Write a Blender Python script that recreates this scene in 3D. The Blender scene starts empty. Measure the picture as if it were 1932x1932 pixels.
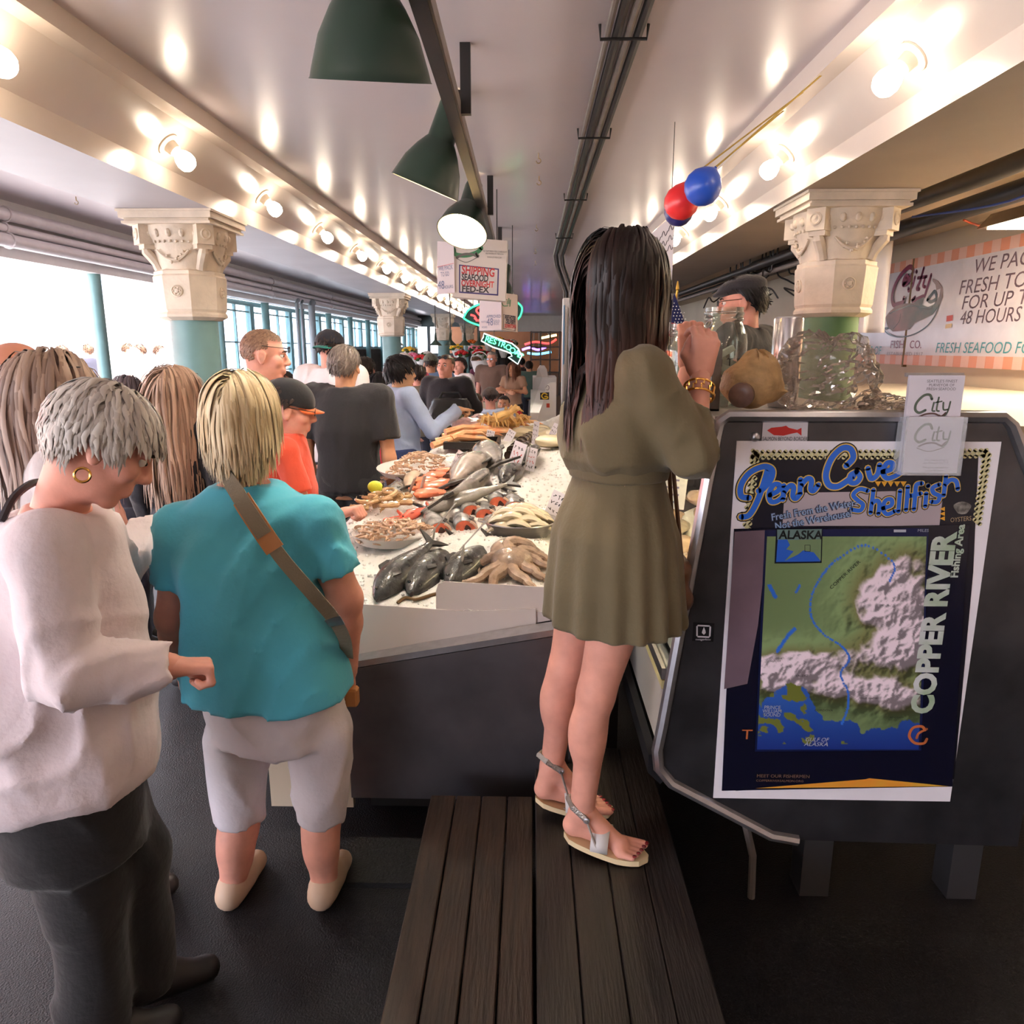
import bpy, bmesh, math, random
import numpy as np
from mathutils import Vector, Matrix

# ------------------------------------------------------------------ camera
F_PX, CX, CY = 1400.0, 966.0, 966.0
H_CAM = 1.7
PITCH = math.atan((966.0 - 656.0) / F_PX)      # looking slightly down
YAW = math.atan((1002.0 - 966.0) / F_PX)       # a touch to the left of the hall axis (+Y)
scene = bpy.context.scene
COL = scene.collection
cam_d = bpy.data.cameras.new('camera')
cam_d.sensor_width = 36.0
cam_d.lens = F_PX / 1932.0 * 36.0
cam_d.clip_start, cam_d.clip_end = 0.05, 400
cam = bpy.data.objects.new('camera', cam_d)
cam.location = (0, 0, H_CAM)
cam.rotation_euler = (math.pi / 2 - PITCH, 0, YAW)
COL.objects.link(cam)
scene.camera = cam
# ------------------------------------------------------------------ world, sun, exposure
world = bpy.data.worlds.new('World'); scene.world = world
world.use_nodes = True
wn = world.node_tree.nodes; wl = world.node_tree.links
for n in list(wn): wn.remove(n)
wo = wn.new('ShaderNodeOutputWorld'); wb = wn.new('ShaderNodeBackground')
wb.inputs[0].default_value = (0.84, 0.85, 1.0, 1); wb.inputs[1].default_value = 7.0
wl.new(wb.outputs[0], wo.inputs[0])
sun_d = bpy.data.lights.new('sun', 'SUN'); sun_d.energy = 15.0; sun_d.angle = 0.01
sun_d.color = (1.0, 0.96, 0.9)
sun = bpy.data.objects.new('sun', sun_d); sun.rotation_euler = (math.radians(28), math.radians(22), 0)
COL.objects.link(sun)
vs = scene.view_settings
vs.view_transform = 'Standard'; vs.look = 'None'; vs.exposure = 0.5; vs.gamma = 1.0
vs.use_curve_mapping = False
scene.cycles.max_bounces = 8
scene.cycles.diffuse_bounces = 4
scene.cycles.transparent_max_bounces = 16
scene.cycles.sample_clamp_indirect = 6.0
scene.cycles.caustics_reflective = False
scene.cycles.caustics_refractive = False

# ------------------------------------------------------------------ helpers
_c, _s = math.cos(PITCH), math.sin(PITCH)
FWD = Vector((-math.sin(YAW) * _c, math.cos(YAW) * _c, -_s))
RGT = Vector((math.cos(YAW), math.sin(YAW), 0))
UPV = RGT.cross(FWD)
def ray(px, py):
    return FWD + RGT * ((px - CX) / F_PX) + UPV * ((CY - py) / F_PX)
def at(px, py, D):
    "the point of the place at hall distance Y = D seen at photo position px, py"
    r = ray(px, py); t = D / r.y
    return Vector((r.x * t, D, H_CAM + r.z * t))
def atz(px, py, z):
    r = ray(px, py); t = (z - H_CAM) / r.z
    return Vector((r.x * t, r.y * t, z))
def atx(px, py, x):
    r = ray(px, py); t = x / r.x
    return Vector((x, r.y * t, H_CAM + r.z * t))

def lin(c):
    if isinstance(c, str):
        c = c.lstrip('#'); c = [int(c[i:i + 2], 16) for i in (0, 2, 4)]
    out = []
    for v in c[:3]:
        v = v / 255.0
        out.append(v / 12.92 if v <= 0.04045 else ((v + 0.055) / 1.055) ** 2.4)
    return tuple(out) + (1.0,)

_MATS = {}
def M(name, col=(200, 200, 200), rough=0.6, metal=0.0, var=0.0, vscale=8.0, col2=None, bump=0.0, bscale=60.0,
      emit=0.0, ecol=None, spec=0.5, coat=0.0, trans=0.0, ior=1.45, alpha=1.0, attr=None, sheen=0.0, stretch=None, sss=0.0):
    if name in _MATS: return _MATS[name]
    m = bpy.data.materials.new(name); m.use_nodes = True
    nt = m.node_tree; N = nt.nodes; L = nt.links
    b = N['Principled BSDF']
    c1 = lin(col)
    b.inputs['Base Color'].default_value = c1
    b.inputs['Roughness'].default_value = rough
    b.inputs['Metallic'].default_value = metal
    b.inputs['Specular IOR Level'].default_value = spec
    b.inputs['IOR'].default_value = ior
    if coat: b.inputs['Coat Weight'].default_value = coat; b.inputs['Coat Roughness'].default_value = 0.08
    if trans: b.inputs['Transmission Weight'].default_value = trans
    if alpha < 1: b.inputs['Alpha'].default_value = alpha
    if sheen: b.inputs['Sheen Weight'].default_value = sheen
    if sss:
        b.inputs['Subsurface Weight'].default_value = sss
        b.inputs['Subsurface Radius'].default_value = (0.012, 0.005, 0.003)
    if emit:
        b.inputs['Emission Color'].default_value = lin(ecol or col)
        b.inputs['Emission Strength'].default_value = emit
    tc = None
    def coords():
        nonlocal tc
        if tc is None:
            tc = N.new('ShaderNodeTexCoord')
            if stretch:
                mp = N.new('ShaderNodeMapping'); mp.inputs['Scale'].default_value = stretch
                L.new(tc.outputs['Object'], mp.inputs['Vector']); tc = mp
        return tc.outputs['Vector'] if stretch else tc.outputs['Object']
    if attr:
        a = N.new('ShaderNodeAttribute'); a.attribute_name = attr
        L.new(a.outputs['Color'], b.inputs['Base Color'])
    if var or col2:
        nz = N.new('ShaderNodeTexNoise'); nz.inputs['Scale'].default_value = vscale; nz.inputs['Detail'].default_value = 5
        L.new(coords(), nz.inputs['Vector'])
        rp = N.new('ShaderNodeValToRGB')
        if col2:
            e1, e2 = c1, lin(col2)
        else:
            e1 = tuple(max(0, v * (1 - var)) for v in c1[:3]) + (1,)
            e2 = tuple(min(1, v * (1 + var)) for v in c1[:3]) + (1,)
        rp.color_ramp.elements[0].color = e1; rp.color_ramp.elements[1].color = e2
        rp.color_ramp.elements[0].position = 0.32; rp.color_ramp.elements[1].position = 0.68
        L.new(nz.outputs['Fac'], rp.inputs['Fac'])
        if attr:
            mx = N.new('ShaderNodeMix'); mx.data_type = 'RGBA'; mx.blend_type = 'MULTIPLY'
            mx.inputs[0].default_value = 1.0
            L.new(a.outputs['Color'], mx.inputs[6]); L.new(rp.outputs['Color'], mx.inputs[7])
            L.new(mx.outputs[2], b.inputs['Base Color'])
        else:
            L.new(rp.outputs['Color'], b.inputs['Base Color'])
    if bump:
        nb = N.new('ShaderNodeTexNoise'); nb.inputs['Scale'].default_value = bscale; nb.inputs['Detail'].default_value = 4
        L.new(coords(), nb.inputs['Vector'])
        bp = N.new('ShaderNodeBump'); bp.inputs['Strength'].default_value = bump; bp.inputs['Distance'].default_value = 0.01
        L.new(nb.outputs['Fac'], bp.inputs['Height']); L.new(bp.outputs['Normal'], b.inputs['Normal'])
    _MATS[name] = m
    return m

def clear(name, tint, refl=0.5, rough=0.02, haze=0.0):
    "thin clear sheet: see-through with Fresnel reflections and a little milky haze"
    if name in _MATS: return _MATS[name]
    m = bpy.data.materials.new(name); m.use_nodes = True; nt = m.node_tree; N = nt.nodes; L = nt.links
    for n in list(N): N.remove(n)
    out = N.new('ShaderNodeOutputMaterial'); tr = N.new('ShaderNodeBsdfTransparent'); gl = N.new('ShaderNodeBsdfGlossy'); mx = N.new('ShaderNodeMixShader'); lw = N.new('ShaderNodeLayerWeight')
    tr.inputs[0].default_value = lin(tint); gl.inputs['Roughness'].default_value = rough; lw.inputs[0].default_value = 0.35
    mu = N.new('ShaderNodeMath'); mu.operation = 'MULTIPLY'; mu.inputs[1].default_value = refl
    L.new(lw.outputs['Fresnel'], mu.inputs[0]); L.new(mu.outputs[0], mx.inputs[0]); L.new(tr.outputs[0], mx.inputs[1]); L.new(gl.outputs[0], mx.inputs[2])
    if haze:
        df = N.new('ShaderNodeBsdfTranslucent'); df.inputs[0].default_value = lin((235, 228, 222)); d2 = N.new('ShaderNodeBsdfDiffuse'); d2.inputs[0].default_value = lin((235, 228, 222))
        ad = N.new('ShaderNodeMixShader'); ad.inputs[0].default_value = 0.5; L.new(df.outputs[0], ad.inputs[1]); L.new(d2.outputs[0], ad.inputs[2])
        m2 = N.new('ShaderNodeMixShader'); m2.inputs[0].default_value = haze; L.new(mx.outputs[0], m2.inputs[1]); L.new(ad.outputs[0], m2.inputs[2]); L.new(m2.outputs[0], out.inputs[0])
    else: L.new(mx.outputs[0], out.inputs[0])
    _MATS[name] = m
    return m
def wloc(o):
    v = Vector((0, 0, 0))
    while o is not None:
        v = v + o.location; o = o.parent
    return v
def new_mesh(name, V, Fc, mat=None, smooth=False):
    me = bpy.data.meshes.new(name)
    V = np.asarray(V, dtype=np.float32).reshape(-1, 3)
    if isinstance(Fc, np.ndarray) and Fc.ndim == 2:
        n, k = Fc.shape
        me.vertices.add(len(V)); me.vertices.foreach_set('co', V.ravel())
        me.loops.add(n * k); me.loops.foreach_set('vertex_index', Fc.astype(np.int32).ravel())
        me.polygons.add(n); me.polygons.foreach_set('loop_start', np.arange(0, n * k, k, dtype=np.int32))
        me.polygons.foreach_set('loop_total', np.full(n, k, dtype=np.int32))
        me.update(calc_edges=True); me.validate()
    else:
        me.from_pydata([tuple(map(float, v)) for v in V], [], [tuple(int(i) for i in f) for f in Fc]); me.update()
    if mat is not None:
        for mm in (mat if isinstance(mat, (list, tuple)) else [mat]): me.materials.append(mm)
    if smooth and len(me.polygons):
        me.polygons.foreach_set('use_smooth', np.ones(len(me.polygons), dtype=bool))
    return me
def link(name, me, parent=None, loc=None, rot=None):
    o = bpy.data.objects.new(name, me); COL.objects.link(o)
    if parent is not None: o.parent = parent
    if loc is not None: o.location = loc
    if rot is not None: o.rotation_euler = rot
    return o
class G:
    "collects shapes in world coordinates; build() links them as ONE mesh object"
    def __init__(s): s.V = []; s.F = []; s.n = 0
    def add(s, V, Fc):
        V = [tuple(v) for v in V]
        s.V += V; s.F += [tuple(i + s.n for i in f) for f in Fc]; s.n += len(V); return s
    def box(s, x0, x1, y0, y1, z0, z1, bev=0.0):
        if bev <= 0:
            return s.add([(x0, y0, z0), (x1, y0, z0), (x1, y1, z0), (x0, y1, z0), (x0, y0, z1), (x1, y0, z1), (x1, y1, z1), (x0, y1, z1)],
                         [(0, 3, 2, 1), (4, 5, 6, 7), (0, 1, 5, 4), (1, 2, 6, 5), (2, 3, 7, 6), (3, 0, 4, 7)])
        b = bev
        V = []
        for (za, ins) in ((z0, b), (z0 + b, 0), (z1 - b, 0), (z1, b)):
            i = ins
            for (cx, cy) in ((x0 + i, y0 + i + (0 if i else b)), ):
                pass
            if i:
                V += [(x0 + b, y0 + b, za), (x0 + b, y0 + b, za), (x1 - b, y0 + b, za), (x1 - b, y0 + b, za), (x1 - b, y1 - b, za), (x1 - b, y1 - b, za), (x0 + b, y1 - b, za), (x0 + b, y1 - b, za)]
            else:
                V += [(x0, y0 + b, za), (x0 + b, y0, za), (x1 - b, y0, za), (x1, y0 + b, za), (x1, y1 - b, za), (x1 - b, y1, za), (x0 + b, y1, za), (x0, y1 - b, za)]
        Fc = []
        for r in range(3):
            for k in range(8):
                a, c = r * 8 + k, r * 8 + (k + 1) % 8
                Fc.append((a, c, c + 8, a + 8))
        Fc.append((0, 6, 4, 2)); Fc.append((24, 26, 28, 30))
        return s.add(V, Fc)
    def prism(s, poly, axis, a, b):
        "poly: 2D points; axis 'x': (y,z), 'y': (x,z), 'z': (x,y)"
        n = len(poly)
        def p(u, v, w):
            return (w, u, v) if axis == 'x' else ((u, w, v) if axis == 'y' else (u, v, w))
        V = [p(u, v, a) for u, v in poly] + [p(u, v, b) for u, v in poly]
        Fc = [tuple(range(n))[::-1], tuple(range(n, 2 * n))] + [(i, (i + 1) % n, (i + 1) % n + n, i + n) for i in range(n)]
        return s.add(V, Fc)
    def tube(s, pts, r, seg=8, closed=False, cap=True, flat=1.0):
        P = [Vector(p) for p in pts]; n = len(P)
        R = r if isinstance(r, (list, tuple, np.ndarray)) else [r] * n
        V = []; up = None
        for i in range(n):
            if closed: t = P[(i + 1) % n] - P[i - 1]
            else: t = P[min(i + 1, n - 1)] - P[max(i - 1, 0)]
            t = t.normalized() if t.length > 1e-9 else Vector((0, 0, 1))
            if up is None:
                up = Vector((0, 0, 1)) if abs(t.z) < 0.9 else Vector((1, 0, 0))
            u = up - t * up.dot(t)
            u = u.normalized() if u.length > 1e-6 else t.orthogonal().normalized()
            up = u; w = t.cross(u)
            for k in range(seg):
                a = 2 * math.pi * k / seg
                V.append(P[i] + u * (math.sin(a) * R[i] * flat) + w * (math.cos(a) * R[i]))
        Fc = []
        for i in range(n if closed else n - 1):
            for k in range(seg):
                a, b = i * seg + k, i * seg + (k + 1) % seg
                j = ((i + 1) % n) * seg
                Fc.append((a, b, j + (k + 1) % seg, j + k))
        if cap and not closed:
            Fc.append(tuple(range(seg))[::-1]); Fc.append(tuple((n - 1) * seg + k for k in range(seg)))
        return s.add(V, Fc)
    def lathe(s, prof, c=(0, 0, 0), seg=24, axis=None, capa=True):
        "prof: (r, h) pairs along axis"
        ax = Vector(axis or (0, 0, 1)).normalized()
        u = ax.orthogonal().normalized(); w = ax.cross(u); c = Vector(c)
        V = []; n = len(prof)
        for (r, h) in prof:
            for k in range(seg):
                a = 2 * math.pi * k / seg
                V.append(c + ax * h + (u * math.cos(a) + w * math.sin(a)) * r)
        Fc = [(i * seg + k, i * seg + (k + 1) % seg, (i + 1) * seg + (k + 1) % seg, (i + 1) * seg + k) for i in range(n - 1) for k in range(seg)]
        if capa:
            Fc.append(tuple(range(seg))[::-1]); Fc.append(tuple((n - 1) * seg + k for k in range(seg)))
        return s.add(V, Fc)
    def ball(s, c, r, seg=16, rings=10, scale=(1, 1, 1), R=None):
        V = []; c = Vector(c)
        for i in range(1, rings):
            a = math.pi * i / rings
            for k in range(seg):
                b = 2 * math.pi * k / seg
                v = Vector((math.sin(a) * math.cos(b) * scale[0], math.sin(a) * math.sin(b) * scale[1], math.cos(a) * scale[2])) * r
                V.append(c + (R @ v if R else v))
        tp = Vector((0, 0, scale[2] * r)); n = len(V)
        V += [c + (R @ tp if R else tp), c - (R @ tp if R else tp)]
        Fc = [(i * seg + k, (i + 1) * seg + k, (i + 1) * seg + (k + 1) % seg, i * seg + (k + 1) % seg) for i in range(rings - 2) for k in range(seg)]
        Fc += [(n, k, (k + 1) % seg) for k in range(seg)] + [(n + 1, (rings - 2) * seg + (k + 1) % seg, (rings - 2) * seg + k) for k in range(seg)]
        return s.add(V, Fc)
    def quad(s, a, b, c, d): return s.add([a, b, c, d], [(0, 1, 2, 3)])
    def slab(s, O, X, Y, w, h, t):
        "box standing on plane O + X*u + Y*v (unit X, Y), thickness t along the normal"
        O, X, Y = Vector(O), Vector(X).normalized(), Vector(Y).normalized(); Nn = X.cross(Y).normalized()
        P = [O, O + X * w, O + X * w + Y * h, O + Y * h]
        return s.add([p for p in P] + [p + Nn * t for p in P], [(0, 3, 2, 1), (4, 5, 6, 7), (0, 1, 5, 4), (1, 2, 6, 5), (2, 3, 7, 6), (3, 0, 4, 7)])
    def build(s, name, mat, parent=None, smooth=False, local=False):
        V = s.V
        if parent is not None and not local:
            off = wloc(parent); V = [(v[0] - off.x, v[1] - off.y, v[2] - off.z) for v in V]
        me = new_mesh(name, V, s.F, mat, smooth)
        if smooth: me.set_sharp_from_angle(angle=math.radians(40))
        return link(name, me, parent)
def thing(name, label, cat, loc=(0, 0, 0), group=None, rotz=0.0):
    o = bpy.data.objects.new(name, None); COL.objects.link(o)
    o.empty_display_size = 0.1
    o.location = loc; o.rotation_euler = (0, 0, rotz)
    o['label'] = label; o['category'] = cat
    if group: o['group'] = group
    return o
def tag(o, label, cat, group=None, kind=None):
    o['label'] = label; o['category'] = cat
    if group: o['group'] = group
    if kind: o['kind'] = kind
    return o
def struct(o, label=None, cat=None):
    o['kind'] = 'structure'
    if label: o['label'] = label
    if cat: o['category'] = cat
    return o
def copy_tree(o, parent=None):
    c = o.copy(); COL.objects.link(c); c.parent = parent
    for ch in list(o.children): copy_tree(ch, c)
    return c
def text_geo(txt, size=1.0, shear=0.0, offset=0.0, align='LEFT', spacing=1.0, extrude=0.0, xs=1.0):
    cu = bpy.data.curves.new('t', 'FONT'); cu.body = txt; cu.size = size; cu.shear = shear; cu.offset = offset
    cu.align_x = align; cu.space_character = spacing; cu.extrude = extrude; cu.resolution_u = 3
    ob = bpy.data.objects.new('t', cu); COL.objects.link(ob)
    dg = bpy.context.evaluated_depsgraph_get(); me = ob.evaluated_get(dg).to_mesh()
    V = [(v.co.x * xs, v.co.y, v.co.z) for v in me.vertices]; Fc = [tuple(p.vertices) for p in me.polygons]
    ob.evaluated_get(dg).to_mesh_clear()
    bpy.data.objects.remove(ob); bpy.data.curves.remove(cu)
    return V, Fc
def put_text(g, txt, O, X, Y, size, lift=0.001, **kw):
    "lettering lying on the plane O + X u + Y v, lifted a little along the normal"
    V, Fc = text_geo(txt, size, **kw)
    O, X, Y = Vector(O), Vector(X).normalized(), Vector(Y).normalized(); Nn = X.cross(Y)
    g.add([O + X * v[0] + Y * v[1] + Nn * (lift + v[2]) for v in V], Fc)
    return g
def smooth_path(pts, n=8, closed=False):
    P = [np.array(p, float) for p in pts]; out = []
    m = len(P)
    rng = range(m if closed else m - 1)
    for i in rng:
        p0 = P[i - 1] if (i > 0 or closed) else P[0]; p1 = P[i]; p2 = P[(i + 1) % m]
        p3 = P[(i + 2) % m] if (i + 2 < m or closed) else P[-1]
        for k in range(n):
            t = k / n
            out.append(0.5 * ((2 * p1) + (-p0 + p2) * t + (2 * p0 - 5 * p1 + 4 * p2 - p3) * t * t + (-p0 + 3 * p1 - 3 * p2 + p3) * t ** 3))
    if not closed: out.append(P[-1])
    return out
def put_stroke(g, pts, O, X, Y, w, lift=0.001, smooth=6, scale=1.0, taper=None):
    "a brush stroke of width w (or widths) along 2D points on the plane"
    O, X, Y = Vector(O), Vector(X).normalized(), Vector(Y).normalized(); Nn = X.cross(Y)
    P = smooth_path([(p[0] * scale, p[1] * scale) for p in pts], smooth) if smooth else [np.array(p, float) * scale for p in pts]
    n = len(P); V = []; Fc = []
    for i in range(n):
        t = P[min(i + 1, n - 1)] - P[max(i - 1, 0)]; L_ = np.hypot(*t) or 1; t = t / L_
        u = i / (n - 1)
        ww = w * (taper(u) if taper else 1.0)
        nn = np.array((-t[1], t[0])) * ww * 0.5
        for q in (P[i] + nn, P[i] - nn):
            V.append(O + X * q[0] + Y * q[1] + Nn * lift)
        if i: Fc.append((2 * i - 2, 2 * i - 1, 2 * i + 1, 2 * i))
    g.add(V, Fc)
    for e in (0, n - 1):
        ww = w * (taper(e / (n - 1)) if taper else 1.0) * 0.5
        c = P[e]
        g.add([O + X * (c[0] + ww * math.cos(a)) + Y * (c[1] + ww * math.sin(a)) + Nn * lift for a in [k * math.pi / 4 for k in range(8)]], [tuple(range(8))])
    return g
def put_poly(g, pts, O, X, Y, lift=0.001):
    O, X, Y = Vector(O), Vector(X).normalized(), Vector(Y).normalized(); Nn = X.cross(Y)
    from mathutils.geometry import tessellate_polygon
    V = [O + X * p[0] + Y * p[1] + Nn * lift for p in pts]
    g.add(V, [tuple(f) for f in tessellate_polygon([[Vector((p[0], p[1], 0)) for p in pts]])])
    return g
# ================================================================== the setting
random.seed(7)
Y0, Y1 = -9.0, 28.0
m_floor = M('floor_asphalt', (27, 26, 29), rough=0.5, spec=0.35, var=0.25, vscale=3.0, bump=0.55, bscale=170)
m_paint = M('cream_paint', (226, 212, 200), rough=0.22, var=0.05, vscale=1.6, coat=0.25)
m_ceil = M('ceiling_paint', (214, 203, 206), rough=0.30, var=0.05, vscale=0.9, coat=0.12, bump=0.03, bscale=5)
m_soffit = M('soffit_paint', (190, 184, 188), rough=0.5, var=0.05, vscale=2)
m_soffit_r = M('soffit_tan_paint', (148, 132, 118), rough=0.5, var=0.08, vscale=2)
m_teal = M('teal_paint', (112, 148, 148), rough=0.42, var=0.10, vscale=5)
m_stone = M('cast_stone', (218, 203, 184), rough=0.6, var=0.10, vscale=9, bump=0.25, bscale=45)
m_street = M('street_concrete', (196, 192, 188), rough=0.85, var=0.08, vscale=0.7)
m_wallr = M('wall_beige', (205, 190, 168), rough=0.6, var=0.06, vscale=1.5)
m_black = M('black_pipe', (34, 32, 33), rough=0.45, var=0.2, vscale=10)
m_grey = M('grey_conduit', (120, 112, 108), rough=0.5, var=0.15, vscale=12)
m_steel = M('brushed_steel', (178, 176, 178), rough=0.28, metal=1.0, var=0.12, vscale=40, stretch=(1, 1, 14))
m_white = M('white_paint', (232, 228, 226), rough=0.5, var=0.03)
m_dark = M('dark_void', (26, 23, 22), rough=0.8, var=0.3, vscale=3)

HX0, HX1, HY0, HY1 = -1.0, -0.08, 8.3, 11.6          # stairwell opening
g = G(); g.box(-4.5, 3.6, Y0, HY0, -0.12, 0.0); g.box(-4.5, 3.6, HY1, Y1 + 10, -0.12, 0.0); g.box(-4.5, HX0, HY0, HY1, -0.12, 0.0); g.box(HX1, 3.6, HY0, HY1, -0.12, 0.0)
struct(g.build('floor', m_floor), 'dark speckled asphalt floor of the market hall', 'floor')
sw = thing('stairs_down', 'concrete stairs going down behind the fish counter', 'stairs', (-0.54, 9.9, -1.6)); sw['kind'] = 'structure'
m_conc = M('stair_concrete', (120, 112, 108), rough=0.8, var=0.1)
for i in range(9): G().box(HX0, HX1, HY1 - 0.33 * (i + 1), HY1 - 0.33 * i, -1.7, -0.17 * (i + 1)).build('tread', m_conc, sw)
G().box(HX0 - .1, HX0, HY0, HY1, -1.7, -0.12).build('stair_wall', m_conc, sw); G().box(HX1, HX1 + .1, HY0, HY1, -1.7, -0.12).build('stair_wall', m_conc, sw); G().box(HX0, HX1, HY0 - .1, HY0, -1.7, -0.12).build('stair_wall', m_conc, sw); G().box(HX0, HX1, HY0, HY0 + .4, -1.75, -1.6).build('landing', m_conc, sw)
struct(G().box(-60, -4.5, -30, 70, -0.2, -0.03).build('street_ground', m_street), 'sunlit pale street paving outside the open side', 'street')
struct(G().box(-4.3, 3.7, Y0, Y1, 2.84, 3.0).build('ceiling', m_ceil), 'glossy pale painted ceiling of the hall', 'ceiling')
# long boxed beams that carry the bulbs
def beam(side, xin):
    # cross-section written for the left beam, mirrored for the right one
    s_ = -1 if side == 'left' else 1
    xo = xin + 0.55 if side == 'left' else xin + 0.61
    P = [(xo, 2.49), (xin, 2.49), (xin, 2.593), (xin - 0.167, 2.76), (xin - 0.25, 2.76), (xin - 0.25, 2.85), (xo, 2.85)]
    g = G()
    for k, (a, b) in enumerate([(0, 1), (1, 2), (2, 3), (3, 4), (4, 5), (5, 6), (6, 0)]):
        (xa, za), (xb, zb) = P[a], P[b]
        g.quad((s_ * xa, Y0, za), (s_ * xa, Y1, za), (s_ * xb, Y1, zb), (s_ * xb, Y0, zb))
    for yy in (Y0, Y1):
        g.add([(s_ * x, yy, z) for x, z in P], [tuple(range(7))])
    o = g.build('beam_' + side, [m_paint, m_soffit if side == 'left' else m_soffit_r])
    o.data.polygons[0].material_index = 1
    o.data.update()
    bm = bmesh.new(); bm.from_mesh(o.data); bmesh.ops.recalc_face_normals(bm, faces=bm.faces[:]); bm.to_mesh(o.data); bm.free()
    struct(o, 'boxed cream ceiling beam with sloping side above the %s columns' % side, 'beam')
    return o
beam('left', 1.867); beam('right', 1.382)
# open left side: header over the openings
struct(G().box(-4.36, -4.18, Y0, Y1, 2.40, 2.84).build('wall_left', m_white), 'pale header wall above the open street side', 'wall')
struct(G().box(3.5, 3.7, Y0, Y1, 0, 2.84).build('wall_right', m_wallr), 'beige wall behind the fish stall', 'wall')
struct(G().box(1.99, 3.5, Y0, 20.0, 2.66, 2.84).build('ceiling_drop', M('dropped_ceiling', (190, 172, 150), rough=0.6, var=0.08, vscale=1.2)), 'dropped tan ceiling over the stall', 'ceiling')
struct(G().box(-4.5, 3.7, Y0 - 0.2, Y0, 0, 3.0).build('wall_fill_block', m_wallr), 'plain unseen wall added far behind the viewer to cut the fill light', 'wall')  # unseen, added to hold back daylight entering behind the viewer
# far end: fascia and the hall beyond
struct(G().box(-1.9, 1.4, Y1, Y1 + 0.25, 2.28, 2.86).build('wall_far_header', m_white), 'white painted header where the ceiling steps down far away', 'wall')
struct(G().box(-4.5, 5.0, 38.0, 38.2, 0, 4.0).build('wall_far', M('far_wall', (120, 84, 60), rough=0.8, var=0.3, vscale=0.6)), 'dim brown wall at the far end of the market', 'wall')
struct(G().box(-4.5, 5.0, Y1 + 0.25, 38.0, 3.2, 3.3).build('ceiling_far', M('far_ceiling', (176, 140, 108), rough=0.7)), 'warm lit ceiling of the far hall', 'ceiling')
struct(G().box(3.5, 3.7, Y1, 38.0, 0, 3.2).build('wall_far_right', m_wallr), 'tan wall on the right of the far hall', 'wall')

g = G(); g.box(-4.5, -1.9, Y1, Y1 + .2, 0, 1.5); g.box(-4.5, -1.9, Y1, Y1 + .2, 2.45, 2.86)
for x in (-4.5, -3.85, -3.2, -2.55, -2.0): g.box(x, x + .1, Y1, Y1 + .2, 1.5, 2.45)
struct(g.build('wall_far_left', M('far_grey_wall', (120, 128, 128), rough=.8)), 'grey end wall with tall openings at the far left', 'wall')
# ------------------------------------------------------------------ bulbs
m_bulb = M('bulb_glow', (255, 236, 200), rough=0.3, emit=28.0, ecol=(255, 234, 208))
m_sock = M('porcelain_socket', (225, 214, 200), rough=0.35)
def make_bulb(side):
    s_ = 1 if side == 'left' else -1
    ax = Vector((0.707 * s_, 0, -0.707))
    root = thing('ceiling_bulb', 'x', 'light bulb')
    g = G(); g.lathe([(0.058, 0), (0.058, 0.008), (0.034, 0.014), (0.03, 0.05), (0.024, 0.055)], (0, 0, 0), 14, ax); g.build('socket', m_sock, root, smooth=True, local=True)
    g = G(); g.lathe([(0.018, 0.05), (0.022, 0.062), (0.038, 0.085), (0.046, 0.11), (0.043, 0.135), (0.03, 0.152), (0.01, 0.159)], (0, 0, 0), 16, ax); g.build('globe', m_bulb, root, smooth=True, local=True)
    return root
ORD = ['nearest', 'second', 'third', 'fourth', 'fifth', 'sixth', 'seventh', 'eighth', 'ninth', 'tenth', 'eleventh', 'twelfth', 'thirteenth', 'fourteenth', 'fifteenth', 'sixteenth', 'seventeenth', 'eighteenth', 'nineteenth']
pl, prr = make_bulb('left'), make_bulb('right')
for i in range(-7, 19):  # negative steps carry the row on unseen behind the viewer, added for light
    o = pl if i == -7 else copy_tree(pl)
    o.location = (-1.785, 2.59 + 1.3 * i, 2.675)
    o['label'] = 'glowing bare bulb on the left beam, %s from the viewer' % ORD[i] if i >= 0 else 'unseen bare bulb added on the left beam behind the viewer, %s one' % ORD[-i - 1]; o['group'] = 'bulbs along the left beam'
for i in range(-7, 9):  # likewise, bulbs at negative steps are unseen and added for their light
    o = prr if i == -7 else copy_tree(prr)
    o.location = (1.30, 2.85 + 1.3 * i, 2.675)
    o['label'] = 'glowing bare bulb on the right beam, %s from the viewer' % ORD[i] if i >= 0 else 'unseen bare bulb added on the right beam behind the viewer, %s one' % ORD[-i - 1]; o['group'] = 'bulbs along the right beam'

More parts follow.
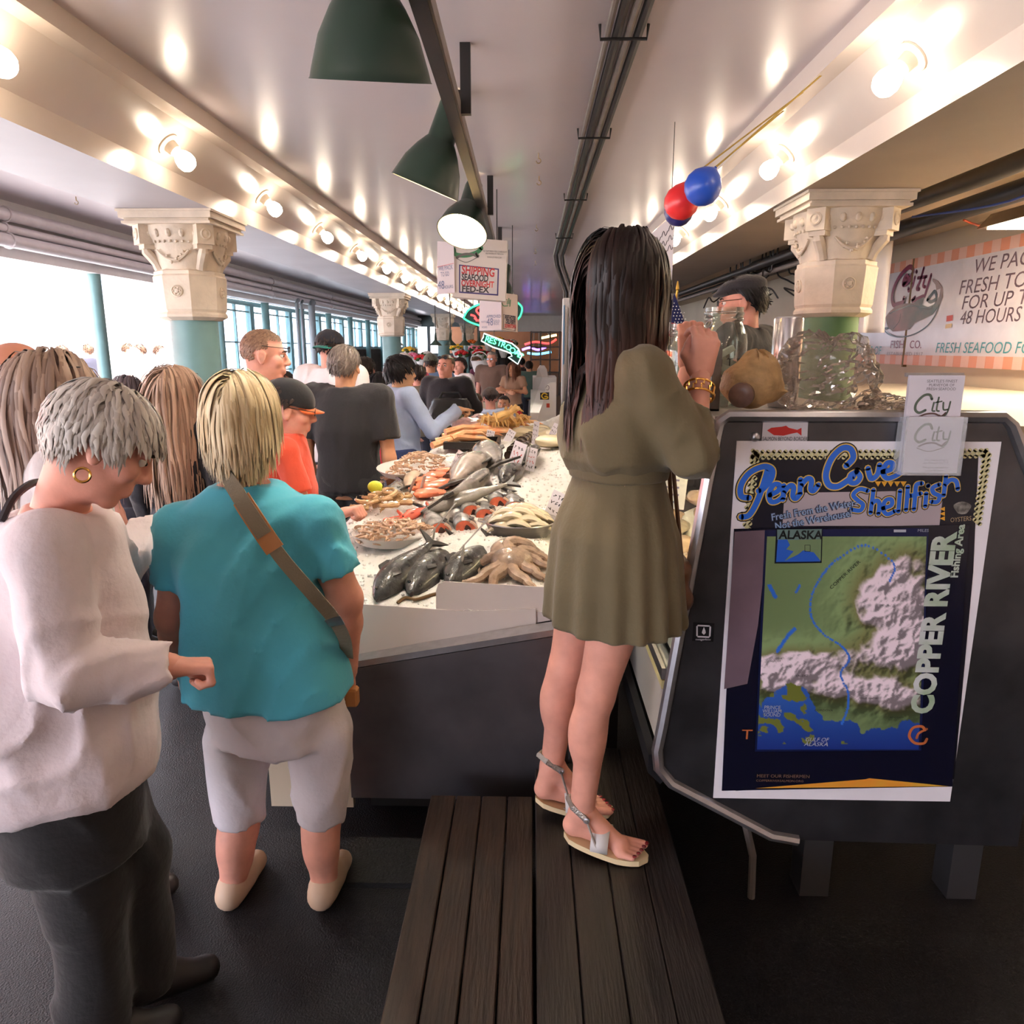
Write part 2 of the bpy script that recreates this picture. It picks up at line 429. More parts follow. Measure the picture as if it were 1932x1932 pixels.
# ------------------------------------------------------------------ columns with carved capitals
def make_column(label, base):
    t = thing('column', label, 'column', base, 'carved columns of the hall')
    g = G(); g.lathe([(0.15, 0.0), (0.15, 0.06), (0.143, 0.08), (0.143, 1.87)], base, 28); g.build('shaft', m_teal, t, smooth=True)
    def oct_(r, z, n=8): return [(base[0] + r * math.cos(math.pi / 8 + 2 * math.pi * k / n), base[1] + r * math.sin(math.pi / 8 + 2 * math.pi * k / n), z) for k in range(n)]
    def ring(levels, g, n=8):
        V = []
        for (r, z) in levels: V += oct_(r, z, n)
        Fc = [(i * n + k, i * n + (k + 1) % n, (i + 1) * n + (k + 1) % n, (i + 1) * n + k) for i in range(len(levels) - 1) for k in range(n)]
        Fc += [tuple(range(n))[::-1], tuple((len(levels) - 1) * n + k for k in range(n))]
        g.add(V, Fc)
    bz = base[2]
    g = G(); ring([(0.165, bz + 1.865), (0.205, bz + 1.885), (0.205, bz + 1.9), (0.195, bz + 1.915), (0.203, bz + 1.93), (0.214, bz + 2.12), (0.214, bz + 2.125), (0.205, bz + 2.135), (0.205, bz + 2.155), (0.18, bz + 2.165)], g)
    drum = g.build('drum', m_stone, t)
    for k in range(4):
        a = k * math.pi / 2
        d = Vector((math.cos(a), math.sin(a), 0))
        c = Vector(base) + d * 0.192 + Vector((0, 0, 2.035))
        g = G(); g.lathe([(0.036, 0), (0.036, 0.008), (0.03, 0.012), (0.026, 0.006), (0.016, 0.006), (0.012, 0.014), (0.004, 0.016)], c, 16, d)
        for q in range(6):
            u = Vector((0, 0, 1)); w = d.cross(u); aa = q * math.pi / 3
            g.ball(c + (u * math.sin(aa) + w * math.cos(aa)) * 0.02 + d * 0.008, 0.007, 6, 4)
        g.build('rosette', m_stone, drum, smooth=True)
    # flared bell with relief
    prof = [(0.178, 2.16), (0.19, 2.2), (0.205, 2.26), (0.22, 2.31), (0.235, 2.34), (0.245, 2.36), (0.245, 2.41)]
    g = G(); g.lathe([(r, z) for r, z in prof], base, 32); g.build('bell', m_stone, t, smooth=True)
    g = G()
    for k in range(40):                                   # bead moulding
        a = 2 * math.pi * k / 40
        g.ball((base[0] + 0.228 * math.cos(a), base[1] + 0.228 * math.sin(a), bz + 2.315), 0.0085, 6, 4)
    g.build('bead_moulding', m_stone, t, smooth=True)
    g = G()
    for k in range(20):                                   # egg moulding
        a = 2 * math.pi * k / 20
        g.ball((base[0] + 0.24 * math.cos(a), base[1] + 0.24 * math.sin(a), bz + 2.362), 0.02, 8, 6, (0.9, 0.9, 1.2))
    g.build('egg_moulding', m_stone, t, smooth=True)
    for k in range(4):                                    # garlands on each face
        a = k * math.pi / 2
        d = Vector((math.cos(a), math.sin(a), 0)); w = Vector((-math.sin(a), math.cos(a), 0))
        g = G(); P = []
        for q in range(11):
            u = q / 10 * 2 - 1
            zz = 2.27 - 0.06 * (1 - u * u)
            rr = 0.2 + (zz - 2.2) * 0.3
            aa = a + u * 0.45
            P.append(Vector((base[0] + rr * math.cos(aa), base[1] + rr * math.sin(aa), bz + zz)))
        g.tube(P, [0.006 + 0.006 * (1 - abs(q / 5 - 1)) for q in range(11)], 6)
        rs = random.Random(k)
        for q in range(10):
            p = P[rs.randrange(11)]
            g.ball(p + Vector((rs.uniform(-.012, .012), rs.uniform(-.012, .012), rs.uniform(-.02, .02))), rs.uniform(.006, .011), 6, 4)
        g.build('garland', m_stone, t, smooth=True)
    for k in range(4):                                    # corner blocks with rosettes on scroll brackets
        a = math.pi / 4 + k * math.pi / 2
        d = Vector((math.cos(a), math.sin(a), 0)); w = Vector((-d.y, d.x, 0))
        g = G()
        c0 = Vector(base) + d * 0.2
        for (r0, r1, z0, z1, hw) in ((0.0, 0.095, 2.30, 2.41, 0.05), (0.0, 0.07, 2.275, 2.30, 0.045)):
            P = [c0 + d * r0 - w * hw, c0 + d * r1 - w * hw, c0 + d * r1 + w * hw, c0 + d * r0 + w * hw]
            g.add([p + Vector((0, 0, z0)) for p in P] + [p + Vector((0, 0, z1)) for p in P], [(0, 3, 2, 1), (4, 5, 6, 7), (0, 1, 5, 4), (1, 2, 6, 5), (2, 3, 7, 6), (3, 0, 4, 7)])
        blk = g.build('corner_block', m_stone, t)
        g = G(); g.lathe([(0.034, 0), (0.034, 0.006), (0.026, 0.01), (0.02, 0.005), (0.012, 0.006), (0.004, 0.012)], c0 + d * 0.095 + Vector((0, 0, 2.357)), 14, d); g.build('rosette', m_stone, blk, smooth=True)
        g = G()
        g.tube([c0 + d * x + Vector((0, 0, z)) for x, z in ((-0.02, 2.165), (-0.005, 2.2), (0.02, 2.235), (0.045, 2.262), (0.048, 2.285), (0.03, 2.29))], [0.03, 0.027, 0.03, 0.03, 0.024, 0.016], 8)
        g.build('scroll_bracket', m_stone, t, smooth=True)
    g = G()
    for (h, z0, z1) in ((0.262, 2.41, 2.425), (0.25, 2.425, 2.44), (0.272, 2.44, 2.475), (0.282, 2.475, 2.4885)):
        g.box(base[0] - h, base[0] + h, base[1] - h, base[1] + h, bz + z0, bz + z1)
    g.build('abacus', m_stone, t)
    return t
c1 = make_column('thick teal column with carved cream capital nearest on the left', (-2.14, 4.8, 0))
for D, lb in ((11.6, 'teal column with carved capital, second in the left row'), (18.5, 'teal column with carved capital, third in the left row'), (25.6, 'teal column with carved capital, fourth and farthest in the left row')):
    c = copy_tree(c1); c.location = (-2.14, D, 0); c['label'] = lb
c = copy_tree(c1); c.location = (1.687, 4.36, 0); c['label'] = 'column with carved cream capital behind the plastic bag on the right'
sh_ = [q for q in c.children if q.name.startswith("shaft")][0]
sh_.data = sh_.data.copy(); sh_.data.materials.clear(); sh_.data.materials.append(M("green_paint", (88, 124, 84), rough=0.45, var=0.08))

# ------------------------------------------------------------------ pipes, posts and windows of the street side
m_pipe = M('painted_pipe', (232, 226, 228), rough=0.4, var=0.05)
for x, z, r, lb in ((-4.08, 2.71, 0.05, 'topmost pale painted pipe along the left header'), (-4.1, 2.61, 0.032, 'thin middle pale pipe along the left header'), (-4.08, 2.515, 0.052, 'lowest pale painted pipe along the left header')):
    t = thing('pipe_run', lb, 'pipe', (x, Y0 + 0.02, z), 'pipes on the left header')
    G().tube([(x, Y0 + 0.02, z), (x, 13.0, z), (x, Y1 - 0.05, z)], r, 12).build('pipe', m_pipe, t, smooth=True)
    for yy in (3.1, 6.0, 8.8, 12.0, 15.5):
        G().tube([(x + math.cos(a) * (r + 0.006), yy, z + math.sin(a) * (r + 0.006)) for a in [k * math.pi / 6 for k in range(12)]], 0.008, 6, closed=True).build('clamp', m_pipe, t)
k = 0
for yy in (7.45, 10.35, 12.2, 14.1, 16.0, 17.9, 19.8, 21.7, 23.6, 25.5, 27.4):
    o = G().lathe([(0.062, 0), (0.062, 2.40)], (-4.27, yy, 0), 14).build('street_post', m_teal, None, smooth=True)
    struct(o, 'slim round teal post on the street side, %s from the viewer' % ORD[k], 'post'); k += 1
m_frame = M('teal_window_frame', (118, 156, 160), rough=0.4, var=0.06)
m_pane = clear('window_pane', (240, 246, 250), 0.12)
k = 0
for i, yy in enumerate(np.arange(10.0, 27.5, 1.92)):
    k += 1
    z0 = 0.35 if i < 4 else 1.66
    w = thing('window_%d' % k, 'x', 'window', (-4.42, yy, z0)); w['kind'] = 'structure'; del w['category']; w['label'] = 'tall teal framed window on the street side, %s from the viewer' % ORD[k - 1]
    for a in (yy, yy + 1.84):
        G().box(-4.46, -4.38, a, a + 0.08, z0, 2.40).build('window_stile', m_frame, w)
    for z in (z0, 2.33): G().box(-4.46, -4.38, yy + 0.08, yy + 1.84, z, z + 0.07).build('window_rail', m_frame, w)
    for a in (yy + 0.66, yy + 1.28): G().box(-4.44, -4.40, a, a + 0.035, z0 + 0.07, 2.33).build('mullion', m_frame, w)
    zz = np.arange(z0 + 0.5, 2.3, 0.46)
    for z in zz: G().box(-4.435, -4.405, yy + 0.08, yy + 1.84, z, z + 0.022).build('glazing_bar', m_frame, w)
    if i >= 4:
        G().box(-4.47, -4.37, yy, yy + 1.92, 0, z0).build('window_panel', M('stall_back', (70, 66, 64), rough=0.8, var=0.3, vscale=2), w)
    G().box(-4.422, -4.418, yy + 0.08, yy + 1.84, z0 + 0.07, 2.33).build('pane', m_pane, w)
# grey service conduits rising by the windows
for i, (x, y, r) in enumerate(((-4.0, 13.0, 0.03), (-4.0, 13.25, 0.022), (-3.98, 13.8, 0.06))):
    o = G().tube([(x, y, 0.0), (x, y, 2.44), (x, y + 0.1, 2.5)], r, 10).build('riser_pipe', M('riser_grey', (150, 156, 160), rough=0.5), None, smooth=True)
    tag(o, ['thin grey riser pipe beside the windows', 'thinnest grey riser pipe beside the windows', 'thick grey riser pipe near the windows'][i], 'pipe', 'riser pipes')
# screw hooks in the ceiling
m_hook = M('hook_metal', (170, 150, 120), rough=0.4, metal=0.8)
HK = [(1016, 295), (1017, 338), (1012, 430), (1010, 475), (1010, 498), (143, 377)]
for i, (px, py) in enumerate(HK):
    p = atz(px, py - 6, 2.838)
    g = G(); g.tube([p, p - Vector((0, 0, 0.03))], 0.004, 6)
    g.tube([p + Vector((0.014 * math.sin(a), 0, -0.043 + 0.014 * math.cos(a))) for a in [q * math.pi / 6 for q in range(10)]], 0.0035, 5)
    tag(g.build('ceiling_hook', m_hook), ['small screw hook in the ceiling nearest the lamp rail', 'second screw hook in the ceiling row', 'third screw hook in the ceiling row', 'fourth screw hook in the ceiling row', 'fifth and farthest screw hook in the ceiling row', 'screw eye in the ceiling above the left column'][i], 'hook', 'ceiling hooks')
# dark conduits along the ceiling to the tall cooler post
for i, (dx, r, m) in enumerate(((0.0, 0.012, m_grey), (0.034, 0.017, m_black), (0.075, 0.015, m_grey), (0.112, 0.017, m_black))):
    x = 0.27 + dx
    pts = [(x, Y0 + 0.02, 2.815), (x, 9.6, 2.815), (x + 0.03, 10.0, 2.74), (x + 0.16, 10.25, 2.42), (x + 0.16, 10.3, 2.2)]
    o = G().tube(pts, r, 8).build('ceiling_conduit', m, None, smooth=True)
    tag(o, ['grey conduit on the ceiling, leftmost of four', 'black conduit on the ceiling, second of four', 'grey conduit on the ceiling, third of four', 'black conduit on the ceiling, rightmost of four'][i], 'conduit', 'ceiling conduits')
for i, yy in enumerate((3.0, 4.3, 6.0, 8.0)):
    g = G(); g.tube([(0.24, yy, 2.838), (0.243, yy, 2.79), (0.41, yy, 2.79), (0.415, yy, 2.838)], 0.006, 6)
    tag(g.build('conduit_strap', m_black), 'thin metal strap holding the ceiling conduits, %s from the viewer' % ORD[i], 'strap', 'conduit straps')
# black pipes over the stall on the right
for i, (x, z, r, ya, yb) in enumerate(((2.28, 2.56, 0.05, 3.2, 5.0), (2.62, 2.53, 0.06, 3.0, 9.0), (2.42, 2.60, 0.02, 3.2, 8.6))):
    o = G().tube([(x, ya, z), (x, (ya + yb) / 2, z - 0.01), (x, yb, z)], r, 12).build('overhead_pipe', m_black, None, smooth=True)
    tag(o, ['short thick black pipe right of the carved capital', 'long thick black pipe above the sign', 'thin black cable duct above the stall'][i], 'pipe', 'overhead pipes of the stall')
for i, (pts, colr, lb) in enumerate((
        ([(2.45, 3.4, 2.52), (2.5, 4.2, 2.45), (2.38, 5.0, 2.5)], (40, 60, 120), 'thin blue cable looped under the overhead pipes'),
        ([(2.7, 5.0, 2.48), (2.95, 5.2, 2.47), (3.3, 5.4, 2.5)], (190, 80, 40), 'thin orange cable crossing to the wall'),
        ([(2.46, 5.9, 2.66), (2.44, 5.92, 2.2), (2.36, 5.9, 1.9), (2.3, 5.9, 1.40)], (30, 28, 30), 'dark cord hanging down in front of the white sheet'))):
    tag(G().tube(smooth_path(pts, 6), 0.007, 6).build('cable', M('cable_%d' % i, colr, rough=0.5)), lb, 'cable')
o = thing('strip_light', 'dusty metal strip light fitting hanging above the big sign', 'lamp', (3.0, 4.3, 2.45))
G().prism([(2.84, 2.44), (3.16, 2.44), (3.08, 2.53), (2.92, 2.53)], 'y', 3.6, 5.1).build('housing', M('fitting_bronze', (96, 82, 64), rough=0.4, metal=0.6), o)
G().box(2.88, 3.12, 3.65, 5.05, 2.43, 2.44).build('diffuser', M('fitting_diffuser', (250, 226, 180), rough=0.35, emit=45, ecol=(255, 236, 206)), o)
# ------------------------------------------------------------------ outside: buildings and shop fronts across the street
def facade(name, label, x, ya, yb, h, col, floors=3, seed=0):
    t = thing(name, label, 'building', (x, (ya + yb) / 2, 0))
    G().box(x - 3, x, ya, yb, -0.05, h).build('facade_wall', M('facade_%s' % seed, col, rough=0.8, var=0.06, vscale=0.5), t)
    n = max(2, int((yb - ya) / 2.6)); w = (yb - ya) / n
    for f in range(floors):
        z = 3.6 + f * 3.0
        if z + 1.6 > h: break
        for i in range(n):
            a = ya + i * w + 0.45
            win = G().box(x, x + 0.06, a, a + w - 0.9, z, z + 1.7).build('window_frame', M('facade_frame', (235, 232, 228), rough=0.6), t)
            G().box(x + 0.04, x + 0.075, a + 0.1, a + w - 1.0, z + 0.1, z + 1.6).build('pane', M('facade_glass', (150, 165, 180), rough=0.15), win)
    return t
facade('shop_building', 'sunlit pale building with rows of windows across the street', -16.0, -8, 14, 11, (232, 226, 216), 3, 1)
facade('shop_building', 'bright cream building farther along the street', -18.0, 14.4, 34, 9, (236, 230, 222), 2, 2)
AW = [(-14.7, 6.0, 12.5, (240, 80, 30), 'long orange shop awning across the street'), (-14.7, 13.2, 13.9, (10, 160, 180), 'turquoise shop awning across the street'), (-16.7, 15.6, 21.0, (240, 90, 40), 'pale orange awning at the far shops'), (-14.6, -1.5, 5.0, (240, 84, 36), 'orange awning near the left frame edge')]
for i, (x, ya, yb, colr, lb) in enumerate(AW):
    o = G().prism([(x, 2.2), (x, 2.5), (x - 1.2, 3.2), (x - 1.2, 2.9)], 'y', ya, yb).build('awning', M('awning_%d' % i, colr, rough=0.8)); tag(o, lb, 'awning', 'awnings across the street')
    for q in (ya + 0.1, yb - 0.1):
        G().tube([(x, q, 2.22), (x - 1.15, q, 2.6)], 0.03, 6).build('awning_arm', m_grey, o)
SH = [(7.0, 9.5, (60, 70, 70)), (9.9, 12.2, (80, 60, 50)), (14.7, 15.9, (50, 60, 90)), (16.4, 18.4, (70, 70, 80))]
for i, (ya, yb, colr) in enumerate(SH):
    x = -15.95 if yb < 14.3 else -17.95
    t = thing('shop_doorway', 'dark shop doorway across the street, %s from the left' % ORD[i].replace('nearest', 'first'), 'doorway', (x, ya, 0), 'shop doorways')
    G().box(x, x + 0.12, ya, yb, 0.0, 2.15).build('opening', M('shopdark_%d' % i, colr, rough=0.6, var=0.4, vscale=1.5), t)
    G().box(x + 0.12, x + 0.2, ya - 0.08, ya, 0, 2.25).build('jamb', m_white, t); G().box(x + 0.12, x + 0.2, yb, yb + 0.08, 0, 2.25).build('jamb', m_white, t)
    G().box(x + 0.12, x + 0.2, ya - 0.08, yb + 0.08, 2.15, 2.3).build('lintel', m_white, t)
# ================================================================== fish stall: display case on the right
def vnoise(x, y, seed=0):
    x = np.asarray(x, float); y = np.asarray(y, float)
    xi = np.floor(x).astype(np.int64); yi = np.floor(y).astype(np.int64)
    fx = x - xi; fy = y - yi; fx = fx * fx * (3 - 2 * fx); fy = fy * fy * (3 - 2 * fy)
    def h(a, b):
        n = (a * 374761393 + b * 668265263 + seed * 1442695041) & 0x7fffffff
        n = ((n ^ (n >> 13)) * 1274126177) & 0x7fffffff
        return ((n ^ (n >> 16)) & 0xffff) / 65535.0
    return (h(xi, yi) * (1 - fx) + h(xi + 1, yi) * fx) * (1 - fy) + (h(xi, yi + 1) * (1 - fx) + h(xi + 1, yi + 1) * fx) * fy
def fbm(x, y, o=5, seed=0):
    t = 0; a = 0.5
    for k in range(o):
        t = t + a * vnoise(np.asarray(x) * 2 ** k, np.asarray(y) * 2 ** k, seed + k); a *= 0.5
    return t
def color_attr(me, cols):
    at_ = me.color_attributes.new('Col', 'FLOAT_COLOR', 'POINT')
    c = np.ones((len(me.vertices), 4), np.float32); c[:, :3] = cols
    at_.data.foreach_set('color', c.ravel())

DC = 2.0                                             # hall distance of the case's end panel
m_panel = M('case_panel_steel', (92, 92, 98), rough=0.3, metal=0.85, var=0.25, vscale=6, bump=0.04, bscale=30)
m_alu = M('aluminium_edge', (190, 188, 192), rough=0.3, metal=0.9, var=0.08, vscale=30)
m_glass = clear('case_glass', (244, 248, 246), 0.10)
m_inner = M('case_inner_white', (228, 222, 210), rough=0.5)
case = thing('display_case', 'big steel display case with posters taped on its end panel', 'display case', (0.9, 4.2, 0))
prof = [(0.495, 1.47), (0.502, 1.505), (0.525, 1.522), (1.245, 1.522), (1.272, 1.50), (1.36, 1.33), (1.47, 1.05), (1.47, 0.235), (0.813, 0.245), (0.73, 0.26), (0.425, 0.43), (0.385, 0.48), (0.378, 0.54), (0.39, 0.62)]
g = G(); g.prism(prof, 'y', DC, DC + 0.04); g.build('end_panel', m_panel, case)
g = G(); g.tube([(x, DC, z) for x, z in prof[8:] + prof[:7]], 0.017, 8); g.build('edge_trim', m_alu, case, smooth=True)
CE = 3.32
g = G(); g.box(0.50, 1.29, DC + 0.04, 2.62, 1.487, 1.518); g.box(0.50, 1.0, 2.62, CE, 1.487, 1.518); g.build('top_slab', M('case_top', (188, 180, 170), rough=0.35, var=0.1, vscale=6), case)
g = G(); g.add([(0.492, DC + 0.04, 1.487), (0.492, CE, 1.487), (0.405, CE, 0.78), (0.405, DC + 0.04, 0.78), (0.486, DC + 0.04, 1.487), (0.486, CE, 1.487), (0.399, CE, 0.78), (0.399, DC + 0.04, 0.78)], [(0, 1, 2, 3), (7, 6, 5, 4), (0, 4, 5, 1), (3, 2, 6, 7), (0, 3, 7, 4), (1, 5, 6, 2)]); g.build('front_glass', m_glass, case)
g = G(); g.box(0.388, 0.43, DC + 0.04, CE, 0.745, 0.78); g.build('glass_rail', m_alu, case)
g = G(); g.box(0.39, 0.42, DC + 0.04, CE, 0.715, 0.742); g.build('yellow_strip', M('strip_cream', (232, 220, 160), rough=0.5), case)
g = G(); g.box(0.395, 0.42, DC + 0.04, CE, 0.50, 0.712); g.build('front_panel', M('case_front_white', (214, 208, 200), rough=0.35), case)
g = G(); g.prism([(0.42, 0.43), (0.385, 0.5), (0.36, 0.5), (0.36, 0.44), (0.40, 0.40)], 'y', DC + 0.04, CE); g.build('bumper', M('rubber_bumper', (24, 24, 28), rough=0.6), case)
g = G(); g.prism([(0.42, 0.43), (0.42, 0.72), (0.98, 0.72), (0.98, 0.26), (0.74, 0.26)], 'y', DC + 0.04, CE); g.build('base_body', m_panel, case)
g = G(); g.box(0.96, 0.98, DC + 0.04, CE, 0.72, 1.487); g.build('rear_wall', m_inner, case)
for (x, y) in ((0.86, DC + 0.06), (1.32, DC + 0.06), (0.60, CE - 0.2), (0.88, CE - 0.2)):
    G().box(x, x + 0.09, y, y + 0.09, 0.0, 0.262).build('leg', M('leg_steel', (120, 118, 122), rough=0.35, metal=0.8), case)
g = G(); g.tube([(0.66, DC + 0.05, 0.30), (0.70, DC + 0.05, 0.15), (0.705, DC + 0.05, 0.0)], 0.012, 8); g.build('drain_pipe', m_grey, case, smooth=True)
g = G(); g.box(0.55, 0.58, DC + 0.2, CE - 0.2, 1.465, 1.486); g.build('case_lamp', M('case_tube', (255, 236, 200), emit=26, ecol=(255, 226, 178)), case)
g = G(); g.prism([(0.43, 0.80), (0.43, 0.86), (0.96, 1.04), (0.96, 0.98)], 'y', DC + 0.06, CE - 0.02); g.build('deck', m_inner, case)
g = G(); g.lathe([(0.013, 0), (0.013, 0.006), (0.009, 0.011), (0.003, 0.013)], at(1424, 824, DC), 14, (0, -1, 0)); g.build('bolt', m_alu, case, smooth=True)
g = G(); g.lathe([(0.013, 0), (0.013, 0.006), (0.009, 0.011), (0.003, 0.013)], at(1812, 806, DC), 14, (0, -1, 0)); g.build('bolt', m_alu, case, smooth=True)

# wares inside the case: ice, wrapped fillets
def lump(name, c, sc, mat, seed, parent=None, rotz=0.0, amp=0.22, seg=20, rings=12):
    "a rounded uneven lump of real thickness"
    V = []; c = Vector(c); rs = random.Random(seed); ph = [rs.uniform(0, 6.28) for _ in range(6)]
    g = G(); g.ball((0, 0, 0), 1.0, seg, rings)
    ca, sa = math.cos(rotz), math.sin(rotz)
    for v in g.V:
        x, y, z = v
        n = 1 + amp * (math.sin(3 * x + ph[0]) * math.sin(2.7 * y + ph[1]) + 0.5 * math.sin(6 * z + ph[2] + 4 * x) * math.cos(5 * y + ph[3]))
        x, y, z = x * sc[0] * n, y * sc[1] * n, z * sc[2] * n
        V.append((c.x + x * ca - y * sa, c.y + x * sa + y * ca, c.z + z))
    g.V = V
    return g.build(name, mat, parent, smooth=True)
m_icein = M('case_ice', (238, 236, 226), rough=0.35, bump=0.5, bscale=90)
ys = np.linspace(DC + 0.06, CE - 0.03, 60); xs = np.linspace(0.44, 0.95, 26)
XX, YY = np.meshgrid(xs, ys); ZZ = 0.865 + (XX - 0.43) * 0.33 + 0.05 * fbm(XX * 9, YY * 9, 4, 3)
idx = np.arange(XX.size).reshape(XX.shape)
Fq = np.stack([idx[:-1, :-1], idx[:-1, 1:], idx[1:, 1:], idx[1:, :-1]], -1).reshape(-1, 4)
me = new_mesh('crushed_ice', np.stack([XX, YY, ZZ], -1).reshape(-1, 3), Fq, m_icein, True)
o = link('crushed_ice', me); tag(o, 'crushed ice spread inside the glass display case', 'ice', kind='stuff')
m_wrap = [M('wrapped_fish_%d' % i, c, rough=0.12, var=0.25, vscale=14, coat=0.6, bump=0.4, bscale=22) for i, c in enumerate(((226, 160, 130), (214, 200, 178), (206, 176, 150), (178, 176, 150)))]
rs = random.Random(4); k = 0
WLB = ['pinkish', 'pale', 'tan', 'greenish white']
for j in range(5):
    for i in range(2):
        yy = 2.2 + j * 0.27 + rs.uniform(-.04, .04); xx = 0.56 + i * 0.24 + rs.uniform(-.03, .03); c = rs.randrange(4)
        o = lump('fish_fillet', (xx, yy, 0.925 + (xx - 0.43) * 0.33), (0.10, 0.12, 0.035), m_wrap[c], k, None, rs.uniform(-.5, .5), 0.15)
        tag(o, '%s wrapped fish fillet on ice inside the case, row %s, %s' % (WLB[c], ['one', 'two', 'three', 'four', 'five', 'six', 'seven'][j], ['by the glass', 'at the back'][i]), 'fish', 'fillets inside the display case'); k += 1
t = thing('price_card', 'white price card standing inside the display case by the glass', 'price card', (0.56, 3.05, 1.0))
g = G(); g.slab((0.50, 3.0, 1.06), (0.9, -0.4, 0), (0.1, 0.1, 1), 0.13, 0.15, 0.002); g.build('card', m_white, t)
g = G()
for q in range(4): g.slab((0.515, 2.992, 1.085 + q * 0.03), (0.9, -0.4, 0), (0.1, 0.1, 1), 0.09, 0.008, 0.0005)
g.build('lettering', M('ink_violet', (120, 110, 150), rough=0.7), t)

# ------------------------------------------------------------------ posters on the end panel (flat prints traced on their real plane)
PX, PZ = Vector((1, 0, 0)), Vector((0, 0, 1))
class Print:
    "a flat print on the plane Y = D; points are given in photo coordinates and turned into plane coordinates"
    def __init__(s, D): s.D = D; s.O = Vector((0, D, 0)); s.k = 0
    def uv(s, px, py): p = at(px, py, s.D); return (p.x, p.z)
    def poly(s, pts, mat, name, parent, lift=0.001):
        g = G(); put_poly(g, [s.uv(*p) for p in pts], s.O, PX, PZ, lift); return g.build(name, mat, parent)
    def stroke(s, g, pts, w, lift, smooth=6, taper=None):
        put_stroke(g, [s.uv(*p) for p in pts], s.O, PX, PZ, w, lift, smooth, 1.0, taper)
    def text(s, g, txt, px, py, hpx, lift=0.0015, wpx=None, ang=0.0, **kw):
        u, v = s.uv(px, py); size = hpx / F_PX * (s.D * 1.08) / 0.69
        X = Vector((math.cos(ang), 0, math.sin(ang))); Y = Vector((-math.sin(ang), 0, math.cos(ang)))
        V, Fc = text_geo(txt, size, **kw)
        if wpx:
            wv = max(v_[0] for v_ in V) - min(v_[0] for v_ in V); f = wpx / F_PX * (s.D * 1.08) / wv
            V = [(a * f, b, c) for a, b, c in V]
        O = s.O + PX * u + PZ * v; Nn = X.cross(Y)
        g.add([O + X * a[0] + Y * a[1] + Nn * lift for a in V], Fc)
zx = lambda a: (1300 + a[0] * 0.3271, 620 + a[1] * 0.3271)
ink = lambda n, c=(0, 0, 0), r=0.35: M('ink_' + n, c, rough=r, coat=0.2)
P1 = Print(DC - 0.004)
pst = thing('poster', 'large white bordered shellfish poster with blue script lettering on the case end', 'poster', (0.9, DC - 0.004, 0.4))
g = G(); g.box(0.551, 1.249, DC - 0.003, DC, 0.385, 1.456); g.build('paper', M('poster_paper', (236, 230, 236), rough=0.4, var=0.06, vscale=4), pst)
P1.poly([(1422, 862), (1846, 858), (1836, 1080), (1800, 1470), (1388, 1492), (1412, 1000)], ink('navy', (20, 20, 34)), 'dark_field', pst, 0.0004)
P1.poly([(1480, 930), (1780, 925), (1772, 992), (1476, 992)], ink('boards', (172, 158, 164)), 'wood_picture', pst, 0.0007)
P1.poly([(1700, 1430), (1780, 1470), (1782, 1484), (1425, 1490), (1440, 1485)], M('ink_sunset', (236, 120, 40), rough=0.4, col2=(200, 190, 70), vscale=3), 'orange_wedge', pst, 0.0008)
g = G()
for (a, b) in (((1418, 858), (1700, 857)), ((1715, 857), (1862, 855)), ((1425, 850), (1408, 1000)), ((1862, 850), (1842, 990))):     # rope border
    n = 26 if a[0] < 1500 and b[0] > 1600 else 14
    for q in range(n):
        u = q / n; x = a[0] + (b[0] - a[0]) * u; y = a[1] + (b[1] - a[1]) * u
        dx, dy = (b[0] - a[0]) / n, (b[1] - a[1]) / n
        if abs(dx) > abs(dy): P1.stroke(g, [(x, y + 6), (x + dx * 0.9, y - 6)], 0.011, 0.0009, 0)
        else: P1.stroke(g, [(x - 5, y), (x + 5, y + dy * 0.9)], 0.011, 0.0009, 0)
g.build('rope_border', ink('rope', (206, 198, 150)), pst)
SC = [[(455, 805), (430, 890), (390, 1000), (345, 1075), (300, 1085)], [(345, 975), (300, 965), (300, 900), (350, 830), (430, 795), (478, 815), (470, 870), (425, 925), (400, 935)],
      [(465, 960), (512, 935), (520, 902), (488, 900), (460, 950), (470, 995), (505, 995), (545, 965)], [(545, 905), (540, 985)], [(545, 945), (580, 905), (602, 915), (597, 965), (615, 980), (642, 950)],
      [(642, 870), (638, 955)], [(645, 905), (680, 865), (705, 875), (700, 925), (718, 935), (745, 900)],
      [(905, 790), (945, 745), (930, 695), (880, 690), (820, 750), (788, 840), (805, 900), (855, 910), (910, 878), (945, 850)],
      [(965, 825), (930, 845), (930, 885), (962, 888), (985, 855), (965, 825)], [(1030, 805), (1048, 865), (1085, 840), (1098, 785)], [(1115, 825), (1162, 812), (1172, 778), (1140, 775), (1115, 825), (1140, 862), (1190, 848), (1230, 820)],
      [(1030, 935), (982, 925), (945, 958), (972, 990), (1002, 1015), (985, 1048), (932, 1042)], [(1062, 930), (1045, 1062)], [(1050, 1010), (1080, 990), (1096, 1010), (1090, 1068)],
      [(1118, 1035), (1165, 1018), (1165, 985), (1132, 990), (1115, 1035), (1140, 1070), (1185, 1052)], [(1215, 935), (1205, 1055)], [(1260, 912), (1250, 1045)],
      [(1342, 892), (1310, 900), (1302, 960), (1295, 1042)], [(1272, 965), (1335, 950)], [(1366, 950), (1360, 1025)], [(1376, 905), (1378, 907)], [(1442, 898), (1402, 918), (1410, 948), (1442, 965), (1430, 998), (1395, 998)],
      [(1480, 848), (1466, 962)], [(1470, 905), (1505, 872), (1538, 880), (1548, 925)]]
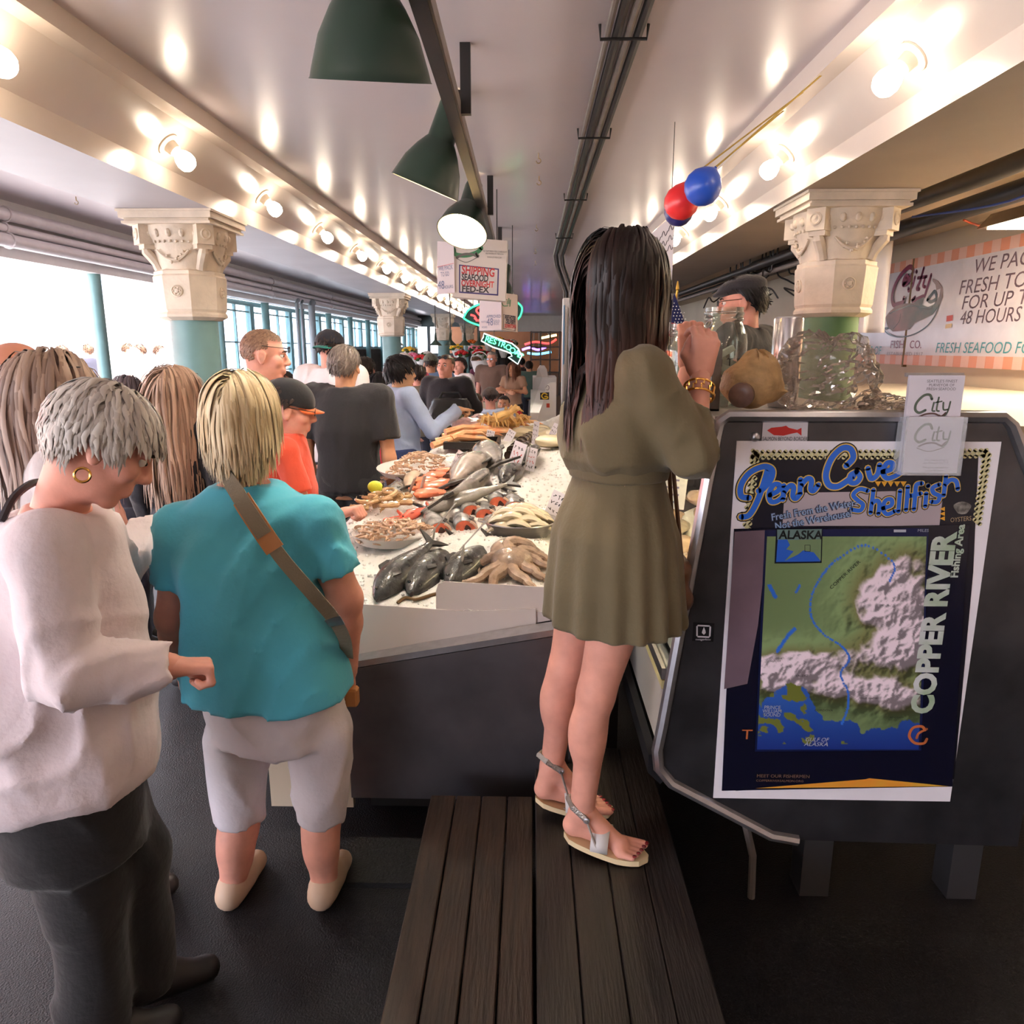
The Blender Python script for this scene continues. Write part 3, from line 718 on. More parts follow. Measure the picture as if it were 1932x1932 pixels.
for nm, wz, colr, lf in (('letter_shadow', 50, (16, 14, 26), 0.0012), ('letter_outline', 39, (214, 178, 90), 0.0016), ('lettering', 28, (44, 104, 206), 0.002)):
    g = G()
    for si, st in enumerate(SC):
        big = 1.15 if si in (0, 1, 7) else (1.0 if si < 11 else 0.86)
        P1.stroke(g, [zx(p) for p in st], wz * big * 0.3271 * 0.00150, lf + si * 0.00001, 5)
    g.build(nm, ink(nm, colr), pst)
for nm, off, colr, lf in (('slogan_outline', 0.0022, (60, 66, 90), 0.0024), ('slogan', 0.0, (150, 178, 214), 0.0028)):
    g = G()
    P1.text(g, 'Fresh From the Water-', 1455, 982, 12.5, lf, 150, 0.19, offset=off); P1.text(g, 'Not the Warehouse!', 1462, 999, 12.5, lf, 134, 0.19, offset=off)
    g.build(nm, ink(nm, colr), pst)
g = G(); P1.text(g, 'OYSTERS', 1792, 985, 8, 0.002, 36, 0.1); g.build('oyster_caption', ink('tan', (170, 150, 120)), pst)
g = G(); pts = [P1.uv(1815 + 16 * math.cos(a) * (1 + .15 * math.sin(3 * a)), 958 - 12 * math.sin(a)) for a in np.linspace(0, 6.28, 20)[:-1]]; put_poly(g, pts, P1.O, PX, PZ, 0.0016); g.build('oyster_picture', M('ink_oyster', (150, 146, 140), col2=(70, 66, 62), vscale=60, rough=0.5), pst)
g = G()
for q in range(3): put_poly(g, [P1.uv(1772, 960 + q * 9), P1.uv(1782, 956 + q * 9), P1.uv(1782, 964 + q * 9)], P1.O, PX, PZ, 0.0018)
for q in range(5): put_poly(g, [P1.uv(1650 + q * 12, 908), P1.uv(1662 + q * 12, 908), P1.uv(1656 + q * 12, 918)], P1.O, PX, PZ, 0.0018)
g.build('triangle_border', ink('gold', (220, 160, 50)), pst)
# map poster over it
DM = DC - 0.009
P2 = Print(DM)
mp = thing('map_poster', 'dark blue fishing area map poster overlapping the shellfish poster', 'poster', (0.9, DM, 0.42))
x0, zt = P2.uv(1390, 1000); x1, zb = P2.uv(1800, 1495)
g = G(); g.add([tuple(P2.O + PX * u + PZ * v) for u, v in (P2.uv(1385, 998), P2.uv(1829, 990), P2.uv(1797, 1484), P2.uv(1362, 1492))] + [tuple(P2.O + Vector((0, 0.003, 0)) + PX * u + PZ * v) for u, v in (P2.uv(1385, 998), P2.uv(1829, 990), P2.uv(1797, 1484), P2.uv(1362, 1492))], [(3, 2, 1, 0), (4, 5, 6, 7), (0, 1, 5, 4), (1, 2, 6, 5), (2, 3, 7, 6), (3, 0, 4, 7)])
g.build('sheet', M('map_sheet', (14, 15, 34), rough=0.22, coat=0.3), mp)
P2.poly([(1386, 1003), (1445, 1000), (1442, 1070), (1430, 1180), (1410, 1290), (1366, 1300)], M('ink_mauve', (122, 100, 112), rough=0.4, col2=(96, 78, 88), vscale=5), 'mauve_picture', mp, 0.0004)
P2.poly([(1443, 1000), (1752, 996), (1738, 1416), (1424, 1418)], ink('deepblue', (16, 24, 64)), 'map_border', mp, 0.0005)
# relief map of the coast: a grid of printed colour
NX, NZ = 150, 200
(ua, va), (ub, vb) = P2.uv(1447, 1012), P2.uv(1748, 1012); (uc, vc), (ud, vd) = P2.uv(1428, 1414), P2.uv(1733, 1414)
s_ = np.linspace(0, 1, NX)[None, :]; t_ = np.linspace(0, 1, NZ)[:, None]
U = (ua * (1 - s_) + ub * s_) * (1 - t_) + (uc * (1 - s_) + ud * s_) * t_
Vv = (va * (1 - s_) + vb * s_) * (1 - t_) + (vc * (1 - s_) + vd * s_) * t_
S_, T_ = np.broadcast_to(s_, (NZ, NX)), np.broadcast_to(t_, (NZ, NX))
rid = 1 - np.abs(2 * fbm(S_ * 9 + 3, T_ * 12 + 1, 5, 11) - 1)
ramp = lambda e0, e1, v: np.clip((v - e0) / (e1 - e0), 0, 1)
def bump_(cx, cy, rx, ry): return np.exp(-(((S_ - cx) / rx) ** 2 + ((T_ - cy) / ry) ** 2))
elev = 0.75 * bump_(0.8, 0.30, 0.26, 0.18) + 0.62 * bump_(0.95, 0.5, 0.18, 0.1) + 0.45 * bump_(0.15, 0.6, 0.3, 0.08) + 0.5 * bump_(0.5, 0.7, 0.35, 0.07) + 0.5 * bump_(0.85, 0.75, 0.25, 0.09) + 0.3 * bump_(0.5, 0.55, 0.5, 0.08) + 0.42 * bump_(0.08, 0.66, 0.14, 0.07) + 0.2 * bump_(0.9, 0.1, 0.3, 0.1)
hgt = elev * (0.55 + 0.75 * rid)
gx = np.gradient(hgt, axis=1) * 60; gy = np.gradient(hgt, axis=0) * 60
sh = np.clip(1.0 + 0.55 * gx + 0.45 * gy, 0.35, 1.5)[..., None]
coast = 0.86 - 0.10 * np.exp(-((S_ - 0.15) / 0.2) ** 2) - 0.05 * np.sin(S_ * 7) + 0.09 * (fbm(S_ * 7, T_ * 7, 5, 31) - 0.5) * 2
sea = (T_ > coast) | ((S_ < 0.22) & (T_ > 0.77 + 0.05 * np.sin(S_ * 30)))
green = np.array(lin((112, 132, 90))[:3]); dk = np.array(lin((104, 104, 66))[:3]); snow = np.array(lin((206, 190, 198))[:3]); blue = np.array(lin((48, 92, 176))[:3]); deep = np.array(lin((30, 50, 128))[:3])
k1 = ramp(0.18, 0.42, hgt)[..., None]; k2 = ramp(0.42, 0.52, hgt)[..., None]
cc = (green * (1 - k1) + dk * k1) * (1 - k2) + snow * k2
cc = cc * sh
kk = ramp(0.74, 1.0, T_)[..., None]
cc = np.where(sea[..., None], blue * (1 - kk) + deep * kk, cc)
isl = sea & (fbm(S_ * 11 - T_ * 5, T_ * 18, 4, 77) > 0.60) & (S_ < 0.75) & (T_ < 0.97)
cc = np.where(isl[..., None], np.array(lin((110, 116, 50))[:3]), cc)
def riv(pts, w):
    P = np.array(smooth_path(pts, 8)); d = np.full(S_.shape, 9.0)
    for p in P: d = np.minimum(d, np.hypot((S_ - p[0]) * 0.75, T_ - p[1]))
    return d < w
riverm = riv([(0.78, 0.2), (0.8, 0.12), (0.62, 0.04), (0.45, 0.1), (0.36, 0.17), (0.3, 0.26), (0.3, 0.36), (0.38, 0.44), (0.5, 0.5), (0.55, 0.56), (0.5, 0.63), (0.55, 0.72), (0.55, 0.8), (0.52, 0.87)], 0.0058) | riv([(0.1, 0.52), (0.16, 0.45), (0.2, 0.42)], 0.009) | riv([(0.03, 0.22), (0.07, 0.27)], 0.009) | riv([(0.2, 0.25), (0.22, 0.22)], 0.006)
cc = np.where(riverm[..., None], np.array(lin((50, 110, 210))[:3]), cc)
idx = np.arange(NX * NZ).reshape(NZ, NX); Fq = np.stack([idx[:-1, :-1], idx[1:, :-1], idx[1:, 1:], idx[:-1, 1:]], -1).reshape(-1, 4)
V = np.stack([U, np.full(U.shape, DM - 0.0009), Vv], -1).reshape(-1, 3)
me = new_mesh('relief_map', V - np.array(wloc(mp)), Fq, M('map_print', rough=0.3, attr='Col', coat=0.2), False); color_attr(me, cc.reshape(-1, 3)); link('relief_map', me, mp)
# inset, lettering
P2.poly([(1464, 998), (1552, 997), (1550, 1062), (1461, 1063)], ink('inset_line', (10, 14, 30)), 'inset_frame', mp, 0.0012)
P2.poly([(1467, 1018), (1549, 1017), (1547, 1059), (1464, 1060)], ink('inset_sea', (40, 92, 190)), 'inset_sea', mp, 0.0015)
P2.poly([(1485, 1018), (1549, 1017), (1548, 1058), (1535, 1042), (1515, 1038), (1505, 1046), (1480, 1058), (1497, 1040), (1483, 1036), (1490, 1028)], ink('inset_land', (112, 132, 96)), 'inset_land', mp, 0.0018)
P2.poly([(1466, 999), (1550, 998), (1549, 1017), (1466, 1018)], ink('inset_head', (100, 124, 120)), 'inset_head', mp, 0.0016)
g = G(); P2.text(g, 'ALASKA', 1469, 1016, 15, 0.0022, 78, 0.0, offset=0.001); P2.text(g, 'COPPER RIVER', 1568, 1112, 6.5, 0.0022, 70, 0.83); P2.text(g, 'COLUMBIA', 1450, 1243, 3.6, 0.0022, 24); P2.text(g, 'GLACIER', 1452, 1248, 3.6, 0.0022, 20); P2.text(g, 'VALDEZ', 1500, 1276, 4, 0.0022, 24); P2.text(g, 'CORDOVA', 1536, 1341, 4, 0.0022, 34); P2.text(g, 'MILES GLACIER', 1624, 1318, 3, 0.0022, 30); P2.text(g, 'BERING GLACIER', 1678, 1354, 3, 0.0022, 26)
g.build('dark_lettering', ink('blacktype', (18, 22, 24)), mp)
g = G()
for (a, b, c_, d) in ((1518, 1028, 1528, 1040),): 
    for seg in (((a, b), (c_, b)), ((c_, b), (c_, d)), ((c_, d), (a, d)), ((a, d), (a, b))): P2.stroke(g, seg, 0.0012, 0.0022, 0)
g.build('inset_marker', ink('blacktype', (18, 22, 24)), mp)
g = G(); P2.text(g, 'PRINCE', 1441, 1337, 7, 0.0022, 30); P2.text(g, 'WILLIAM', 1438, 1344, 7, 0.0022, 35); P2.text(g, 'SOUND', 1440, 1351, 7, 0.0022, 31); P2.text(g, 'GULF OF', 1518, 1398, 8, 0.0022, 44, shear=0.25); P2.text(g, 'ALASKA', 1516, 1406.5, 8, 0.0022, 45, shear=0.25); P2.text(g, 'MILES', 1730, 1003, 5, 0.0022, 19)
g.build('pale_lettering', ink('palegrey', (176, 178, 190)), mp)
P2.poly([(1686, 999), (1709, 999), (1709, 1004), (1686, 1004)], ink('palegrey', (176, 178, 190)), 'scale_bar', mp, 0.0012)
g = G(); P2.text(g, 'COPPER RIVER', 1757, 1346, 38, 0.0016, 352, math.pi / 2, offset=0.004); P2.text(g, 'Fishing Area', 1806, 1090, 13, 0.0016, 98, math.pi / 2, offset=0.001)
g.build('title', M('ink_title', (212, 212, 216), rough=0.4, col2=(150, 172, 140), vscale=9), mp)
g = G(); P2.text(g, 'T', 1398, 1394, 20, 0.0016, 20); g.build('red_letter', ink('rust', (190, 104, 60)), mp)
g = G(); P2.stroke(g, [(1745, 1377), (1738, 1370), (1722, 1373), (1715, 1388), (1725, 1401), (1742, 1402), (1748, 1394)], 0.008, 0.0016); P2.stroke(g, [(1748, 1375), (1733, 1383), (1729, 1392)], 0.007, 0.0017)
g.build('emblem', ink('rust', (190, 104, 60)), mp)
g = G(); P2.text(g, 'MEET OUR FISHERMEN', 1427, 1466, 6.5, 0.0016, 100); P2.text(g, 'COPPERRIVERSALMON.ORG', 1426, 1474, 4.5, 0.0016, 90); g.build('small_lettering', ink('dimrust', (120, 90, 70)), mp)
P2.poly([(1425, 1487), (1632, 1470), (1640, 1468), (1780, 1482), (1790, 1483)], M('ink_sunset', (236, 120, 40)), 'orange_wedge', mp, 0.0008)
# little salmon sticker, round-cornered drop sticker
st = thing('sticker', 'small white sticker with a red salmon at the top of the case', 'sticker', at(1480, 811, DC - 0.002))
P3 = Print(DC - 0.0025)
P3.poly([(1440, 791), (1525, 790), (1523, 832), (1437, 833)], ink('stickerwhite', (206, 200, 206)), 'paper', st, 0)
P3.poly([(1447, 812), (1455, 807), (1475, 805), (1483, 803), (1488, 807), (1496, 809), (1504, 811), (1512, 807), (1512, 822), (1504, 816), (1494, 818), (1478, 822), (1460, 821)], ink('salmonred', (190, 40, 40)), 'salmon_picture', st, 0.0008)
g = G(); P3.text(g, 'SALMON BEYOND BORDERS', 1438, 831, 6.5, 0.0008, 80); g.build('lettering', ink('blacktype', (18, 22, 24)), st)
st = thing('sticker', 'square black sticker with a white drop on the case edge', 'sticker', at(1327, 1193, DC - 0.002))
P3.poly([(1308, 1174), (1348, 1176), (1346, 1211), (1306, 1209)], ink('stickerblack', (20, 20, 24)), 'paper', st, 0)
g = G()
for a, b in (((1317, 1180), (1338, 1181)), ((1340, 1183), (1339, 1200)), ((1337, 1202), (1317, 1201)), ((1315, 1199), (1315, 1182))): P3.stroke(g, [a, b], 0.0045, 0.0006, 0)
put_poly(g, [P3.uv(*p) for p in ((1328, 1183), (1331, 1190), (1331.5, 1194), (1328, 1197.5), (1324, 1194), (1325, 1190))], P3.O, PX, PZ, 0.0006)
P3.text(g, 'swagerbox', 1312, 1208, 4, 0.0006, 28); g.build('print', ink('stickerwhite', (206, 200, 206)), st)
# brochure holder with folded leaflets
bh = thing('brochure_holder', 'clear acrylic brochure holder hung over the case top', 'brochure holder', at(1750, 800, 1.96))
xL, zB = at(1700, 893, 1.955).x, at(1700, 893, 1.955).z; xR, zT = at(1806, 893, 1.955).x, at(1800, 787, 1.955).z
m_acr = M('clear_acrylic', (235, 236, 240), rough=0.06, alpha=0.28, spec=0.6)
g = G(); g.box(xL - .004, xR + .004, 1.945, 1.949, zB - .004, zT); g.box(xL - .004, xL, 1.949, 1.995, zB - .004, zT); g.box(xR, xR + .004, 1.949, 1.995, zB - .004, zT); g.box(xL, xR, 1.949, 1.995, zB - .004, zB); g.build('pocket', m_acr, bh)
def leaflet(label, yA, zb_, zt_, top, small):
    t = thing('brochure', label, 'brochure', ((xL + xR) / 2, yA, zb_), 'leaflets in the holder')
    G().box(xL + .003, xR - .003, yA, yA + .012, zb_, zt_).build('pages', M('leaflet_paper', (216, 210, 220), rough=0.45), t)
    P = Print(yA - 0.0006); cx = 1700
    def lg(zc):   # script City logo, in metres on the leaflet
        O = Vector((xL + 0.02, yA - 0.0006, zc)); gg = G(); k_ = 0.0011
        for stp, ww in (([(40, 30), (34, 40), (20, 38), (6, 22), (4, 6), (14, -2), (28, 4)], 6), ([(46, 22), (44, 4), (50, 2)], 4), ([(56, 34), (54, 6), (60, 2)], 4), ([(50, 22), (64, 25)], 3), ([(68, 22), (70, 6), (80, 6)], 4), ([(84, 24), (80, 0), (70, -12), (62, -8)], 4)):
            put_stroke(gg, stp, O, PX, PZ, ww * k_, 0.0004, 5, k_)
        gg.build('logo_script', ink('leafgreen', (92, 104, 92)), t)
        gg = G(); put_stroke(gg, [(14, -12), (30, -5), (50, -4), (66, -10), (76, -2)], O, PX, PZ, 4 * k_, 0.0005, 5, k_); put_stroke(gg, [(10, -16), (40, -24), (74, -14)], O, PX, PZ, 1.6 * k_, 0.0005, 5, k_); gg.build('logo_fish', ink('leafbrown', (96, 70, 66)), t)
    lg(top)
    gg = G()
    for (tx, zz, sz) in small: put_text(gg, tx, ((xL + xR) / 2 + 0.012, yA - 0.0006, zz), PX, PZ, sz, 0.0004, align='CENTER')
    gg.build('lettering', ink('leafgrey', (110, 106, 116)), t)
leaflet('front white leaflet with grey script logo in the clear holder', 1.952, zB + .002, zT + .001, zB + 0.085, [('We ship overnight', zB + 0.034, 0.008), ('anywhere in the U.S.', zB + 0.026, 0.008), ('We pack seafood for', zB + 0.014, 0.008), ('up to 48 hours', zB + 0.006, 0.008)])
zt2 = at(1750, 708, 1.975).z
leaflet('tall rear white leaflet sticking out of the clear holder', 1.97, zB + .002, zt2, zT + 0.012, [("SEATTLE'S FINEST", zt2 - 0.018, 0.010), ('PURVEYOR OF', zt2 - 0.028, 0.010), ('FRESH SEAFOOD', zt2 - 0.038, 0.010)])
o = G().box(xL - 0.002, xR + 0.002, 1.985, 1.993, zt2 - 0.004, zt2 + 0.006).build('holder_lip', m_alu, bh)

# ------------------------------------------------------------------ things standing on the case
TOP = 1.519
def jar(label, c, r, h, letters):
    t = thing('glass_jar', label, 'jar', c, 'glass tip jars on the case')
    pr = [(r * .86, 0), (r, .02), (r, h * .66), (r * .96, h * .74), (r * .80, h * .82), (r * .76, h * .86), (r * .80, h * .875), (r * .80, h * .89), (r * .76, h * .905), (r * .80, h * .93), (r * .80, h * .95), (r * .76, h * .96), (r * .77, h)]
    pi = [(a - 0.004, b) for a, b in pr][::-1]; pi[-1] = (r * .84, 0.006)
    G().lathe(pr + pi, c, 32, capa=False).build('glass', clear('jar_glass', (244, 248, 244), 0.9, 0.02, 0.05), t, smooth=True)
    g = G()
    for (a, hh, ch) in letters:
        d = Vector((math.cos(a), math.sin(a), 0)); X = Vector((-d.y, d.x, 0))
        put_text(g, ch, Vector(c) + d * r + Vector((0, 0, hh)), X, (0, 0, 1), 0.032, 0.0015)
    if letters: g.build('lettering', ink('jarblack', (30, 28, 30)), t)
    rs = random.Random(3)
    for q in range(5):
        g = G(); a = rs.uniform(0, 6.28); p = Vector(c) + Vector((rs.uniform(-.3, .3) * r, rs.uniform(-.3, .3) * r, 0.03 + q * 0.03))
        P = [p + Vector((math.cos(a) * (u - .5) * r * .9, math.sin(a) * (u - .5) * r * .9, 0.03 * math.sin(u * 5 + q))) for u in np.linspace(0, 1, 8)]
        n_ = Vector((-math.sin(a), math.cos(a), 0.4)).normalized() * 0.03
        g.add([x - n_ for x in P] + [x + n_ for x in P], [(i, i + 1, i + 9, i + 8) for i in range(7)])
        g.build('banknote', M('banknote', (206, 206, 196), rough=0.7, var=0.15, vscale=30), t, smooth=True)
    return t
jc = at(1356, 765, 2.36)
jar('big clear glass jar with black stencil letters beside the tan sack', (jc.x, 2.36, TOP), 0.0745, 0.30, [(-2.2, .125, 'O'), (-1.85, .125, 'I'), (-1.62, .128, 'T'), (-1.2, .128, 'D'), (-1.98, .065, 'G'), (-1.62, .065, 'N')])
jar('second glass jar half hidden behind the small flag', (0.46 + 0.06, 2.62, TOP), 0.07, 0.26, [])
br = thing('steel_bracket', 'upright grey metal plate beside the jar', 'bracket', at(1352, 775, 2.2))
bx0, bx1 = at(1343, 700, 2.2).x, at(1361, 700, 2.2).x
g = G(); g.prism([(bx0, TOP), (bx1, TOP), (bx1, TOP + 0.175), (bx1 - 0.008, TOP + 0.19), (bx0 + 0.008, TOP + 0.195), (bx0, TOP + 0.185)], 'y', 2.2, 2.206); g.build('plate', M('dull_zinc', (120, 118, 118), rough=0.45, metal=0.7, var=0.2, vscale=20), br)
G().box(bx0, bx1, 2.2, 2.26, TOP, TOP + 0.006).build('foot', M('dull_zinc'), br)
# tan sack
sk = thing('leathery_sack', 'tan leathery round sack with a dark flat end on the case', 'sack', at(1420, 775, 2.14))
sc = at(1418, 724, 2.14); m_sack = M('tan_hide', (176, 142, 98), rough=0.55, var=0.28, vscale=22, bump=0.5, bscale=70)
g = G(); g.ball((0, 0, 0), 1, 32, 20)
V = []
for (x, y, z) in g.V:
    n = 1 + 0.05 * math.sin(5 * x + 2 * z) * math.sin(4 * y) + 0.03 * math.sin(9 * z + 3 * x)
    px_, py_, pz_ = x * .084 * n, y * .075 * n, z * .070 * n
    if z > 0.45:            # gathered neck
        k_ = (z - 0.45) / 0.55; px_ = px_ * (1 - .2 * k_) + 0.012 * k_ * (1 + .6 * math.sin(9 * math.atan2(y, x))); pz_ += 0.022 * k_ + .006 * k_ * math.sin(11 * math.atan2(y, x))
    if x > 0.3 and z < -0.2: px_ *= 1.25; pz_ = pz_ * .9
    V.append((sc.x + px_, sc.y + py_, max(TOP + 0.001, sc.z + pz_)))
g.V = V; g.build('hide', m_sack, sk, smooth=True)
g = G(); c_ = Vector((sc.x - 0.045, sc.y - 0.066, sc.z - 0.028)); ax_ = Vector((-0.45, -0.88, -0.12))
g.lathe([(0.034, -0.012), (0.034, 0.006), (0.03, 0.009), (0.012, 0.010), (0.002, 0.010)], c_, 24, ax_); g.build('flat_end', M('hide_end', (120, 92, 82), rough=0.3, var=0.25, vscale=30), sk, smooth=True)
# paper towel roll / silver cylinder
cc_ = at(1481, 700, 2.35)
o = thing('silver_canister', 'tall silver white cylinder behind the plastic bag', 'canister', (cc_.x, 2.35, TOP))
G().lathe([(0.041, 0), (0.044, 0.004), (0.044, 0.265), (0.041, 0.27), (0.038, 0.268)], (cc_.x, 2.35, TOP), 28).build('shell', M('silver_wrap', (220, 214, 216), rough=0.22, metal=0.75, var=0.06), o, smooth=True)
G().lathe([(0.036, 0.266), (0.036, 0.272), (0.01, 0.273)], (cc_.x, 2.35, TOP), 20).build('lid', m_white, o, smooth=True)
# crumpled clear bags
def crumple_bag(label, c, sx, sy, sz, seed, mat):
    g = G(); g.ball((0, 0, 0), 1, 56, 36); V = []
    for (x, y, z) in g.V:
        a = fbm(np.array([x * 2.2 + seed]), np.array([z * 2.2 + y * 1.7]), 3, seed)[0]; b = 1 - abs(2 * fbm(np.array([x * 5 + y * 3]), np.array([z * 5 - y * 2 + seed]), 3, seed + 5)[0] - 1)
        n = 0.52 + 0.85 * a + 0.34 * (b - .5)
        V.append((c[0] + x * sx * n, c[1] + y * sy * n, max(c[2] + 0.002, c[2] + sz * 0.75 + z * sz * n)))
    g.V = V
    return tag(g.build('plastic_bag', mat, None, smooth=False), label, 'plastic bag')
m_bag = clear('clear_bag', (240, 234, 228), 1.0, 0.06, 0.13)
bc = at(1560, 770, 2.2)
crumple_bag('crumpled clear plastic bag beside the tan sack', (bc.x, 2.22, TOP), 0.155, 0.10, 0.125, 5, m_bag)
bc = at(1668, 775, 2.2)
crumple_bag('flat scrap of clear plastic beside the leaflets', (bc.x, 2.2, TOP), 0.07, 0.06, 0.03, 9, m_bag)
# small flag
fl = thing('small_flag', 'small stars and stripes flag on a gold stick beside the jar', 'flag', (0.50, 2.62, TOP))
pA, pB = at(1278, 548, 2.62), at(1262, 640, 2.62)
G().tube([pA + Vector((0, 0, .0)), pB, Vector((pB.x - 0.01, 2.62, TOP + .01))], 0.004, 6).build('stick', M('gold_stick', (200, 160, 70), rough=0.35, metal=0.6), fl)
G().lathe([(0.002, 0), (0.006, .004), (0.005, .012), (0.0015, .03)], pA, 8).build('finial', M('gold_stick'), fl, smooth=True)
q = [(1272, 556), (1294, 612), (1256, 604), (1262, 580)]
cl = G(); put_poly(cl, [(at(*p, 2.61).x, at(*p, 2.61).z) for p in ((1273, 553), (1294, 614), (1255, 606), (1264, 575))], (0, 2.612, 0), PX, PZ, 0); cl.build('canton', M('flag_navy', (36, 38, 84), rough=0.8), fl)
g = G(); rs = random.Random(2)
for r in range(7):
    for c in range(4):
        p = at(1266 + c * 6 + r * 1.2 + (r % 2) * 3, 572 + r * 6, 2.61)
        if 1256 + (r * 6) * 0.05 < 1266 + c * 6 < 1276 + r * 3: g.ball((p.x, 2.6105, p.z), 0.0022, 5, 4)
g.build('star_dots', M('flag_white', (226, 222, 222), rough=0.8), fl)
for k_ in range(5):
    cl = G(); a0, a1 = 1245 + k_ * 10, 1255 + k_ * 10
    put_poly(cl, [(at(*p, 2.61).x, at(*p, 2.61).z) for p in ((a0 + 2, 604 + k_ * 2), (a1 + 2, 606 + k_ * 2), (a1 - 4, 634), (a0 - 6, 634))], (0, 2.612 + k_ * .001, 0), PX, PZ, 0)
    cl.build('stripe', M('flag_red', (176, 40, 50), rough=0.8) if k_ % 2 == 0 else M('flag_white'), fl)
# things behind the case: back counter, white hanging sheet, hanging board
bk = thing('back_counter', 'beige back counter below the painted sign', 'counter', (2.4, 4.5, 0))
G().box(1.9, 3.45, 3.0, 6.5, 0.0, 1.36).build('body', m_wallr, bk); G().box(1.86, 3.47, 2.96, 6.52, 1.36, 1.40).build('worktop', M('counter_laminate', (222, 206, 182), rough=0.4), bk)
p = at(1858, 757, 3.2)
g = G(); g.tube([(p.x - .06, 3.2, 1.412), (p.x + .03, 3.2, 1.415)], [0.008, 0.01], 8); tag(g.build('marker_pen', m_black, None, smooth=True), 'black marker pen lying on the beige counter', 'pen')
def cloth_strip(name, label, cat, pa, pb, zt_, zb_, mat, waves=3, amp=0.03):
    n, mI = 24, 14; V = []
    for j in range(mI):
        for i in range(n):
            u = i / (n - 1); v = j / (mI - 1)
            x = pa[0] + (pb[0] - pa[0]) * u; y = pa[1] + (pb[1] - pa[1]) * u + amp * math.sin(u * waves * 6.28) * (0.3 + v)
            V.append((x, y, zt_ + (zb_ - zt_) * v))
    Fc = [(j * n + i, j * n + i + 1, (j + 1) * n + i + 1, (j + 1) * n + i) for j in range(mI - 1) for i in range(n - 1)]
    o = G().add(V, Fc).build(name, mat, None, smooth=True); md = o.modifiers.new('thick', 'SOLIDIFY'); md.thickness = 0.004
    return tag(o, label, cat)
pa, pb = at(1612, 480, 6.0), at(1682, 480, 6.0)
cloth_strip('hanging_sheet', 'white sheet hanging behind the right column', 'sheet', (pa.x, 6.0), (pb.x, 6.0), at(1650, 455, 6).z, at(1650, 628, 6).z, M('sheet_white', (226, 222, 228), rough=0.8), 2, 0.05)
pa, pb = at(1214, 520, 4.2), at(1268, 520, 4.2)
hb = thing('hanging_board', 'white handwritten board hanging behind the dark haired woman', 'sign', (pb.x, 4.2, at(1268, 560, 4.2).z))
z1_, z2_ = at(1268, 402, 4.2).z, at(1268, 530, 4.2).z
g = G(); g.add([(pa.x - .2, 4.2, z2_), (pb.x, 4.2, z2_ - .02), (pb.x, 4.2, z1_), (pa.x - .2, 4.2, z1_ - .3), (pa.x - .2, 4.206, z2_), (pb.x, 4.206, z2_ - .02), (pb.x, 4.206, z1_), (pa.x - .2, 4.206, z1_ - .3)], [(0, 1, 2, 3), (7, 6, 5, 4), (0, 4, 5, 1), (1, 5, 6, 2), (2, 6, 7, 3), (3, 7, 4, 0)]); g.build('board', M('board_white', (236, 230, 236), rough=0.6), hb)
g = G()
for r in range(3):
    for c in range(3):
        x = pb.x - .03 - c * .035; z = z1_ - .09 - r * .05 - c * 0.03
        put_stroke(g, [(0, 0), (.01, .03), (.02, .005), (.03, .03)], (x, 4.199, z), PX, PZ, 0.004, 0.0005, 3)
g.build('lettering', ink('boardblack', (60, 56, 70)), hb)
G().tube([(pb.x - .02, 4.203, z1_), (pb.x - .02, 4.203, 2.842)], 0.002, 5).build('string', m_black, hb)

# ------------------------------------------------------------------ long painted sign on the right wall
SX = 3.5
def sgn(px, py): p = atx(px, py, SX); return p
sg = thing('wall_sign', 'long white painted seafood sign with peach checked border on the wall', 'sign', (SX, 6.8, 1.55))
yN, yJ, yF = 5.0, 7.165, 9.6; zb0, zt0 = 1.545, 2.49
m_sign = M('sign_white', (226, 220, 224), rough=0.22, var=0.04, coat=0.3)
for (a, b, dx) in ((yN, yJ - 0.012, 0.03), (yJ + 0.012, yF, 0.02)):
    G().box(SX - dx, SX, a, b, zb0, zt0).build('sign_panel', m_sign, sg)
G().box(SX - 0.034, SX, yJ - 0.014, yJ + 0.014, zb0 - .02, zt0).build('joint_strip', M('joint_wood', (120, 92, 52), rough=0.5), sg)
SXf = SX - 0.0315
FX, FY = Vector((0, -1, 0)), Vector((0, 0, 1))       # reading direction on the wall: towards the viewer
n = 0
for a in np.arange(yN, yF, 0.11):
    for zz in (zb0, zt0 - 0.09):
        G().box(SXf - .001, SXf + .004, a, a + .11, zz, zz + .09).build('border_check', ink('peach', (232, 160, 132)) if n % 2 else ink('palepeach', (236, 196, 182)), sg)
    n += 1
m_mauve = ink('mauve', (146, 92, 140)); m_tealink = ink('tealink', (70, 150, 160)); m_plum = ink('plum', (124, 44, 74))
def wtext(g, txt, px, py, hpx, wpx=None, **kw):
    p = sgn(px, py); dep = (p - Vector((0, 0, H_CAM))).dot(FWD); size = hpx / F_PX * dep / 0.69
    V, Fc = text_geo(txt, size, **kw)
    if wpx:
        q = sgn(px + wpx, py); wv = max(v[0] for v in V) - min(v[0] for v in V); f = abs(q.y - p.y) / wv; V = [(a * f, b, c) for a, b, c in V]
    g.add([(SXf - 0.001, p.y - v[0], p.z + v[1]) for v in V], Fc)
g = G(); wtext(g, 'WE PACK', 1843, 516, 25, 125, shear=0.15); wtext(g, 'FRESH TO GO', 1815, 556, 25, 190, shear=0.15); wtext(g, 'FOR UP TO', 1820, 584, 24, 150, shear=0.15); wtext(g, '48 HOURS', 1817, 612, 24, 115, shear=0.15); wtext(g, 'U.S.A.', 1596, 630, 11, 30, shear=0.15)
g.build('mauve_lettering', m_mauve, sg)
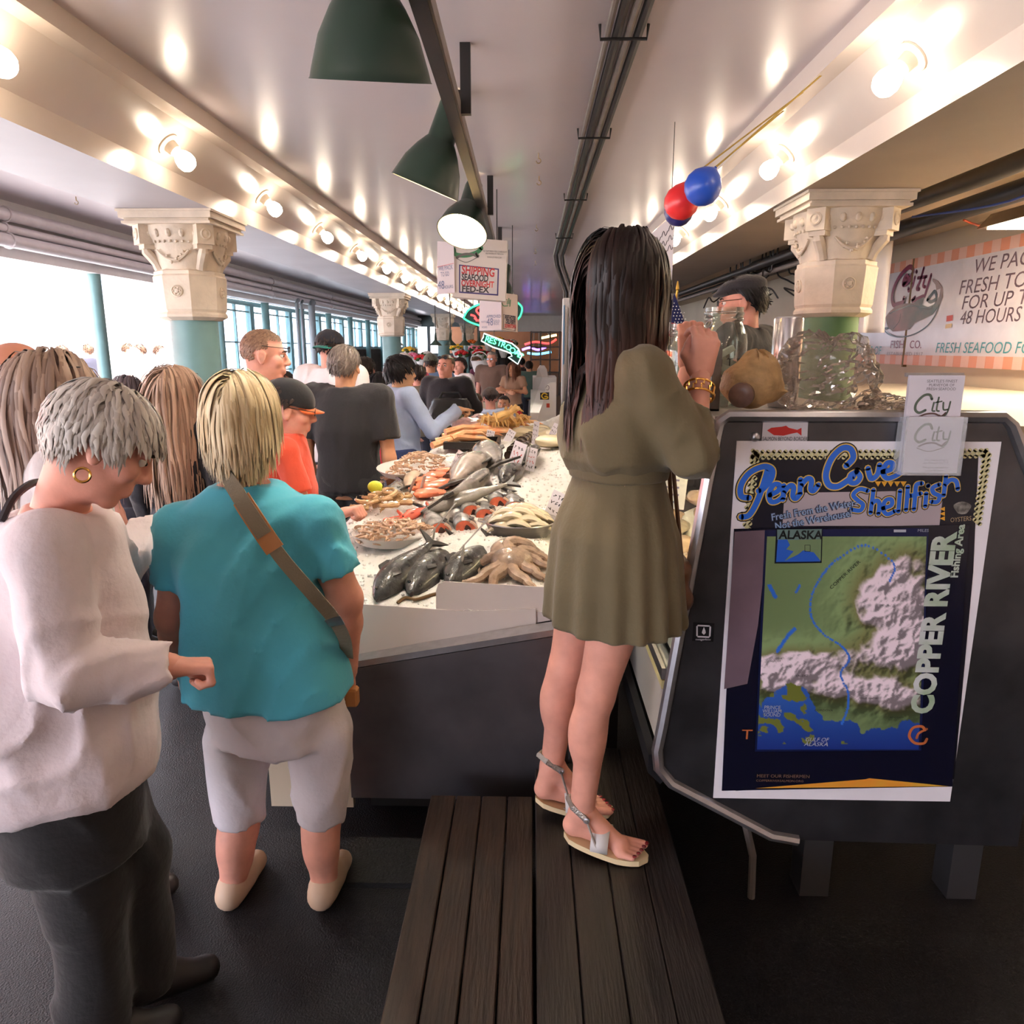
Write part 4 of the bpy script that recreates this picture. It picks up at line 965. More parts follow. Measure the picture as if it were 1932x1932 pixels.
g = G(); wtext(g, 'FRESH SEAFOOD FOR', 1771, 665, 18, 195, shear=0.15); wtext(g, 'SURVEYORS OF', 1598, 668, 14, 70, shear=0.15); g.build('teal_lettering', m_tealink, sg)
g = G(); wtext(g, 'FISH', 1685, 657, 14, 25); wtext(g, 'CO.', 1722, 657, 14, 22); g.build('plum_lettering', m_plum, sg)
g = G(); wtext(g, 'ESTABLISHED 1917', 1679, 670, 6, 68); g.build('grey_lettering', ink('greytype', (150, 140, 146)), sg)
def wpts(pts): return [(-(sgn(*p).y), sgn(*p).z) for p in pts]
WO = Vector((SXf - 0.001, 0, 0))
wz = lambda a: (1660 + a[0] * 0.1408, 440 + a[1] * 0.1408)
g = G()
for st_, w_ in (([(370, 680), (420, 600), (405, 570), (380, 600), (360, 660), (370, 690), (420, 660), (485, 540), (490, 470), (430, 460), (320, 570), (240, 720), (210, 860), (230, 960), (290, 950), (350, 930), (370, 870)], .045),
               ([(540, 510), (545, 520)], .035), ([(520, 590), (490, 700), (440, 770), (430, 740)], .035), ([(640, 470), (590, 640), (545, 740), (580, 750)], .035), ([(560, 600), (680, 580)], .03), ([(660, 590), (630, 700), (660, 720)], .03), ([(740, 560), (690, 720), (650, 840), (620, 850), (480, 910), (520, 860)], .035)):
    put_stroke(g, wpts([wz(p) for p in st_]), WO, FX, FY, w_, 0.001, 5)
g.build('script_logo', m_plum, sg)
fishp = [(120, 1130), (170, 1060), (260, 980), (380, 940), (500, 940), (560, 890), (650, 855), (620, 960), (700, 990), (780, 950), (850, 850), (870, 740), (815, 760), (800, 690), (760, 640), (760, 605), (840, 640), (890, 720), (895, 850), (850, 980), (760, 1090), (640, 1150), (520, 1200), (450, 1290), (380, 1300), (300, 1310), (220, 1320), (150, 1250)]
g = G(); put_poly(g, wpts([wz(p) for p in fishp]), WO, FX, FY, 0.002); g.build('salmon_picture', M('ink_fishgrad', (110, 124, 120), rough=0.4, col2=(176, 142, 140), vscale=3), sg)
g = G(); put_stroke(g, wpts([wz(p) for p in ((100, 1290), (160, 1350), (280, 1390), (420, 1380), (560, 1330), (700, 1230), (800, 1090), (850, 960))]), WO, FX, FY, .012, 0.0025)
put_stroke(g, wpts([wz(p) for p in ((690, 890), (740, 830), (790, 780), (810, 870), (740, 920), (690, 890))]), WO, FX, FY, .03, 0.0025); put_stroke(g, wpts([wz(p) for p in ((180, 1080), (300, 1020), (480, 970), (640, 1000), (760, 980))]), WO, FX, FY, .01, 0.0026); put_stroke(g, wpts([wz(p) for p in ((330, 1080), (310, 1180), (230, 1280))]), WO, FX, FY, .008, 0.0026); put_stroke(g, wpts([wz(p) for p in ((80, 1280), (160, 1270))]), WO, FX, FY, .02, 0.0026)
g.build('picture_outline', ink('slate', (64, 74, 78)), sg)
g = G(); g3 = G()
put_poly(g, wpts([(1794, 596), (1806, 594), (1805, 605), (1793, 607)]), WO, FX, FY, .002); put_poly(g3, wpts([(1792, 612), (1804, 610), (1803, 618), (1791, 620)]), WO, FX, FY, .002)
g.build('card_sticker', ink('cardred', (206, 80, 60)), sg); g3.build('card_sticker', ink('cardgold', (226, 190, 110)), sg)
# ================================================================== ice counter with fish
ct = thing('fish_counter', 'long steel fronted ice counter heaped with fish', 'counter', (-0.2, 4.6, 0))
m_front = M('counter_steel', (104, 100, 104), rough=0.38, metal=0.75, var=0.2, vscale=5, bump=0.05, bscale=25)
xl, xr = -0.62, 0.12
XL = lambda y: -0.90 + 0.05 * (np.asarray(y, float) - 2.37)
XR = lambda y: np.minimum(.33, .10 + (np.asarray(y, float) - 2.37) * .62)
zt = lambda x: 0.656 + (x + 0.612) * 0.182
g = G(); g.prism([(xl, 0.165), (xr, 0.165), (xr, zt(xr)), (xl, zt(xl))], 'y', 2.30, 2.33); g.build('front_panel', m_front, ct)
g = G(); A, B = (xl, zt(xl)), (xr, zt(xr))
g.add([(A[0], 2.285, A[1] - .002), (B[0], 2.285, B[1] - .002), (B[0], 2.285, B[1] + .02), (A[0], 2.285, A[1] + .02), (A[0], 2.345, A[1] - .002), (B[0], 2.345, B[1] - .002), (B[0], 2.345, B[1] + .026), (A[0], 2.345, A[1] + .026)], [(0, 1, 2, 3), (7, 6, 5, 4), (0, 4, 5, 1), (1, 5, 6, 2), (2, 6, 7, 3), (3, 7, 4, 0)]); g.build('top_rail', m_alu, ct)
g = G(); g.add([(A[0], 2.283, A[1] - .06), (B[0], 2.283, B[1] - .06), (B[0], 2.283, B[1] - .004), (A[0], 2.283, A[1] - .004), (A[0], 2.30, A[1] - .06), (B[0], 2.30, B[1] - .06), (B[0], 2.30, B[1] - .004), (A[0], 2.30, A[1] - .004)], [(0, 1, 2, 3), (7, 6, 5, 4), (0, 4, 5, 1), (1, 5, 6, 2), (2, 6, 7, 3), (3, 7, 4, 0)]); g.build('folded_lip', m_front, ct)
G().box(-0.92, -0.625, 2.34, 2.37, 0.10, 0.84).build('beige_front', M('beige_board', (198, 184, 160), rough=0.6), ct)
G().prism([(-.92, 2.37), (-.90, 2.37), (-.674, 6.9), (-.694, 6.9)], 'z', .10, .84).build('side_panel', m_front, ct)
G().prism([(.12, 2.335), (.14, 2.33), (.355, 2.74), (.355, 6.9), (.335, 6.9), (.335, 2.75)], 'z', .10, .93).build('side_panel', m_front, ct)
G().prism([(-.90, 2.37), (.12, 2.37), (.335, 2.75), (.335, 6.9), (-.674, 6.9)], 'z', .66, .70).build('tray', m_front, ct)
for (x, y) in ((-0.86, 2.42), (0.02, 2.42), (-0.64, 6.7), (0.26, 6.7)): G().box(x, x + .06, y, y + .06, 0, 0.66).build('leg', m_front, ct)
G().box(-.674, 0.335, 6.88, 6.9, 0.10, 0.92).build('rear_panel', m_front, ct)
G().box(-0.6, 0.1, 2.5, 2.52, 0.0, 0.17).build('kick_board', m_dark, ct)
# frosted sheets at the front of the ice
m_frost = M('frosted_acrylic', (214, 202, 200), rough=0.3, alpha=0.9, var=0.05, vscale=2)
def sheet(name, label, pts, y0, y1, z0, z1):
    g = G(); n = len(pts)
    f = lambda z: y0 + (y1 - y0) * (z - z0) / (z1 - z0)
    V = [(x, f(z), z) for x, z in pts] + [(x, f(z) + .005, z) for x, z in pts]
    g.add(V, [tuple(range(n)), tuple(range(2 * n - 1, n - 1, -1))] + [(i, i + n, (i + 1) % n + n, (i + 1) % n) for i in range(n)])
    return g.build(name, m_frost, ct)
p1, p2 = at(690, 1141, 2.37), at(885, 1153, 2.37)
sheet('splash_sheet', '', [(-0.66, zt(-.66) + .02), (0.02, zt(.02) + .02), (0.02, p2.z + .012), (p2.x, p2.z), (p1.x, p1.z), (-0.66, p1.z - .004)], 2.335, 2.372, 0.68, 0.86)
q1, q2 = at(822, 1100, 2.38), at(1040, 1110, 2.38)
sheet('splash_sheet', '', [(q1.x, zt(q1.x) + .022), (0.13, zt(.13) + .022), (0.13, q2.z + .006), (q2.x, q2.z), (q1.x + .03, q1.z + .002), (q1.x + .008, q1.z - .006), (q1.x, q1.z - .03)], 2.345, 2.385, 0.68, 0.9)

# ---- ice surface
def ice_h(x, y):
    x = np.asarray(x, float); y = np.asarray(y, float)
    base = 0.832 + 0.165 * (1 - np.exp(-np.clip(y - 2.37, 0, None) / 0.36)) + 0.03 * np.clip(x + 0.4, 0, 1) * np.clip((y - 2.4) / .4, 0, 1) + 0.006 * np.clip(y - 3, 0, 4)
    base = base - 0.08 * np.clip((XL(y) + .16 - x) / 0.16, 0, 1) ** 2
    base = base + 0.10 * np.clip((x - 0.12) / 0.25, 0, 1) * np.clip((y - 3.2) / 1.0, 0, 1)
    for (mx, my, mh, mr) in MOUNDS: base = base + mh * np.exp(-((x - mx) ** 2 + (y - my) ** 2) / mr ** 2)
    return base
MOUNDS = [(-0.40, 2.72, .05, .09), (-0.26, 2.74, .055, .09), (-0.12, 2.72, .045, .08), (-.3, 3.2, .05, .12), (-.15, 3.3, .05, .12), (-0.10, 3.7, .05, .25), (-0.1, 4.6, .06, .4), (-0.35, 5.2, .05, .3), (-0.55, 3.35, .03, .12), (0.02, 2.7, .045, .09)]
step = 0.013
ss = np.linspace(0, 1, 100); ys = np.arange(2.372, 6.88, step)
SS, YY = np.meshgrid(ss, ys); XX = XL(YY) + .01 + SS * (XR(YY) - XL(YY) - .012)
ZZ = ice_h(XX, YY) + 0.016 * (fbm(XX * 28, YY * 28, 3, 5) - .5) + 0.010 * (vnoise(XX * 75, YY * 75, 9) - .5)
XX = XX + 0.006 * (vnoise(XX * 70, YY * 70, 21) - .5); YY2 = YY + 0.006 * (vnoise(XX * 70 + 9, YY * 70, 22) - .5)
idx = np.arange(XX.size).reshape(XX.shape)
Fq = np.stack([idx[:-1, :-1], idx[:-1, 1:], idx[1:, 1:], idx[1:, :-1]], -1).reshape(-1, 4)
m_ice = M('crushed_ice', (240, 236, 230), rough=0.28, bump=0.35, bscale=220, var=0.03, vscale=20, spec=0.5)
me = new_mesh('crushed_ice', np.stack([XX, YY2, ZZ], -1).reshape(-1, 3), Fq, m_ice, False)
o = link('crushed_ice', me); tag(o, 'heaped crushed ice covering the fish counter', 'ice', kind='stuff')
rg = np.random.default_rng(3); n = 4200
px_ = -0.96 + (rg.random(n) ** 1.25) * 1.3; py_ = 2.375 + (rg.random(n) ** 1.3) * 4.4
ok_ = (px_ > XL(py_) + .01) & (px_ < XR(py_) - .01); px_, py_ = px_[ok_], py_[ok_]; n = len(px_); pz_ = ice_h(px_, py_) - 0.001; sz = rg.uniform(0.003, 0.006, n)
cube = np.array([(-1, -1, -1), (1, -1, -1), (1, 1, -1), (-1, 1, -1), (-1, -1, 1), (1, -1, 1), (1, 1, 1), (-1, 1, 1)], float)
cf = np.array([(0, 3, 2, 1), (4, 5, 6, 7), (0, 1, 5, 4), (1, 2, 6, 5), (2, 3, 7, 6), (3, 0, 4, 7)])
q = rg.normal(size=(n, 4)); q /= np.linalg.norm(q, axis=1)[:, None]
w_, x_, y_, z_ = q.T
Rm = np.stack([1 - 2 * (y_ ** 2 + z_ ** 2), 2 * (x_ * y_ - z_ * w_), 2 * (x_ * z_ + y_ * w_), 2 * (x_ * y_ + z_ * w_), 1 - 2 * (x_ ** 2 + z_ ** 2), 2 * (y_ * z_ - x_ * w_), 2 * (x_ * z_ - y_ * w_), 2 * (y_ * z_ + x_ * w_), 1 - 2 * (x_ ** 2 + y_ ** 2)], -1).reshape(n, 3, 3)
Vc = np.einsum('nij,kj->nki', Rm, cube) * (sz[:, None, None] * rg.uniform(.5, 1.1, (n, 1, 3))) + np.stack([px_, py_, pz_], -1)[:, None, :]
Fc_ = (cf[None] + (np.arange(n) * 8)[:, None, None]).reshape(-1, 4)
o = link('ice_chips', new_mesh('ice_chips', Vc.reshape(-1, 3), Fc_, m_ice)); tag(o, 'loose chips of ice scattered over the fish counter', 'ice', kind='stuff')
IZ = lambda x, y: float(ice_h(x, y))
def on_ice(px, py, up=0.0):
    "where the line of sight through a photo point meets the ice"
    z = 0.95
    for _ in range(12):
        p = atz(px, py, z); z = 0.5 * z + 0.5 * (IZ(min(max(p.x, -1), .4), min(max(p.y, 2.3), 7)) + up)
    return atz(px, py, z)

# ---- whole fish: local frame, head towards +x, belly down
def fish_mesh_parts(root, L, W, Hh, mats, mouth=True, cut=None, seed=0, bend=0.0):
    body, fin, eyem, mouthm = mats
    prof = [(0.0, .07), (.015, .20), (.05, .36), (.10, .55), (.17, .75), (.24, .88), (.34, 1.0), (.46, .97), (.58, .84), (.70, .62), (.82, .38), (.90, .26), (.95, .24)]
    seg = 16; V = []; Fc = []
    P = [p for p in prof if cut is None or p[0] >= cut]
    def pos(u): return (0.5 - u) * L, bend * L * (u - .3) ** 2
    for i, (u, r) in enumerate(P):
        x, yb = pos(u)
        for k in range(seg):
            a = 2 * math.pi * k / seg
            ca, sa = math.cos(a), math.sin(a)
            V.append((x, yb + ca * W * .5 * r, sa * Hh * .5 * r * (1.0 if sa > 0 else 1.05) - (.10 * Hh * (1 - u / .2) if u < .2 else 0)))
    n = len(P)
    Fc = [(i * seg + k, i * seg + (k + 1) % seg, (i + 1) * seg + (k + 1) % seg, (i + 1) * seg + k) for i in range(n - 1) for k in range(seg)]
    Fc += [tuple(range(seg))[::-1], tuple((n - 1) * seg + k for k in range(seg))]
    G().add(V, Fc).build('body', body, root, smooth=True, local=True)
    xt, yt = pos(.94)
    g = G(); t = .006
    for s in (-1, 1):
        pts = [(xt + .02 * L, 0), (xt - .04 * L, s * .2 * Hh), (xt - .13 * L, s * .62 * Hh), (xt - .10 * L, s * .2 * Hh), (xt - .07 * L, 0)]
        g.add([(p[0], yt - t, p[1]) for p in pts] + [(p[0], yt + t, p[1]) for p in pts], [(0, 1, 2, 3, 4), (9, 8, 7, 6, 5)] + [(i, (i + 1) % 5, (i + 1) % 5 + 5, i + 5) for i in range(5)])
    g.build('tail_fin', fin, root, local=True)
    g = G(); xd = pos(.42)[0]
    pts = [(xd + .09 * L, .46 * Hh), (xd + .05 * L, .64 * Hh), (xd - .06 * L, .58 * Hh), (xd - .10 * L, .44 * Hh)]
    g.add([(p[0], -.004, p[1]) for p in pts] + [(p[0], .004, p[1]) for p in pts], [(0, 1, 2, 3), (7, 6, 5, 4)] + [(i, (i + 1) % 4, (i + 1) % 4 + 4, i + 4) for i in range(4)]); g.build('dorsal_fin', fin, root, local=True)
    for s in (-1, 1):
        g = G(); xp = pos(.26)[0]
        pts = [(xp, s * W * .45, -.12 * Hh), (xp - .07 * L, s * W * .52, -.26 * Hh), (xp - .10 * L, s * W * .51, -.16 * Hh), (xp - .03 * L, s * W * .47, -.02 * Hh)]
        g.add(pts + [(p[0], p[1] + s * .004, p[2]) for p in pts], [(0, 1, 2, 3), (7, 6, 5, 4)] + [(i, (i + 1) % 4, (i + 1) % 4 + 4, i + 4) for i in range(4)]); g.build('pectoral_fin', fin, root, local=True)
        if cut is None:
            xe = pos(.085)[0]
            g = G(); g.ball((xe, s * W * .21, .06 * Hh), .035 * Hh + .002, 10, 8); e = g.build('eye', eyem, root, smooth=True, local=True)
    if cut is not None:
        x = pos(P[0][0])[0]; r = P[0][1]
        g = G(); pts = [(x + .003, math.cos(a) * W * .47 * r, math.sin(a) * Hh * .47 * r) for a in np.linspace(0, 6.283, 21)[:-1]]; g.add(pts, [tuple(range(20))]); g.build('cut_flesh', mouthm, root, local=True)
        g = G(); pts = [(x + .005, math.cos(a) * W * .22 * r * (1 + .3 * math.sin(3 * a)), math.sin(a) * Hh * .20 * r * (1 + .3 * math.cos(2 * a)) - .06 * Hh) for a in np.linspace(0, 6.283, 15)[:-1]]; g.add(pts, [tuple(range(14))]); g.build('belly_cavity', M('fish_cavity', (52, 20, 18), rough=0.4), root, local=True)
        g = G(); g.tube([(x + .004, math.cos(a) * W * .49 * r, math.sin(a) * Hh * .5 * r) for a in np.linspace(math.pi * 1.05, math.pi * 1.95, 10)], .006, 6); g.build('belly_flap', M('fish_flap', (232, 196, 176), rough=0.3), root, smooth=True, local=True)
    elif mouth:
        g = G(); xm = pos(0.03)[0]
        g.ball((xm, 0, -.16 * Hh), .10 * Hh, 10, 8, (1.3, W / Hh * 1.1, .5)); g.build('mouth', mouthm, root, smooth=True, local=True)
m_dk = M('fish_dark', (62, 62, 62), rough=0.22, var=0.6, vscale=26, coat=0.5, bump=0.25, bscale=160)
m_gr = M('fish_grey', (136, 130, 124), rough=0.2, var=0.4, vscale=12, coat=0.6, bump=0.2, bscale=140)
m_sv = M('fish_silver', (150, 148, 146), rough=0.25, var=0.45, vscale=24, coat=0.6, bump=0.2, bscale=140)
m_rd = M('fish_red', (226, 104, 84), rough=0.2, var=0.2, vscale=14, coat=0.6)
m_fin = M('fish_fin', (60, 56, 54), rough=0.35, var=0.3, vscale=30); m_finr = M('fish_fin_red', (206, 90, 70), rough=0.35)
m_eye = M('fish_eye', (20, 22, 26), rough=0.05, coat=1.0); m_mouth = M('fish_mouth', (40, 32, 30), rough=0.4); m_flesh = M('salmon_flesh', (212, 108, 82), rough=0.3, var=0.25, vscale=30, coat=0.3)
def fish(label, hpx, tpx, zc, L, W, Hh, mats, roll=0.0, cut=None, group=None, name='fish', tilt=0.0, bend=0.0, pitch=None):
    "lay a fish on the ice so that its head points to photo point hpx and its tail to tpx"
    a = on_ice(*hpx, .03); b = on_ice(*tpx, .03)
    d = (a - b); ang = math.atan2(d.y, d.x)
    pt = math.atan2(-d.z, math.hypot(d.x, d.y)) if pitch is None else pitch
    c = a - d.normalized() * L * (.5 - (cut or 0))
    o = thing(name, label, 'fish', (c.x, c.y, c.z - .03 + W * .2 + tilt), group)
    o.rotation_mode = 'XYZ'; o.rotation_euler = (Matrix.Rotation(ang, 3, 'Z') @ Matrix.Rotation(pt, 3, 'Y') @ Matrix.Rotation(roll, 3, 'X')).to_euler()
    fish_mesh_parts(o, L, W, Hh, mats, cut=cut, bend=bend)
    return o
DK = (m_dk, m_fin, m_eye, m_mouth); GR = (m_gr, m_fin, m_eye, m_mouth); SV = (m_sv, m_fin, m_eye, m_flesh); RD = (m_rd, m_finr, m_eye, m_finr)
gF = 'big dark fish at the front of the ice'
fish('dark salmon with gaping mouth, leftmost in the front row', (702, 1122), (800, 1030), 0.885, 0.36, 0.088, 0.12, DK, 1.15, None, gF, tilt=.0)
fish('dark salmon in the middle of the front row', (764, 1112), (905, 985), 0.89, 0.42, 0.10, 0.145, DK, 1.2, None, gF, tilt=.0)
fish('dark salmon next to the octopus in the front row', (838, 1096), (950, 1000), 0.895, 0.36, 0.092, 0.13, DK, 1.2, None, gF, tilt=.0)
gS = 'headless salmon showing red cut flesh'
for lb, h, t, z in (('headless salmon with red cut end nearest the prawn tray', (830, 990), (790, 930), .97), ('headless salmon with red cut end beside the long metal skewer', (879, 986), (850, 920), .97), ('headless salmon with red cut end in the middle of the ice', (892, 957), (850, 900), .98), ('headless salmon with red cut end, highest of the group', (942, 941), (900, 880), .99), ('small headless salmon half buried left of the steel bowl', (917, 964), (905, 900), .98), ('headless salmon half buried behind the steel bowl', (974, 950), (950, 890), 1.0)):
    fish(lb, h, t, z, 0.40, 0.082, 0.105, SV, 1.25, 0.24, gS, tilt=-.012)
gR = 'small red rockfish'
fish('small red rockfish, left one of two on the ice', (722, 992), (760, 966), .93, 0.19, 0.04, 0.055, RD, 1.1, None, gR, tilt=.01)
fish('small red rockfish, right one of two on the ice', (756, 975), (800, 955), .94, 0.19, 0.04, 0.05, RD, 1.1, None, gR, tilt=.01)
gW = 'whole grey fish on the ice'
fish('slender grey fish lying across the middle of the ice', (923, 893), (858, 955), 1.0, 0.72, 0.09, 0.11, GR, 1.0, None, gW, tilt=.03, bend=.15)
fish('broad pale grey fish beside the red fillets', (905, 870), (850, 925), 1.0, 0.75, 0.14, 0.2, (M('fish_pale', (170, 156, 146), rough=0.22, var=0.35, vscale=10, coat=0.5), m_fin, m_eye, m_mouth), 1.2, None, gW, tilt=.03)
fish('dark grey fish below the big price card', (945, 915), (1000, 870), 1.01, 0.55, 0.09, 0.11, DK, 1.1, None, gW, tilt=.03)
fish('humped grey fish half buried near the top of the ice', (905, 850), (958, 895), 1.03, 0.7, 0.13, 0.17, GR, 1.2, None, gW, tilt=.03)
fish('small grey fish beneath the slender one', (792, 962), (862, 940), .96, 0.42, 0.06, 0.08, GR, 1.2, None, gW, tilt=.01)
fish('dark fish lying behind the big price card', (1015, 850), (985, 880), 1.02, 0.5, 0.08, 0.1, DK, 1.1, None, gW, tilt=.04)
fish('pale sand coloured fish left of the red fillets', (785, 890), (752, 938), .96, 0.45, 0.07, 0.09, (M('fish_sand', (206, 184, 158), rough=0.3, var=0.2, vscale=12, coat=0.4), m_fin, m_eye, m_mouth), 1.2, None, gW, tilt=.01)
fish('narrow silver fish left of the pale sand coloured one', (738, 930), (772, 884), .95, 0.42, 0.05, 0.07, (m_sv, m_fin, m_eye, m_mouth), 1.2, None, gW, tilt=.005)
# fillets
m_fil = M('salmon_fillet', (240, 132, 96), rough=0.25, var=0.18, vscale=25, coat=0.4)
for i, (px, py, rz) in enumerate(((805, 918, .4), (822, 908, .9), (815, 930, .2), (832, 922, 1.2), (808, 942, .6), (835, 900, .3), (798, 930, 1.0))):
    p = on_ice(px, py)
    o = lump('salmon_fillet', (p.x, p.y, IZ(p.x, p.y) + .03), (.085, .055, .022), m_fil, i, None, rz, .2, 16, 10)
    tag(o, ['orange salmon fillet at the left of the fillet pile', 'orange salmon fillet at the upper middle of the pile', 'orange salmon fillet in the centre of the pile', 'orange salmon fillet at the right of the pile', 'lowest orange salmon fillet of the pile', 'topmost orange salmon fillet of the pile', 'orange salmon fillet at the left lower side of the pile'][i], 'fish', 'salmon fillets in a pile')
# prawns on trays
def prawn_proto(name, L, mat):
    t = thing(name, 'x', 'prawn'); g = G(); P = []; R = []
    for i in range(9):
        u = i / 8; a = u * 2.5
        P.append((math.cos(a) * L * .32, 0, math.sin(a) * L * .32)); R.append(L * (.115 - .07 * u) * (1.0 + (.14 if i % 2 else 0)))
    g.tube(P, R, 7); g.build('shell', mat, t, smooth=True, local=True)
    g = G(); e = P[-1]
    for s in (-1, 0, 1): g.tube([e, (e[0] - L * .08, s * L * .07, e[2] - L * .1)], [L * .03, L * .01], 5)
    g.build('tail_fan', mat, t, local=True)
    g = G(); h = P[0]
    for s in (-1, 1): g.tube([h, (h[0] + L * .1, s * L * .06, h[2] - L * .18), (h[0] - L * .1, s * L * .14, h[2] - L * .3)], L * .008, 4)
    g.build('antenna', mat, t, local=True)
    return t
pm1 = prawn_proto('prawn', 0.062, M('prawn_pink', (206, 170, 142), rough=0.22, var=0.25, vscale=30, coat=0.5))
pm2 = prawn_proto('prawn', 0.125, M('prawn_tan', (196, 160, 116), rough=0.2, var=0.35, vscale=20, coat=0.6))
def prawns(proto, cx, cy, rx, ry, n, lab, group, seed, zoff, lay=2, dome=.03):
    rs = random.Random(seed); rows = max(1, int(round(n ** .5 * .8))); k = 0
    for i in range(n):
        u = (i + .5) / n; r = math.sqrt(u); a = i * 2.39996
        x = cx + rx * r * math.cos(a); y = cy + ry * r * math.sin(a)
        o = proto if not proto.get('used') else copy_tree(proto); proto['used'] = 1
        o.location = (x, y, IZ(x, y) + zoff + dome * (1 - u) + rs.uniform(0, .008)); o.rotation_euler = (1.35 + rs.uniform(-.25, .25), rs.uniform(-.3, .3), rs.uniform(0, 6.28))
        o['label'] = lab; o['group'] = group; k += 1
def tray(label, px, py, zc, rx, ry, mat, rot=0.0):
    p = on_ice(px, py); z = IZ(p.x, p.y) + .008
    t = thing('serving_tray', label, 'tray', (p.x, p.y, z)); g = G(); n = 28; V = []
    for (s, h) in ((.86, .0), (1.0, .03), (1.04, .032), (1.02, .026), (.86, -.006)):
        V += [(p.x + rx * s * math.cos(2 * math.pi * k / n), p.y + ry * s * math.sin(2 * math.pi * k / n), z + h) for k in range(n)]
    g.add(V, [(i * n + k, i * n + (k + 1) % n, (i + 1) * n + (k + 1) % n, (i + 1) * n + k) for i in range(4) for k in range(n)] + [tuple(range(n)), tuple(4 * n + k for k in range(n))[::-1]]); g.build('dish', mat, t, smooth=True)
    return p
p = tray('oval tray of small pink prawns at the front left of the ice', 742, 1022, .91, .155, .14, M('tray_plastic', (214, 206, 200), rough=0.4))
prawns(pm1, p.x, p.y, .14, .125, 90, 'small pink prawn on the front oval tray', 'prawns on the front tray', 1, .034)
p = on_ice(722, 962); prawns(pm2, p.x, p.y, .12, .10, 16, 'big tan prawn in the heap by the yellow lemon', 'big prawns by the lemon', 2, .03, dome=.03)
p = tray('tray heaped with prawns beside the blue sleeved boy', 782, 892, .96, .2, .3, M('tray_plastic'))
prawns(pm1, p.x, p.y, .18, .27, 110, 'small prawn on the heaped tray at the far left', 'prawns on the far tray', 3, .04, dome=.06)
p = on_ice(709, 948); o = thing('lemon', 'bright yellow lemon on the big prawns', 'lemon', (p.x, p.y, IZ(p.x, p.y) + .075))
g = G(); g.ball((0, 0, 0), .03, 16, 12, (1.2, 1, .95)); g.build('peel', M('lemon_peel', (214, 222, 70), rough=0.4, bump=.2, bscale=120), o, smooth=True, local=True)
g = G(); g.ball((.034, 0, 0), .007, 8, 6); g.build('tip', M('lemon_tip', (120, 110, 40), rough=0.6), o, smooth=True, local=True)
# steel bowl with squid
pb_ = on_ice(982, 985, .05); bz = IZ(pb_.x, pb_.y) - .015; br_ = .145
bw = thing('steel_bowl', 'steel bowl heaped with pale squid', 'bowl', (pb_.x, pb_.y, bz))
G().lathe([(.09, 0), (.105, .005), (.128, .04), (br_, .072), (br_ + .006, .075), (br_ + .004, .079), (br_ - .004, .076), (.12, .04), (.09, .012), (.01, .01)], (pb_.x, pb_.y, bz), 40).build('shell', m_steel, bw, smooth=True)
for s in (-1, 1): G().tube([(pb_.x + s * (br_), pb_.y - .03, bz + .07), (pb_.x + s * (br_ + .022), pb_.y - .02, bz + .074), (pb_.x + s * (br_ + .022), pb_.y + .02, bz + .074), (pb_.x + s * br_, pb_.y + .03, bz + .07)], .004, 6).build('handle', m_steel, bw, smooth=True)
m_sq = M('squid_flesh', (240, 226, 196), rough=0.12, var=0.06, vscale=20, coat=0.8)
rs = random.Random(8)
for i in range(22):
    u = (i + .5) / 22; r = math.sqrt(u) * .105; a = i * 2.39996; x = pb_.x + r * math.cos(a); y = pb_.y + r * math.sin(a)
    z = bz + .085 + .05 * (1 - u); aa = rs.uniform(-.4, .4)
    g = G(); P = [Vector((x + math.cos(aa) * (q - .5) * .13, y + math.sin(aa) * (q - .5) * .13, z - .03 * (2 * q - 1) ** 2 - .018 * r / .1)) for q in np.linspace(0, 1, 7)]
    g.tube(P, [.004, .016, .021, .022, .02, .014, .005], 8, flat=.7)
    tag(g.build('squid', m_sq, None, smooth=True), 'pale squid tube heaped in the steel bowl', 'squid', 'squid in the steel bowl')
# octopus
oc = on_ice(968, 1062, .03); ozz = IZ(oc.x, oc.y)
op = thing('octopus', 'grey brown octopus with arms spread on the front ice', 'octopus', (oc.x, oc.y, ozz))
m_oct = M('octopus_skin', (168, 142, 122), rough=0.22, var=0.35, vscale=24, coat=0.5, bump=.3, bscale=80)
g = G(); g.ball((oc.x + .0, oc.y + .03, ozz + .03), 1, 20, 14, (.085, .07, .05)); g.ball((oc.x - .03, oc.y + .10, ozz + .045), 1, 18, 12, (.06, .07, .045)); g.build('mantle', m_oct, op, smooth=True)
ARM = [[(955, 1075), (935, 1090), (925, 1108), (930, 1100)], [(945, 1070), (915, 1085), (890, 1095), (870, 1092)], [(965, 1078), (985, 1092), (1003, 1103), (1010, 1112)], [(985, 1070), (1005, 1078), (1022, 1086), (1030, 1088)], [(990, 1055), (1012, 1060), (1030, 1065), (1040, 1062)], [(985, 1045), (1008, 1045), (1028, 1052), (1042, 1056)], [(950, 1050), (925, 1055), (905, 1062), (900, 1075)], [(960, 1030), (985, 1025), (1010, 1035), (1030, 1048)]]
for i, A_ in enumerate(ARM):
    P = []
    for j, (x, y) in enumerate(A_):
        w = on_ice(x, y, .02); P.append((w.x, w.y, IZ(w.x, w.y) + .03 - .007 * j))
    P = smooth_path([(oc.x, oc.y + .03, ozz + .035)] + P, 6); n_ = len(P)
    P = [(q_[0] + .004 * math.sin(j * .9 + i), q_[1], q_[2]) for j, q_ in enumerate(P)]
    G().tube(P, [.026 * (1 - j / n_) ** .8 + .004 + (.0015 if j % 2 else 0) for j in range(n_)], 8).build('arm', m_oct, op, smooth=True)
g = G(); P = [on_ice(x, y) for x, y in ((750, 1142), (765, 1132), (785, 1135), (810, 1128), (828, 1123))]
